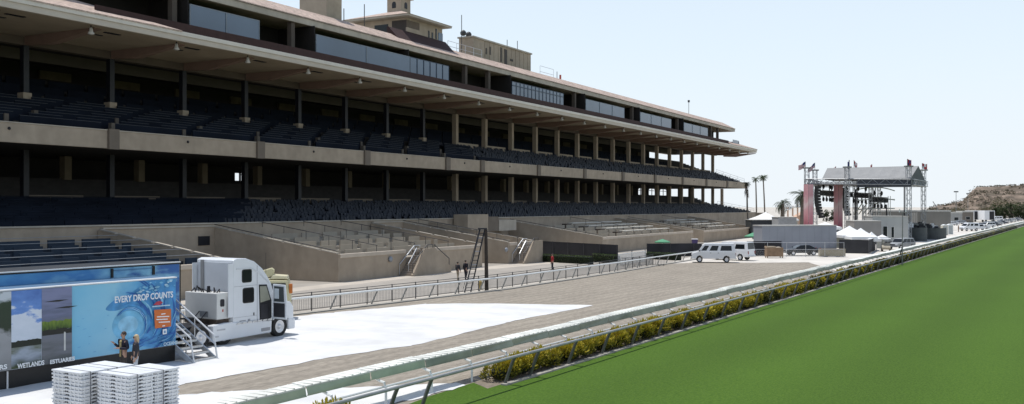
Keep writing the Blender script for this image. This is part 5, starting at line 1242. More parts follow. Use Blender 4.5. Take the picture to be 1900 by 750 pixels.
def gate(a, b, h, label):
    a, b = Vector((*a[:2], 0)), Vector((*b[:2], 0)); L_ = (b - a).length; ang = math.atan2(b.y - a.y, b.x - a.x)
    o = empty('white_gate', a, ang, label, 'gate')
    for i in range(2):
        mb = MB(); x0, x1 = L_ * i / 2 + .03, L_ * (i + 1) / 2 - .03
        for z in (0.1, h): mb.box(x0, x1, -.03, .03, z - .04, z + .04)
        k = int((x1 - x0) / .28)
        for j in range(k + 1): x = x0 + (x1 - x0) * j / k; mb.box(x - .03, x + .03, -.025, .025, 0.1, h)
        mb.build('gate_leaf', rail_w, o)
    for x in (0, L_ / 2, L_):
        mb = MB(); mb.tube([(x, .06, 0), (x, .06, h + .2)], .05, 6); mb.build('gate_post', iron, o)
gate(P(1147, 493), P(1198, 485.5), 1.25, 'white picket double gate between the two black screened fences')
# bike-rack like steel barriers where the outer rail ends
def barrier(a, b, h, label, m=iron):
    a, b = Vector((*a[:2], 0)), Vector((*b[:2], 0)); L_ = (b - a).length; ang = math.atan2(b.y - a.y, b.x - a.x)
    o = empty('crowd_barrier', a, ang, label, 'barrier', 'dark steel crowd barriers by the end of the outer rail')
    mb = MB(); mb.tube([(0, 0, .15), (0, 0, h), (L_, 0, h), (L_, 0, .15), (0, 0, .15)], .025, 5)
    k = int(L_ / .16)
    for j in range(1, k): mb.tube([(L_ * j / k, 0, .15), (L_ * j / k, 0, h)], .014, 4)
    mb.build('frame', m, o)
    for x in (.3, L_ - .3):
        mb = MB(); mb.tube([(x, -.3, .02), (x, .3, .02)], .025, 5); mb.tube([(x, 0, .02), (x, 0, .2)], .025, 5); mb.build('foot', m, o)
for i, (a, b) in enumerate(((1152, 1172), (1173, 1194), (1195, 1216), (1217, 1236))):
    barrier(P(a, 494.5 - i * .3), P(b, 494.2 - i * .3), 0.95, ['dark steel barrier nearest the white gate', 'second dark steel barrier right of the white gate', 'third dark steel barrier, before the low hedge', 'dark steel barrier closest to the white vans'][i])
# purple bin by the terrace
bn = empty('wheeled_bin', P(1289, 459.5), 0, 'dark purple wheeled bin with white lid beside the bench terrace', 'bin')
mb = MB(); mb.hexa([(-.35, -.35, .08), (.35, -.35, .08), (.35, .35, .08), (-.35, .35, .08)], [(-.45, -.42, 1.3), (.45, -.42, 1.3), (.45, .42, 1.3), (-.45, .42, 1.3)]); mb.build('bin_body', mat('bin_purple', (0.05, 0.035, 0.12), 0.5), bn, bevel=.03)
mb = MB(); mb.box(-.48, .48, -.46, .46, 1.31, 1.42); mb.build('bin_lid', white_p, bn, bevel=.03)
for x in (-.3, .3):
    mb = MB(); mb.lathe([(.03, 0), (.12, 0), (.12, .06), (.03, .06)], (x, .3, .12), 10, 'x'); mb.build('wheel', rubber, bn)

# ---------------------------------------------------------------- vehicles
def wheels(o, xs, wd, r):
    for x in xs:
        for s_ in (-1, 1):
            y = s_ * (wd / 2 - .11)
            mb = MB(); mb.lathe([(r * .6, -.11), (r * .93, -.11), (r, -.07), (r, .07), (r * .93, .11), (r * .6, .11)], (x, y, r), 18, 'y'); w_ = mb.build('wheel', rubber, o)
            mb = MB(); mb.lathe([(r * .62, .10 * s_), (r * .5, .06 * s_), (r * .2, .09 * s_), (.02, .115 * s_)], (x, y, r), 14, 'y'); mb.build('rim', MATS['alloy'], w_, smooth=True)
SIDE = {
 'sedan': dict(L=4.6, W=1.8, r=.33, body=[(2.3, .35), (2.32, .62), (2.15, .78), (1.2, .92), (.95, .95), (-1.35, .98), (-2.2, .96), (-2.32, .7), (-2.28, .35)], cab=[(1.15, .93), (.35, 1.40), (-.85, 1.43), (-1.75, .97)], wh=(1.4, -1.38)),
 'suv': dict(L=4.7, W=1.9, r=.38, body=[(2.35, .45), (2.36, .8), (2.2, .98), (1.2, 1.08), (-2.3, 1.12), (-2.36, .8), (-2.32, .45)], cab=[(1.2, 1.07), (.55, 1.72), (-2.0, 1.76), (-2.28, 1.1)], wh=(1.45, -1.4)),
 'pickup': dict(L=5.5, W=1.95, r=.39, body=[(2.75, .5), (2.76, .88), (2.6, 1.05), (1.3, 1.12), (-2.72, 1.12), (-2.75, .5)], cab=[(1.4, 1.11), (.75, 1.78), (-.6, 1.8), (-.85, 1.11)], wh=(1.75, -1.7)),
 'van': dict(L=5.6, W=2.0, r=.38, body=[(2.8, .45), (2.83, .85), (2.74, 1.06), (2.0, 1.26), (-2.72, 1.26), (-2.78, .45)], cab=[(2.1, 1.25), (1.42, 2.02), (1.15, 2.17), (-2.58, 2.2), (-2.73, 1.25)], wh=(1.85, -1.6)),
 'wagon': dict(L=4.7, W=1.85, r=.34, body=[(2.35, .38), (2.36, .68), (2.2, .86), (1.2, .98), (-2.3, 1.02), (-2.36, .7), (-2.32, .38)], cab=[(1.25, .97), (.45, 1.48), (-1.8, 1.5), (-2.25, 1.01)], wh=(1.42, -1.4)),
}
def vehicle(kind, loc, ang, color, label, group=None, cat=None, name=None, scale=1.0):
    S = SIDE[kind]; o = empty(name or {'sedan': 'parked_car', 'suv': 'parked_suv', 'pickup': 'pickup_truck', 'van': 'passenger_van', 'wagon': 'parked_car'}[kind], (loc[0], loc[1], 0.025), ang, label, cat or {'pickup': 'pickup truck', 'van': 'van', 'suv': 'car'}.get(kind, 'car'), group)
    o.scale = (scale,) * 3
    pm = mat('paint_%02x%02x%02x' % tuple(int(c * 255) for c in color), color, 0.25, 0.02, 1, spec=.6)
    hw = S['W'] / 2; r = S['r']
    # body with wheel arches
    b = S['body']; bot = min(z for _, z in b); pts = [p for p in b]
    lowr = []
    x_rear = min(p[0] for p in b)
    for wx in (S['wh'][1], S['wh'][0]):
        lowr += [(wx + (r + .07) * math.cos(R(a)), max(bot, r + (r + .07) * math.sin(R(a)))) for a in (200, 165, 130, 90, 50, 15, -20)]
    mb = MB(); mb.prism(pts + lowr, -hw, hw, 'y'); mb.build('body', pm, o, bevel=.05)
    c = S['cab']; ins = .13
    n = len(c); zt = max(z for _, z in c); zb = min(z for _, z in c)
    yy = lambda z: hw - .03 - ins * (z - zb) / (zt - zb)
    vs = [(x, -yy(z), z) for x, z in c] + [(x, yy(z), z) for x, z in c]
    mb = MB(); mb.add(vs, [tuple(range(n)), tuple(range(2 * n - 1, n - 1, -1))] + [(i, i + n, (i + 1) % n + n, (i + 1) % n) for i in range(n)]); cb = mb.build('cabin', pm, o, bevel=.04)
    # side windows
    def lerp(p, q, t): return (p[0] + (q[0] - p[0]) * t, p[1] + (q[1] - p[1]) * t)
    front0, front1, back1, back0 = c[0], c[1] if kind != 'van' else c[1], c[-2], c[-1]
    zlo, zhi = (zb + .12, zt - .27) if kind == 'van' else (zb + .07, zt - .12)
    def xf(z): return front0[0] + (front1[0] - front0[0]) * (z - front0[1]) / (front1[1] - front0[1])
    def xb(z): return back0[0] + (back1[0] - back0[0]) * (z - back0[1]) / (back1[1] - back0[1])
    nw = {'van': 3, 'suv': 3, 'wagon': 3, 'sedan': 2, 'pickup': 1}[kind]
    for i in range(nw):
        t0, t1 = i / nw, (i + 1) / nw
        def X(z, t): return xf(z) - .16 + (xb(z) + .14 - xf(z) + .16) * t
        if kind == 'van':
            cuts = [(0.03, .20), (.27, .52), (.585, .93)][i]; t0, t1 = cuts
        g_ = .045
        for s_ in (-1, 1):
            mb = MB(); q = [(X(zlo, t0) - g_, zlo), (X(zlo, t1) + g_ * (0 if i == nw - 1 else 1), zlo), (X(zhi, t1) + g_ * (0 if i == nw - 1 else 1), zhi), (X(zhi, t0) - g_, zhi)]
            y_ = lambda z: s_ * (yy(z) + .006)
            y2 = lambda z: s_ * (yy(z) - .02)
            mb.hexa([(x, y_(z), z) for x, z in q], [(x, y2(z), z) for x, z in q]); mb.build('side_window', dkglass, cb)
    for nm, p, q, dx in (('windscreen', front0, front1, .012), ('rear_window', back0, back1, -.012)):
        a_, b_ = lerp(p, q, .12), lerp(p, q, .9); mb = MB()
        v = [(a_[0] + dx, -yy(a_[1]) + .1, a_[1]), (a_[0] + dx, yy(a_[1]) - .1, a_[1]), (b_[0] + dx, yy(b_[1]) - .08, b_[1]), (b_[0] + dx, -yy(b_[1]) + .08, b_[1])]
        mb.hexa(v, [(x - dx * 2.5, y, z) for x, y, z in v]); mb.build(nm, dkglass, cb)
    if kind == 'van': o.scale = (.9, 1, 1.03)
    wheels(o, S['wh'], S['W'], r)
    xm = max(p[0] for p in b)
    for s_ in (-1, 1):
        mb = MB(); y0 = s_ * (hw - .35); mb.box(xm - .06, xm + .012, min(y0, y0 + s_ * .28), max(y0, y0 + s_ * .28), bot + .28, bot + .46); mb.build('headlight', MATS['lamp_glass'], o, bevel=.01)
        mb = MB(); mb.box(x_rear - .012, x_rear + .08, min(s_ * (hw - .2), s_ * (hw - .03)), max(s_ * (hw - .2), s_ * (hw - .03)), bot + .32, bot + .68); mb.build('tail_light', mat('tail_red', (0.25, 0.01, 0.01), 0.3), o)
        mb = MB(); mx_ = c[0][0] - .25; mb.box(mx_ - .06, mx_ + .06, min(s_ * hw, s_ * (hw + .16)), max(s_ * hw, s_ * (hw + .16)), zb + .03, zb + .22); mb.build('wing_mirror', dark_m, o)
        for hx_ in ((.35,) if kind in ('pickup',) else (.45, -.55)):
            mb = MB(); mb.box(hx_ - .09, hx_ + .09, min(s_ * hw, s_ * (hw + .02)), max(s_ * hw, s_ * (hw + .02)), zb - .16, zb - .12); mb.build('door_handle', dark_m, o)
    for x_, nm in ((xm, 'front_bumper'), (x_rear, 'rear_bumper')):
        mb = MB(); mb.box(x_ - .09, x_ + .09, -hw + .06, hw - .06, bot - .02, bot + .16); mb.build(nm, mat('bumper_grey', (0.16, 0.16, 0.165), 0.4) if kind != 'van' else chrome, o, bevel=.03)
    mb = MB(); mb.box(xm - .05, xm + .008, -.5, .5, bot + .25, bot + .44); mb.build('grille', dark_m, o)
    if kind == 'pickup':
        mb = MB(); mb.box(-2.65, -.95, -hw + .1, hw - .1, 1.121, 1.135); mb.build('cargo_bed', dark_m, o)
    return o
WH = (0.74, 0.75, 0.76)
vc = P(1324, 487.2)
vehicle('van', vc, R(172), WH, 'white passenger van in front, side on, nose to the left', 'white vans at the end of the track')
vc = P(1360, 482.8)
vehicle('van', vc, R(140), WH, 'white passenger van parked half hidden behind the other van', 'white vans at the end of the track')
vehicle('sedan', P(1487, 474.2), R(183), (0.015, 0.016, 0.02), 'black saloon car parked before the grey site container')
vehicle('suv', P(1672, 463.5), R(215), (0.33, 0.34, 0.35), 'silver people carrier with pale windscreen beside the golf cart')
mb = MB()
# golf cart
gc = empty('golf_cart', P(1644, 466.5), R(250), 'beige golf cart with white canopy beside the silver people carrier', 'golf cart')
gtan = mat('cart_tan', (0.33, 0.29, 0.22), 0.5)
mb = MB(); mb.prism([(1.15, .3), (1.2, .6), (.8, .95), (.65, .95), (.6, .42), (-.3, .42), (-.35, .72), (-1.15, .75), (-1.2, .3)], -.6, .6, 'y'); mb.build('body', gtan, gc, bevel=.04)
mb = MB(); mb.box(-.75, -.2, -.55, .55, .74, .86); mb.box(-.85, -.72, -.55, .55, .8, 1.25); mb.build('bench_seat', mat('cart_seat', (0.42, 0.40, 0.36)), gc, bevel=.03)
mb = MB(); mb.box(-1.1, .85, -.65, .65, 1.83, 1.9); mb.build('canopy', white_p, gc, bevel=.03)
for x, y in ((.7, .55), (.7, -.55), (-.95, .55), (-.95, -.55)):
    mb = MB(); mb.tube([(x, y, .8), (x * .9, y, 1.83)], .025, 5); mb.build('canopy_post', iron, gc)
mb = MB(); mb.tube([(.75, -.2, .85), (.4, -.2, 1.1)], .02, 5); mb.lathe([(.16, 0), (.18, .02), (.16, .04)], (.38, -.2, 1.1), 12); mb.build('steering_wheel', dark_m, gc)
wheels(gc, (.85, -.85), 1.25, .24)

# brown wooden bin, concrete barrier, chain-link enclosure
cr = empty('timber_bin', P(1436, 478.8), 0, 'open brown timber bin on legs left of the black car', 'bin')
tim = mat('brown_timber', (0.24, 0.16, 0.10), 0.85, 0.2, 1.5)
mb = MB(); mb.box(-1.05, 1.05, -.6, -.54, .2, 1.35); mb.build('front_boards', tim, cr)
mb = MB(); mb.box(-1.05, 1.05, .54, .6, .2, 1.35); mb.build('back_boards', tim, cr)
for x in (-1.05, 1.0):
    mb = MB(); mb.box(x, x + .05, -.538, .538, .2, 1.55 if x < 0 else 1.35); mb.build('end_boards', tim, cr)
mb = MB(); mb.box(-1.0, 1.0, -.53, .53, .2, .26); mb.build('floor_boards', tim, cr)
mb = MB(); mb.prism([(-1.1, 1.36), (-1.02, 1.5), (.1, 1.5), (.12, 1.36)], -.62, .62, 'y'); mb.build('cover_sheet', mat('tan_sheet', (0.36, 0.29, 0.21), 0.8), cr)
mb = MB(); mb.ball((.55, 0, 1.25), .35, 10, .6, 1.2); mb.build('sacks', mat('sack', (0.4, 0.34, 0.27), 0.9), cr, smooth=True)
for x in (-.95, .95):
    for y in (-.5, .5):
        mb = MB(); mb.box(x - .05, x + .05, y - .05, y + .05, 0, .199); mb.build('leg', tim, cr)
br = empty('timber_barrier', P(1543.5, 477), 0, 'long low tan barrier box right of the black car', 'barrier')
mb = MB(); mb.box(-1.68, 1.68, -.35, .35, .09, 1.02); mb.build('panel', mat('tan_board', (0.33, 0.29, 0.21), 0.8, 0.1, 1), br, bevel=.02)
mb = MB(); mb.box(-1.72, 1.72, -.39, .39, 1.022, 1.08); mb.build('top_board', mat('tan_board_dark', (0.24, 0.20, 0.14), 0.8), br)
for x in (-.8, .8):
    mb = MB(); mb.box(x - .18, x + .18, -.3, .3, 0, .088); mb.build('skid', dark_m, br)
cl = empty('chainlink_fence', (*P(1389, 477)[:2], 0), 0, 'see-through chain-link fence on thin posts before the black car', 'fence')
o0 = P(1389, 477); endp = P(1566, 477.5)
mb = MB(); L_ = endp[0] - o0[0]; dy = endp[1] - o0[1]
for z in (.1, 1.0, 1.9): mb.tube([(0, 0, z), (L_, dy, z)], .022, 4)
mb.build('fence_rail', chrome, cl)
mb = MB(); 
for j in range(int(L_ / .22)):
    x = j * .22
    mb.tube([(x, dy * x / L_, .1), (min(L_, x + .9), dy * min(L_, x + .9) / L_, 1.0)], .004, 3, cap=False); mb.tube([(min(L_, x + .9), dy * x / L_, .1), (x, dy * x / L_, 1.0)], .004, 3, cap=False)
mb.build('wire_mesh', chrome, cl, fix=False)
for j in range(6):
    x = L_ * j / 5; mb = MB(); mb.tube([(x, dy * j / 5, 0), (x, dy * j / 5, 1.95)], .035, 5); mb.build('fence_post', chrome, cl)

# ---------------------------------------------------------------- site offices, tents, stage compound
grey_c = mat('container_grey', (0.25, 0.265, 0.30), 0.6, 0.06, 0.4, var2=0.05)
def container(name, loc, ang, L_, W_, H_, m, label, cat, roof=0.12, doors=None, windows=(), base=0.0):
    o = empty(name, (loc[0], loc[1], 0.012), ang, label, cat)
    mb = MB(); mb.box(-L_ / 2, L_ / 2, 0, W_, base + .2, H_); mb.build('wall', m, o, bevel=.02)
    mb = MB(); mb.box(-L_ / 2 - .08, L_ / 2 + .08, -.08, W_ + .08, H_ + .002, H_ + roof); mb.build('roof', mat('roof_pale', (0.45, 0.44, 0.41), 0.8), o)
    mb = MB(); mb.box(-L_ / 2 + .1, L_ / 2 - .1, .1, W_ - .1, 0, base + .2); mb.build('plinth', dark_m, o)
    k = int(L_ / 1.2)
    mb = MB()
    for i in range(1, k): x = -L_ / 2 + L_ * i / k; mb.box(x - .02, x + .02, -.02, -.002, base + .25, H_ - .05)
    mb.build('wall_seam', m, o)
    for x, z0, z1, hw in windows:
        mb = MB(); mb.box(x - hw - .05, x + hw + .05, -.04, -.003, z0 - .05, z1 + .05); f = mb.build('window', rail_w, o)
        mb = MB(); mb.box(x - hw, x + hw, -.05, -.041, z0, z1); mb.build('pane', dkglass, f)
    if doors:
        for x in doors:
            mb = MB(); mb.box(x - .45, x + .45, -.045, -.003, base + .25, base + 2.3); d = mb.build('door', mat('door_dark', (0.08, 0.09, 0.10), 0.5), o)
            mb = MB(); mb.box(x + .28, x + .36, -.08, -.046, base + 1.2, base + 1.35); mb.build('handle', chrome, d)
    return o
a, b = P(1409, 466), P(1557, 464)
container('site_container', ((a[0] + b[0]) / 2, (a[1] + b[1]) / 2), math.atan2(b[1] - a[1] - 1.0, b[0] - a[0]), 12.1, 3.0, 3.68, grey_c, 'long blank grey site office container behind the black car', 'container')
a = PD(1652, 176); container('site_office', a, R(-9), 6.2, 8.0, 4.75, mat('office_grey', (0.40, 0.41, 0.40), 0.7, 0.06, 0.5), 'tall grey site office with three narrow dark windows by the silver car', 'site office', windows=((-1.9, 1.1, 2.9, .22), (-.9, 1.0, 3.0, .35), (.4, 1.0, 2.9, .22)))
a = PD(1610, 170); container('site_office', a, R(-6), 4.6, 6.0, 4.0, mat('office_dark', (0.25, 0.24, 0.23), 0.7, 0.08, 0.5), 'low brownish grey site office left of the taller grey one', 'site office')
def tent(px, D, wpx, zeave, zpeak, label, open_front=False, depth=None):
    r = wpx / 2 * D / F; o = empty('canopy_tent', PD(px, D), R(rnd.uniform(-12, 12)), label, 'tent', 'white canopy tents of the compound')
    tm = mat('tent_white', (0.80, 0.80, 0.79), 0.7, 0.03, 0.8); d = depth or r
    n = 6; mb = MB(); ring = []
    vs = []
    for lv in range(n + 1):
        t = lv / n; k = (1 - t); z = zeave + (zpeak - zeave) * (t * .55 + .45 * t * t)
        vs += [(-r * k, -d * k, z), (r * k, -d * k, z), (r * k, d * k, z), (-r * k, d * k, z)]
    fs = [(l * 4 + i, l * 4 + (i + 1) % 4, (l + 1) * 4 + (i + 1) % 4, (l + 1) * 4 + i) for l in range(n) for i in range(4)]
    mb.add(vs, fs); mb.build('roof', tm, o, fix=False)
    mb = MB(); mb.box(-r, r, -d - .02, -d, zeave - .4, zeave); mb.box(-r, r, d, d + .02, zeave - .4, zeave); mb.box(-r - .02, -r, -d, d, zeave - .4, zeave); mb.box(r, r + .02, -d, d, zeave - .4, zeave); mb.build('valance', tm, o)
    for x in (-1, 1):
        for y in (-1, 1):
            mb = MB(); mb.tube([(x * (r - .06), y * (d - .06), 0), (x * (r - .06), y * (d - .06), zeave)], .04, 5); mb.build('tent_pole', chrome, o)
    if not open_front:
        mb = MB(); mb.box(-r + .1, r - .1, d - .1, d - .06, .1, zeave - .41); mb.build('side_wall', mat('tent_wall', (0.45, 0.46, 0.42), 0.8, 0.1, 0.5), o)
    return o
tent(1531, 158, 50, zat(421, 158), zat(412, 158), 'white peaked tent showing above the grey container roof')
tent(1576, 150, 54, zat(436, 150), zat(419, 150), 'white tent just right of the grey container end')
tent(1597, 145, 46, zat(439, 145), zat(423, 145), 'white tent between the grey container and the brownish office')
tent(1617, 144, 26, zat(443, 144), zat(430, 144), 'small low white tent above the dark screened pen')
tent(1637, 150, 16, zat(440, 150), zat(435, 150), 'smallest white tent just behind the golf cart')
tent(1420, 235, 56, zat(408.5, 235), zat(393.5, 235), 'large white marquee at the far end of the grandstand', depth=6)
tent(1471, 240, 20, zat(407, 240), zat(401.5, 240), 'low white tent right of the large marquee')
screen(P(1557, 470.5), P(1611, 471.5)[:2], 1.95, 'dark slatted screen enclosing the white tents right of the grey container', mat('dark_slat', (0.035, 0.035, 0.038), 0.8, 0.2, 1))
screen(P(1612, 471.5), P(1625, 464)[:2], 1.9, 'short dark screen turning the corner below the small white tent', mat('dark_slat', (0.035, 0.035, 0.038)))
# marker pole by the covered rail
mp_ = empty('marker_pole', P(1674, 492), 0, 'tall thin grey pole with a crosspiece standing at the covered rail', 'pole'); Dp = P(1674, 492)[1]
mb = MB(); mb.tube([(0, 0, 0), (.05, 0, zat(395, Dp))], .075, 7, r2=.05); mb.build('shaft', postgrey, mp_)
mb = MB(); mb.tube([(-.35, 0, zat(394, Dp)), (.45, 0, zat(394, Dp))], .04, 5); mb.build('crosspiece', postgrey, mp_)
for x in (-.3, .4):
    mb = MB(); mb.tube([(x, 0, zat(394, Dp)), (x, 0, zat(388, Dp))], .06, 6); mb.build('sensor', rail_w, mp_)
mb = MB(); mb.tube([(-.5, .2, 0), (.0, 0, 2.0)], .06, 6); mb.build('brace', dark_m, mp_)
# dark equipment pens
def pen(px0, px1, py, H_, label):
    a, b = P(px0, py), P(px1, py - 1.0); o = empty('equipment_pen', ((a[0] + b[0]) / 2, a[1] + 2, 0), 0, label, 'pen', 'dark screened pens of stage equipment')
    r = (b[0] - a[0]) / 2; mb = MB(); n = 18
    for i in range(n):
        t0, t1 = math.pi + math.pi * i / n, math.pi + math.pi * (i + 1) / n
        p, q = (r * math.cos(t0), 3 * math.sin(t0)), (r * math.cos(t1), 3 * math.sin(t1)); mb.hexa([(p[0], p[1], .05), (q[0], q[1], .05), (q[0], q[1] + .06, .05), (p[0], p[1] + .06, .05)], [(p[0], p[1], H_), (q[0], q[1], H_), (q[0], q[1] + .06, H_), (p[0], p[1] + .06, H_)])
    mb.build('screen', mat('pen_screen', (0.09, 0.098, 0.095), 0.8, 0.15, 1), o)
    r_ = random.Random(int(px0))
    for i in range(9):
        x = r_.uniform(-r * .8, r * .8); y = r_.uniform(-1.5, 2); w_ = r_.uniform(.3, .7); z = H_ * r_.uniform(.95, 1.3)
        mb = MB(); mb.box(x - w_, x + w_, y - .4, y + .4, .1, z); mb.box(x - w_ * .5, x + w_ * .5, y - .42, y + .42, z + .003, z + .25); mb.build('equipment_case', [dark_m, white_p, postgrey, iron][i % 4], o, bevel=.03)
pen(1688, 1713, 447.5, 2.6, 'left dark curved pen of stage equipment by the pale road'); pen(1713, 1748, 444.5, 2.3, 'right dark curved pen of stage equipment by the pale road')
for i, (px, py) in enumerate(((1752, 436.5), (1762, 435))):
    o = empty('portable_toilet', P(px, py), 0, ['beige portable toilet nearest the dark pen', 'pale portable toilet right of the beige one'][i], 'portable toilet')
    mb = MB(); mb.box(-.6, .6, -.6, .6, 0, 2.25); mb.build('cabin', mat('toilet_beige', (0.50, 0.48, 0.40), 0.6) if i == 0 else mat('toilet_pale', (0.62, 0.64, 0.63), 0.6), o, bevel=.05)
    mb = MB(); mb.prism([(-.62, 2.251), (0, 2.5), (.62, 2.251)], -.62, .62, 'y'); mb.build('roof', rail_w, o)
    mb = MB(); mb.box(-.42, .42, -.63, -.603, .15, 2.0); mb.build('door', mat('toilet_door', (0.35, 0.38, 0.38), 0.6), o)
px, py = 1778.5, 430.5
person((*P(px, py)[:2], 0), R(180), 'person in brown clothes standing on the pale road left of the parked cars', 1.75, (0.16, 0.12, 0.09), (0.12, 0.09, 0.07))

# --- concert stage
so3 = (*PD(1600, 190)[:2], 0)
sg_ = empty('concert_stage', so3, 0, 'open-air concert stage with grey pitched roof, pink banner towers and flags', 'stage')
truss_m = mat('truss_aluminium', (0.36, 0.37, 0.38), 0.45, 0.15, 2, metal=0.3)
roof_g = mat('stage_roof_grey', (0.27, 0.268, 0.26), 0.8, 0.08, 0.4)
def sb2(mb, name, m, parent=sg_, **kw): return mb.build(name, m, parent, off=so3, **kw)
def truss(a, b, w_, r=.05, cell=1.0, name='truss', m=truss_m):
    a, b = Vector(a), Vector(b); d = (b - a); L_ = d.length; d.normalize(); up = Vector((0, 0, 1)) if abs(d.z) < .8 else Vector((0, 1, 0))
    x = d.cross(up).normalized() * w_ / 2; y = d.cross(x.normalized()).normalized() * w_ / 2; mb = MB(); cs_ = [x + y, x - y, -x - y, -x + y]
    for c in cs_: mb.tube([a + c, b + c], r, 4)
    n = max(2, int(L_ / cell))
    for i in range(n):
        for j in range(4):
            p, q = cs_[j], cs_[(j + 1) % 4]
            if (i + j) % 2: p, q = q, p
            mb.tube([a + d * (L_ * i / n) + p, a + d * (L_ * (i + 1) / n) + q], r * .6, 3, cap=False)
    return sb2(mb, name, m, fix=False)
TW = {}
for nm, px, D in (('a', 1497, 190), ('b', 1512, 203), ('c', 1572, 185.5), ('d', 1587, 199), ('e', 1686, 181), ('f', 1713.5, 199)):
    p = PD(px, D); TW[nm] = p; zt = {'a': 313, 'b': 317, 'c': 311.5, 'd': 313.5, 'e': 310, 'f': 317}[nm]
    z = zat(zt, D); truss((p[0], p[1], 0), (p[0], p[1], z), .75 if nm not in 'f' else .7, .06, .9, 'stage_tower')
    mb = MB(); mb.box(p[0] - .7, p[0] + .7, p[1] - .5, p[1] + .5, z + .0, z + .25); sb2(mb, 'tower_head', postgrey); TW[nm] = (p[0], p[1], z)
def mid(p, q, t): return tuple(p[i] + (q[i] - p[i]) * t for i in range(3))
ze = 11.2
near_l, near_r, far_l, far_r = (*PD(1497, 189)[:2], ze + .3), (*PD(1690, 180.5)[:2], ze), (*PD(1522, 203)[:2], ze), (*PD(1717, 199.5)[:2], ze)
for a, b in ((near_l, near_r), (far_l, far_r), (near_l, far_l), (near_r, far_r)): truss(a, b, 1.0, .07, 1.1, 'roof_beam')
rl, rr = mid(near_l, far_l, .5), mid(near_r, far_r, .5); zr = zat(308, 190)
rl = (*PD(1535, 196)[:2], zr - .2); rr = (rr[0], rr[1], zr)
mb = MB()
nl2 = (*PD(1525, 187.7)[:2], ze + .7); fl2 = (far_l[0] + 3, far_l[1], ze + .7); nr2 = (near_r[0], near_r[1], ze + .7); fr2 = (far_r[0], far_r[1], ze + .7)
n = 8
for (a0, a1), (b0, b1) in (((nl2, nr2), (rl, rr)), ((rl, rr), (fl2, fr2))):
    for i in range(n):
        p, q, r_, t_ = mid(a0, a1, i / n), mid(a0, a1, (i + 1) / n), mid(b0, b1, (i + 1) / n), mid(b0, b1, i / n); sag = .12 if i % 2 else 0
        c = tuple((p[k] + q[k] + r_[k] + t_[k]) / 4 - (.12 if k == 2 else 0) for k in range(3))
        mb.add([p, q, r_, t_, c], [(0, 1, 4), (1, 2, 4), (2, 3, 4), (3, 0, 4)])
mb.add([nl2, rl, fl2], [(0, 1, 2)]); sb2(mb, 'roof_cover', roof_g, fix=False)
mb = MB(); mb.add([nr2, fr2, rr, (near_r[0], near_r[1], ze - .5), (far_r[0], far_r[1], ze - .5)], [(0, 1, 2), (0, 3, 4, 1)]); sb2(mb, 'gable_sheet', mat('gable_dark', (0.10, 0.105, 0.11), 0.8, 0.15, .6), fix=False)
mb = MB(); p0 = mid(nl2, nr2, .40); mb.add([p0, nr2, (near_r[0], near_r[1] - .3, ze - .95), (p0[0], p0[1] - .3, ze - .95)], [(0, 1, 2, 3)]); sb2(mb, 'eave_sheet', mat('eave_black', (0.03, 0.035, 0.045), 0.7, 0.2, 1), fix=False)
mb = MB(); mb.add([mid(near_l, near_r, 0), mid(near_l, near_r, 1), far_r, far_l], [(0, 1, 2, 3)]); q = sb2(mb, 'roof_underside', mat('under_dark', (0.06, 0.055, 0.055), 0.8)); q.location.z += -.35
# pink banners on the two front towers
pink = rampmat('banner_pink', [(0, (0.46, 0.14, 0.18)), (0.35, (0.60, 0.32, 0.34)), (0.55, (0.66, 0.52, 0.51)), (0.7, (0.56, 0.28, 0.31)), (1, (0.60, 0.34, 0.36))], 'Z', 2.5, 11, .5, .9, (1, 1, .5))
for px0, px1, D in ((1495.5, 1510, 186.5), (1551.5, 1565, 191)):
    a, b = PD(px0, D), PD(px1, D); k = (a[0] * .35 + b[0] * .65)
    mb = MB(); mb.quad((a[0], D + 1.5, 2.2), (a[0] + (b[0] - a[0]) * .3, D, 2.2), (a[0] + (b[0] - a[0]) * .3, D, ze - .3), (a[0], D + 1.5, ze - .3)); mb.quad((a[0] + (b[0] - a[0]) * .34, D, 2.2), (b[0], D + .4, 2.2), (b[0], D + .4, ze - .3), (a[0] + (b[0] - a[0]) * .34, D, ze - .3)); sb2(mb, 'banner', pink, fix=False)
truss((*PD(1503, 188)[:2], 0), (*PD(1503, 188)[:2], ze), .7, .06, .9, 'stage_tower'); truss((*PD(1558, 193)[:2], 0), (*PD(1558, 193)[:2], ze), .7, .06, .9, 'stage_tower')
# hanging speaker arrays: each a curve of cabinets
for px, D, y0, y1, bend in ((1518, 187, 348, 402, 9), (1569, 192, 351, 398, 7)):
    nb = 11
    arr = None
    for i in range(nb):
        t = i / (nb - 1); x = PD(px - 2.6 * math.sin(t * 2.2) + bend * t ** 2.2, D)[0]; z = zat(y0 + (y1 - y0) * t, D)
        mb = MB(); h_ = (y1 - y0) / (nb - 1) * D / F * .57; mb.hexa([(x - .55, D - .4, z - h_), (x + .45, D - .5, z - h_ * .7), (x + .45, D + .5, z - h_ * .7), (x - .55, D + .4, z - h_)], [(x - .55, D - .4, z + h_), (x + .45, D - .5, z + h_ * .7), (x + .45, D + .5, z + h_ * .7), (x - .55, D + .4, z + h_)]); sb2(mb, 'speaker_cabinet', black_p)
    x = PD(px, D)[0]; mb = MB(); mb.tube([(x, D, zat(y0, D)), (x, D, ze)], .05, 4); sb2(mb, 'array_cable', dark_m)
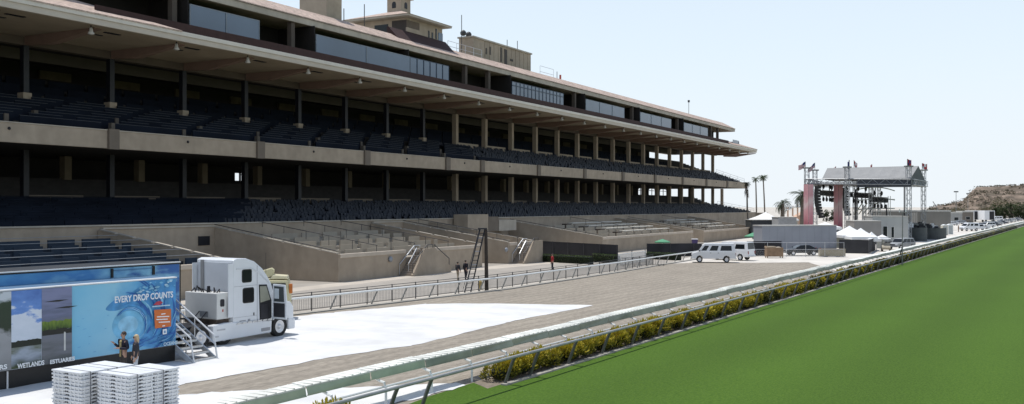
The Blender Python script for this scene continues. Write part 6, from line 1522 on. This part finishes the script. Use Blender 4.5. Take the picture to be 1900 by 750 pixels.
# lighting trusses with moving heads
lt = [((1524, 193), (1548, 194), 358), ((1536, 197), (1590, 193), 360), ((1588, 192), (1616, 190), 362), ((1618, 188), (1645, 186), 370)]
mh = []
for (a, Da), (b, Db), y in lt:
    p, q = (*PD(a, Da)[:2], zat(y, Da)), (*PD(b, Db)[:2], zat(y + 1.5, Db)); truss(p, q, .9, .08, .8, 'light_truss', postgrey)
    mb = MB(); k = 5
    for i in range(k + 1): c = mid(p, q, i / k); mb.box(c[0] - .25, c[0] + .25, c[1] - .3, c[1] + .3, c[2] - .45, c[2] + .35)
    sb2(mb, 'dimmer_rack', iron)
    for i in range(4):
        c = mid(p, q, (i + .5) / 4); mh.append((c, -1)); mh.append((c, 1)) if i % 2 == 0 else None
for c, sg2 in mh:
    z = c[2] + sg2 * 1.25; mb = MB(); mb.tube([(c[0], c[1], c[2] + sg2 * .3), (c[0], c[1], z)], .09, 5); mb.ball((c[0] + .1, c[1], z), .33, 8, 1.4, .8, .9); sb2(mb, 'moving_light', black_p)
for i, (px, D) in enumerate(((1604, 187), (1615, 187), (1622, 198), (1631, 198), (1588, 196))):
    truss((*PD(px, D)[:2], 0), (*PD(px, D)[:2], (7.0, 10.5, 10.5, 10.5, 10.5)[i]), .5, .05, .9, 'rear_leg_truss')
for px, a, b, D in ((1588, 0, 10, 190), (1616, 0, 8.7, 188), (1678, 0, ze, 181.3), (1645, 1, 7, 187)):
    p = PD(px, D); mb = MB(); mb.tube([(p[0], p[1], a), (p[0], p[1], b)], .12, 5); sb2(mb, 'stage_mast', dark_m)
# curved scenery rails at the back, on posts
for y0, y1, D in ((352, 358, 194), (364, 372, 196), (372, 371, 190), (389, 388, 192)):
    pts = [(*PD(1590 + 70 * t, D + 3 * t)[:2], zat(y0 + (y1 - y0) * t - 8 * math.sin(t * 2.6) * (1 if y0 < 360 else .2), D)) for t in [i / 8 for i in range(9)]]
    mb = MB(); mb.tube(pts, .11, 5); sb2(mb, 'scenery_rail', rail_w)
for px in (1600, 1630, 1648, 1652):
    p = PD(px, 196); mb = MB(); mb.tube([(p[0], p[1], 0), (p[0], p[1], zat(364, 196))], .07, 5); sb2(mb, 'scenery_post', rail_w)
for i in range(4):
    a, b = PD(1585 + i * 8, 193), PD(1600 + i * 9, 193); mb = MB(); mb.tube([(a[0], 193, zat(398, 193)), (b[0], 193, zat(377, 193))], .1, 5); sb2(mb, 'diagonal_brace', mat('yellowish_metal', (0.5, 0.46, 0.3), 0.5))
mb = MB(); a, b = PD(1520, 194), PD(1655, 187); mb.hexa([(a[0], a[1], 0.02), (b[0], b[1], .02), (b[0] + 2, b[1] + 9, .02), (a[0] + 2, a[1] + 9, .02)], [(a[0], a[1], 1.8), (b[0], b[1], 1.8), (b[0] + 2, b[1] + 9, 1.8), (a[0] + 2, a[1] + 9, 1.8)]); sb2(mb, 'stage_deck', black_p)
# flags
fr_, fw, fb = mat('flag_red', (0.42, 0.05, 0.06), 0.8), mat('flag_white', (0.7, 0.7, 0.7), 0.8), mat('flag_blue', (0.04, 0.05, 0.16), 0.8)
def flag(px, D, z0, z1, L_, H_, stripes=True, left=True, slope=.5, cols=None):
    p = PD(px, D); mb = MB(); mb.tube([(p[0], p[1], z0), (p[0], p[1], z1)], .05, 5); fp_ = sb2(mb, 'flag_pole', postgrey)
    mb = MB(); n, k = 10, 13; s_ = -1 if left else 1
    for i in range(n):
        for j in range(k):
            q = []
            for a, b in ((i, j), (i + 1, j), (i + 1, j + 1), (i, j + 1)):
                t = a / n; q.append((p[0] + s_ * L_ * t * .9, p[1] + .18 * math.sin(t * 7), z1 - .05 - H_ * b / k - L_ * slope * t + .08 * math.sin(t * 6 + 1)))
            if cols: mb.m = cols[(i * 3 // n + j * 2 // k) % len(cols)]
            else: mb.m = 2 if (i < 4 and j < 7) else (0 if j % 2 == 0 else 1)
            mb.add(q, [(0, 1, 2, 3)])
    sb2(mb, 'flag_cloth', [fr_, fw, fb], fp_, fix=False)
A, B_, C_, D_, E_, F_ = [TW[k] for k in 'abcdef']
flag(1494.5, 190, A[2] + .25, zat(300, 190), 1.5, .95); flag(1512, 203, B_[2] + .25, zat(302, 203), 1.5, 1.0, slope=.7)
flag(1576, 185.5, C_[2] + .25, zat(297, 185.5), .35, 1.4, cols=[2, 2], slope=1); flag(1584.5, 199, D_[2] + .25, zat(297, 199), .8, 1.2, left=False, slope=.9, cols=[0, 1])
flag(1683.5, 181, E_[2] + .25, zat(295, 181), .9, 1.3, left=False, slope=.2, cols=[0, 2, 0]); flag(1711, 199, F_[2] + .2, zat(303, 199), 1.2, 1.1, left=False, slope=.1, cols=[0, 1, 0])
flag(1551, 196, zr - .2, zat(309, 196), .4, .7, cols=[0, 2]); flag(1618, 193, zr, zat(305, 193), .3, .7, cols=[0, 0])

# dark bleacher / trailers below the marquee
for i, (p0, p1, D, y0, lb) in enumerate(((1394, 1442, 205, 409, 'dark low trailer with pale stripe below the large marquee'), (1444, 1478, 200, 404, 'pale grey low block between the marquee and the stage'))):
    a, b = PD(p0, D), PD(p1, D); container('storage_unit', ((a[0] + b[0]) / 2, D), 0, b[0] - a[0], 5, zat(y0, D), (mat('unit_dark', (0.04, 0.045, 0.05)), mat('unit_pale', (0.40, 0.41, 0.42)))[i], lb, 'storage unit')
screen((*PD(1396, 195)[:2], 0), PD(1500, 185)[:2], 3.0, 'long grey boarded fence before the stage and marquee', mat('board_grey', (0.15, 0.15, 0.155), 0.8, 0.1, .4), 6)
# peach fairground frame behind
o3 = (*PD(1485, 300)[:2], 0)
ff = empty('fairground_ride', o3, 0, 'peach and white fairground ride frame behind the bushy palms', 'fairground ride')
peach = mat('peach_paint', (0.55, 0.36, 0.25), 0.7, 0.1, .5)
for i in range(5):
    p = PD(1462 + i * 9, 300); mb = MB(); mb.tube([(p[0], p[1], 0), (p[0], p[1], zat(385 - 3 * i, 300))], .25, 5); mb.build('column', peach, ff, off=o3)
mb = MB(); mb.tube([(*PD(1455, 300)[:2], zat(392, 300)), (*PD(1475, 300)[:2], zat(383, 300)), (*PD(1500, 300)[:2], zat(371, 300))], .3, 5); mb.tube([(*PD(1460, 300)[:2], zat(384, 300)), (*PD(1500, 300)[:2], zat(384, 300))], .3, 5); mb.tube([(*PD(1488, 300)[:2], zat(384, 300)), (*PD(1512, 300)[:2], zat(398, 300))], .3, 5); mb.build('ride_track', rail_w, ff, off=o3)
mb = MB(); a, b = PD(1462, 303), PD(1500, 303); mb.hexa([(a[0], 303, 0), (b[0], 303, 0), (b[0], 308, 0), (a[0], 308, 0)], [(a[0] + 2, 303, 3), (b[0], 303, 5.5), (b[0], 308, 5.5), (a[0] + 2, 308, 3)]); mb.build('awning', peach, ff, off=o3)

# ---------------------------------------------------------------- palms
trunk_m = mat('palm_trunk', (0.16, 0.135, 0.11), 0.9, 0.25, 2, 0.5, 6)
frond_m = leafmat('palm_frond', [(0.0, (0.02, 0.03, 0.012)), (0.5, (0.05, 0.075, 0.03)), (1.0, (0.11, 0.14, 0.06))], 30)
def frond(mb, c, az_, ln, droop, up, r_, wd=.25, seg=7):
    pts = []; d = Vector((math.cos(az_), math.sin(az_), 0)); p = Vector(c); el_ = up
    for i in range(seg + 1): pts.append(p.copy()); p = p + (d * math.cos(el_) + Vector((0, 0, math.sin(el_)))) * (ln / seg); el_ -= droop / seg
    side = d.cross(Vector((0, 0, 1)))
    for i in range(seg):
        a, b = pts[i], pts[i + 1]; w_ = ln * wd * math.sin(math.pi * (i + .8) / (seg + 1.2))
        for s_ in (-1, 1):
            for q in (0, .5):
                p0 = a.lerp(b, q); mb.add([p0, p0 + (b - a) * .35, p0 + (b - a) * .8 + side * s_ * w_ + Vector((0, 0, -w_ * .45))], [(0, 1, 2)])
def palm(px, D, ytop, r, label, n=26, lean=0.0, tr_=.22, skirt=False, droop=1.5, wd=.16, up=(-.5, 1.2)):
    zt = zat(ytop, D) - r * .35; o = empty('palm_tree', PD(px, D), 0, label, 'palm tree'); r_ = random.Random(int(px))
    mb = MB(); mb.tube([(lean * (t / 6) ** 1.5, 0, zt * t / 6) for t in range(7)], tr_ * 1.25, 8, r2=tr_ * .8); mb.build('trunk', trunk_m, o)
    mb = MB()
    for i in range(n): frond(mb, (lean, 0, zt), r_.uniform(0, 6.28), r * r_.uniform(.8, 1.15), droop * r_.uniform(.7, 1.2), r_.uniform(*up), r_, wd)
    mb.build('crown', frond_m, o, fix=False)
    if skirt:
        mb = MB()
        for i in range(60): a = r_.uniform(0, 6.28); z = zt - r_.uniform(0, r * 2.2); mb.add([(lean + .3 * math.cos(a), .3 * math.sin(a), z), (lean + .35 * math.cos(a + .5), .35 * math.sin(a + .5), z), (lean + .8 * math.cos(a), .8 * math.sin(a), z - 1.3)], [(0, 1, 2)])
        mb.build('dead_fronds', mat('dead_frond', (0.11, 0.085, 0.06), 0.9, .2, 3), o, fix=False)
palm(1404, 300, 329, 1.5, 'thin tall fan palm, left of the two free-standing tall palms', 34, -0.3, .22, wd=.3, droop=1.2)
palm(1419.5, 306, 326.5, 1.7, 'thin tall fan palm with double head right of its twin', 46, -0.6, .22, wd=.3, droop=1.2)
palm(1387, 262, 338, 1.3, 'dark shaggy tall palm at the right end of the grandstand', 24, -0.2, .22, skirt=True, wd=.3)
palm(1452, 250, 371, 3.0, 'short bushy date palm with arching fronds beside the peach ride', 34, 0, .55, droop=1.9)
palm(1488, 235, 354, 3.6, 'bushy date palm touching the pink stage tower', 40, .2, .5, droop=1.9)

# ---------------------------------------------------------------- far right: parked cars, trucks, sheds, trees, bluff
vehicle('van', P(1799, 429), R(195), WH, 'white van nearest the turf at the head of the parked cars', 'parked vehicles far down the track', name='parked_van')
vehicle('pickup', P(1817, 428), R(192), (0.66, 0.68, 0.70), 'pale pickup truck beside the white van among the parked cars', 'parked vehicles far down the track')
cols = [WH, (0.10, 0.11, 0.13), (0.5, 0.52, 0.54), (0.06, 0.07, 0.10), WH, (0.3, 0.32, 0.35), (0.72, 0.72, 0.7), (0.12, 0.14, 0.18), (0.45, 0.46, 0.48), WH, (0.04, 0.04, 0.05), (0.55, 0.55, 0.53)]
cn = ['white', 'charcoal', 'silver', 'dark blue', 'white', 'grey', 'cream white', 'navy', 'light grey', 'white', 'black', 'beige']
lst = [(1832, 423.0, 'suv'), (1842, 420.5, 'sedan'), (1849, 418.5, 'wagon'), (1856, 416.5, 'sedan'), (1862, 415.0, 'suv'), (1869, 413.6, 'sedan'), (1876, 412.2, 'wagon'), (1882, 411.0, 'sedan'), (1888, 410.0, 'sedan'), (1894, 408.5, 'suv'), (1821, 421.5, 'sedan'), (1832, 418.5, 'wagon')]
wh_ = ['closest to the pickup', 'second beyond the pickup', 'third beyond the pickup', 'mid row', 'mid row after a dark saloon', 'past the middle of the row', 'ahead of the last few', 'near the far end', 'third from the far end', 'at the far end of the row', 'behind the pickup', 'behind the first car of the row']
for i, (px, py, kd) in enumerate(lst):
    vehicle(kd, P(px, py), R(195 + (i * 37) % 11), cols[i], '%s car %s by the turf rail' % (cn[i], wh_[i]), 'parked vehicles far down the track')
vehicle('sedan', P(1766, 418.5), R(185), (0.6, 0.62, 0.64), 'silver car parked beyond the portable toilets', 'parked vehicles far down the track')
vehicle('wagon', P(1780, 416.5), R(182), (0.35, 0.37, 0.4), 'grey estate car right of the silver car beyond the toilets', 'parked vehicles far down the track')
vehicle('suv', P(1896, 404.6), R(190), (0.7, 0.7, 0.7), 'white car alone at the edge of the far hedge', 'parked vehicles far down the track')
vehicle('van', P(1849, 411), R(190), WH, 'white van right of the open box trailers', 'parked vehicles far down the track', name='parked_van')
for i, (px, D) in enumerate(((1816, 420), (1836, 415))):
    o = empty('box_trailer', PD(px, D), R(6), ['left white box trailer with open dark end near the bluff', 'right white box trailer with open dark end near the bluff'][i], 'trailer'); H_ = zat(391, D)
    mb = MB(); mb.box(-2.2, 2.4, 0, 7, .9, H_); mb.build('body', white_p, o, bevel=.04)
    mb = MB(); mb.box(-2.0 + 2 * i, .1 + 2 * i, -.05, -.003, 1.0, H_ - .3); mb.build('open_end', dark_m, o)
    for x in (-1.6, 1.8):
        mb = MB(); mb.lathe([(.2, 0), (.5, 0), (.5, .4), (.2, .4)], (x, .3, .5), 14, 'x'); mb.build('wheel', rubber, o)
for i, (p0, p1, D, y0, lb) in enumerate(((1712, 1742, 330, 398, 'low shed with dark front left of the pale roofed one'), (1730, 1762, 300, 400, 'pale roofed shed beyond the equipment pens'), (1764, 1785, 380, 396, 'grey cabin below the bluff at the light pole'), (1786, 1806, 400, 394, 'brown grey shed left of the box trailers'))):
    a, b = PD(p0, D), PD(p1, D); container('low_shed', ((a[0] + b[0]) / 2, D), R(-8), b[0] - a[0], 8, zat(y0, D), (mat('shed_a', (0.10, 0.10, 0.095)), mat('shed_b', (0.24, 0.22, 0.20)), mat('shed_c', (0.30, 0.30, 0.29)), mat('shed_d', (0.16, 0.14, 0.12)))[i], lb, 'shed', .5, windows=((0, 1.2, 2.4, .8),))
screen((*PD(1690, 240)[:2], 0), PD(1716, 300)[:2], zat(394, 260), 'pale timber hoarding running behind the equipment pens', mat('hoarding', (0.28, 0.26, 0.23), 0.9, .1, .3), 8)
a, b = PD(1655, 260), PD(1745, 275)
container('long_shed', ((a[0] + b[0]) / 2, 268), R(3), b[0] - a[0], 6, zat(393, 268), mat('shed_long', (0.20, 0.19, 0.17), .9, .1, .3), 'long low grey shed stretching behind the site office and stage', 'shed', .4)
for px, y, D, lb in ((1774, 357, 420, 'tall light pole in front of the bluff'), (1796, 360, 560, 'fainter light pole at the shoulder of the bluff')):
    o = empty('light_pole', PD(px, D), 0, lb, 'light pole'); z = zat(y, D); mb = MB(); mb.tube([(0, 0, 0), (0, 0, z)], .16, 6, r2=.1); mb.build('shaft', postgrey, o)
    mb = MB(); mb.box(-.9, .9, -.3, .3, z, z + .5); mb.build('lamp_head', iron, o, bevel=.05)
o = empty('crane_jib', PD(1740, 600), 0, 'slender slanting jib against the sky left of the bluff', 'crane'); mb = MB(); mb.tube([(0, 0, 0), (0, 0, 5), (-3, 0, zat(374, 600))], .25, 5); mb.build('jib', postgrey, o); mb = MB(); mb.box(-1.5, 1.5, -1, 1, 0, 2.4); mb.build('cab', mat('hoarding', (0.28, 0.26, 0.23)), o, bevel=.1)
# bluff
from mathutils import noise as mnoise
mb = MB(); NX, NY = 220, 60
prof = [(1660, 398), (1715, 393), (1728, 386), (1740, 382), (1755, 380), (1770, 376), (1785, 373), (1794, 364), (1803, 354), (1812, 347), (1825, 346.5), (1860, 345), (1900, 342.5), (2000, 339), (2200, 338), (2500, 345), (2800, 365)]
def ridge(px):
    for (a, ya), (b, yb) in zip(prof[:-1], prof[1:]):
        if a <= px <= b: return ya + (yb - ya) * (px - a) / (b - a)
    return 390
hv = []
for j in range(NY + 1):
    for i in range(NX + 1):
        px = 1660 + (2800 - 1660) * (i / NX) ** 1.7; D = 640 + 170 * j / NY; X = (px - CX) / F * 700
        top = zat(ridge(px), 700); t = j / NY
        s_ = min(1, t / .42) ; prof_t = s_ ** .75 if s_ < 1 else 1
        nz_ = mnoise.fractal((X * .03, D * .03, 0), 1, 2, 5); gul = abs(mnoise.noise((X * .05, D * .012, 3)))
        z = top * prof_t + (nz_ * 2.2 - gul * 3.5) * (1 - abs(2 * min(s_, 1) - 1)) * min(1, top / 15)
        hv.append((X * D / 700, D, max(-1, z) if t > 0 else -1))
fs = [(j * (NX + 1) + i, j * (NX + 1) + i + 1, (j + 1) * (NX + 1) + i + 1, (j + 1) * (NX + 1) + i) for j in range(NY) for i in range(NX)]
mb.add(hv, fs)
hill_m = mat('bluff_earth', (0.10, 0.082, 0.055), 0.95, 0.3, 0.09, 0.9, 0.25, var2=0.35, scale2=0.2, col2=(0.22, 0.165, 0.125), detail=9)
ho = mb.build('hill', hill_m, fix=False, smooth=True); ho['kind'] = 'structure'
scrub = MB(); r_ = random.Random(5)
for _ in range(9000):
    i = r_.randrange(0, NX); j = r_.randrange(2, NY // 2); c = hv[j * (NX + 1) + i]
    if c[2] < 0.5 or mnoise.noise((c[0] * .06, c[1] * .05, 9)) < -.05: continue
    k_ = r_.uniform(.35, 1.1); c = (c[0] + r_.uniform(-2, 2), c[1] + r_.uniform(-1.5, 1.5), c[2])
    for q in range(5):
        d = Vector((r_.uniform(-1, 1), r_.uniform(-1, .3), r_.uniform(.2, 1))); 
        p = Vector(c) + Vector((r_.uniform(-k_, k_), r_.uniform(-k_, k_), r_.uniform(-.3, .6))); dd = d.normalized(); a_ = dd.cross(Vector((0, 0, 1))).normalized()
        scrub.add([p, p + dd * k_ * .5 + a_ * k_ * .4, p + dd * k_, p + dd * k_ * .5 - a_ * k_ * .4], [(0, 1, 2, 3)])
so_ = scrub.build('hill_scrub', mat('scrub_leaf', (0.12, 0.112, 0.075), 0.9, 0.25, 0.1, col2=(0.165, 0.15, 0.105)), fix=False); so_['kind'] = 'stuff'
# brush and trees below the bluff
tree_m = leafmat('tree_leaf', [(0.0, (0.012, 0.02, 0.008)), (0.5, (0.034, 0.050, 0.018)), (1.0, (0.08, 0.10, 0.04))], 9)
brush_m = leafmat('brush_leaf', [(0.0, (0.03, 0.03, 0.014)), (0.5, (0.075, 0.07, 0.035)), (1.0, (0.13, 0.115, 0.06))], 6)
def tree(px, D, top, wpx, label, m=tree_m, n=900, lobes=9, name='tree', group=None, flat_=1.0):
    z = zat(top, D); r = wpx / 2 * D / F; r_ = random.Random(int(px * 3 + D)); o = empty(name, PD(px, D), 0, label, 'tree' if name == 'tree' else 'shrub', group)
    mb = MB(); mb.tube([(0, 0, 0), (.1, 0, z * .45), (.0, .1, z * .7)], max(.12, z * .035), 6, r2=.08)
    for q in range(4): a = q * 1.6; mb.tube([(.1, 0, z * .4), (r * .5 * math.cos(a), r * .5 * math.sin(a), z * .7)], .1, 5, r2=.05)
    mb.build('trunk', trunk_m, o); mb = MB()
    L_ = [(r_.uniform(-.65, .65) * r, r_.uniform(-.65, .65) * r, z * r_.uniform(.12, .78), r * r_.uniform(.4, .6)) for _ in range(lobes)]
    for _ in range(n):
        lx, ly, lz, lr = r_.choice(L_); th = r_.uniform(0, 6.28); ph = math.acos(r_.uniform(-.7, 1)); d = Vector((math.sin(ph) * math.cos(th), math.sin(ph) * math.sin(th), math.cos(ph)))
        p = Vector((lx, ly, lz)) + Vector((d.x * lr, d.y * lr, d.z * min(lr, z * .25))) * r_.uniform(.6, 1.05)
        if p.z > z: p.z = z - r_.uniform(0, .5)
        leaf(mb, p, d + Vector((0, 0, .2)), r_.uniform(.5, 1.0) * (.5 + z * .06), .2 * (.5 + z * .06), r_)
    mb.build('crown', m, o, fix=False)
k = 0
for px, D, top, wpx in ((1848, 470, 377, 20), (1862, 465, 375, 22), (1876, 470, 374, 22), (1890, 462, 375, 22), (1904, 468, 373, 24), (1922, 460, 372, 26), (1944, 470, 373, 26)):
    tree(px, D, top, wpx, ['dark tree at the left end of the far hedge line', 'dark tree second in the far hedge line', 'dark tree midway along the far hedge line', 'dark tree right of middle in the far hedge line', 'dark tree at the right edge of the photo in the hedge line', 'dark tree beyond the right edge', 'dark tree farthest right'][k], group='dark trees at the foot of the bluff'); k += 1
k = 0
for px, D, top, wpx in ((1736, 560, 381, 22), (1752, 540, 386, 20), (1776, 520, 384, 24), (1790, 540, 389, 18), (1812, 600, 381, 26), (1828, 560, 385, 24), (1720, 420, 392, 20), (1700, 430, 393, 18), (1856, 640, 366, 30), (1884, 640, 372, 26)):
    tree(px, D, top, wpx, ['olive brush crowning the low end of the bluff', 'olive brush below the slanting jib', 'olive bush at the foot of the tall light pole', 'olive bush left of the box trailers', 'olive brush above the box trailers', 'olive brush right above the right box trailer', 'olive bush over the pale roofed shed', 'olive bush behind the equipment pens', 'dark brush patch halfway up the bluff', 'brush patch on the bluff at the right'][k], brush_m, 500, 7, 'wild_bush', 'wild bushes around the bluff'); k += 1
for px, D, top, wpx, lb in ((1533, 420, 386, 12, 'dark tree seen between the stage towers, left'), (1544, 430, 385, 12, 'dark tree seen between the stage towers, right'), (1376, 330, 376, 0, '')):
    if wpx: tree(px, D, top, wpx, lb, n=500)
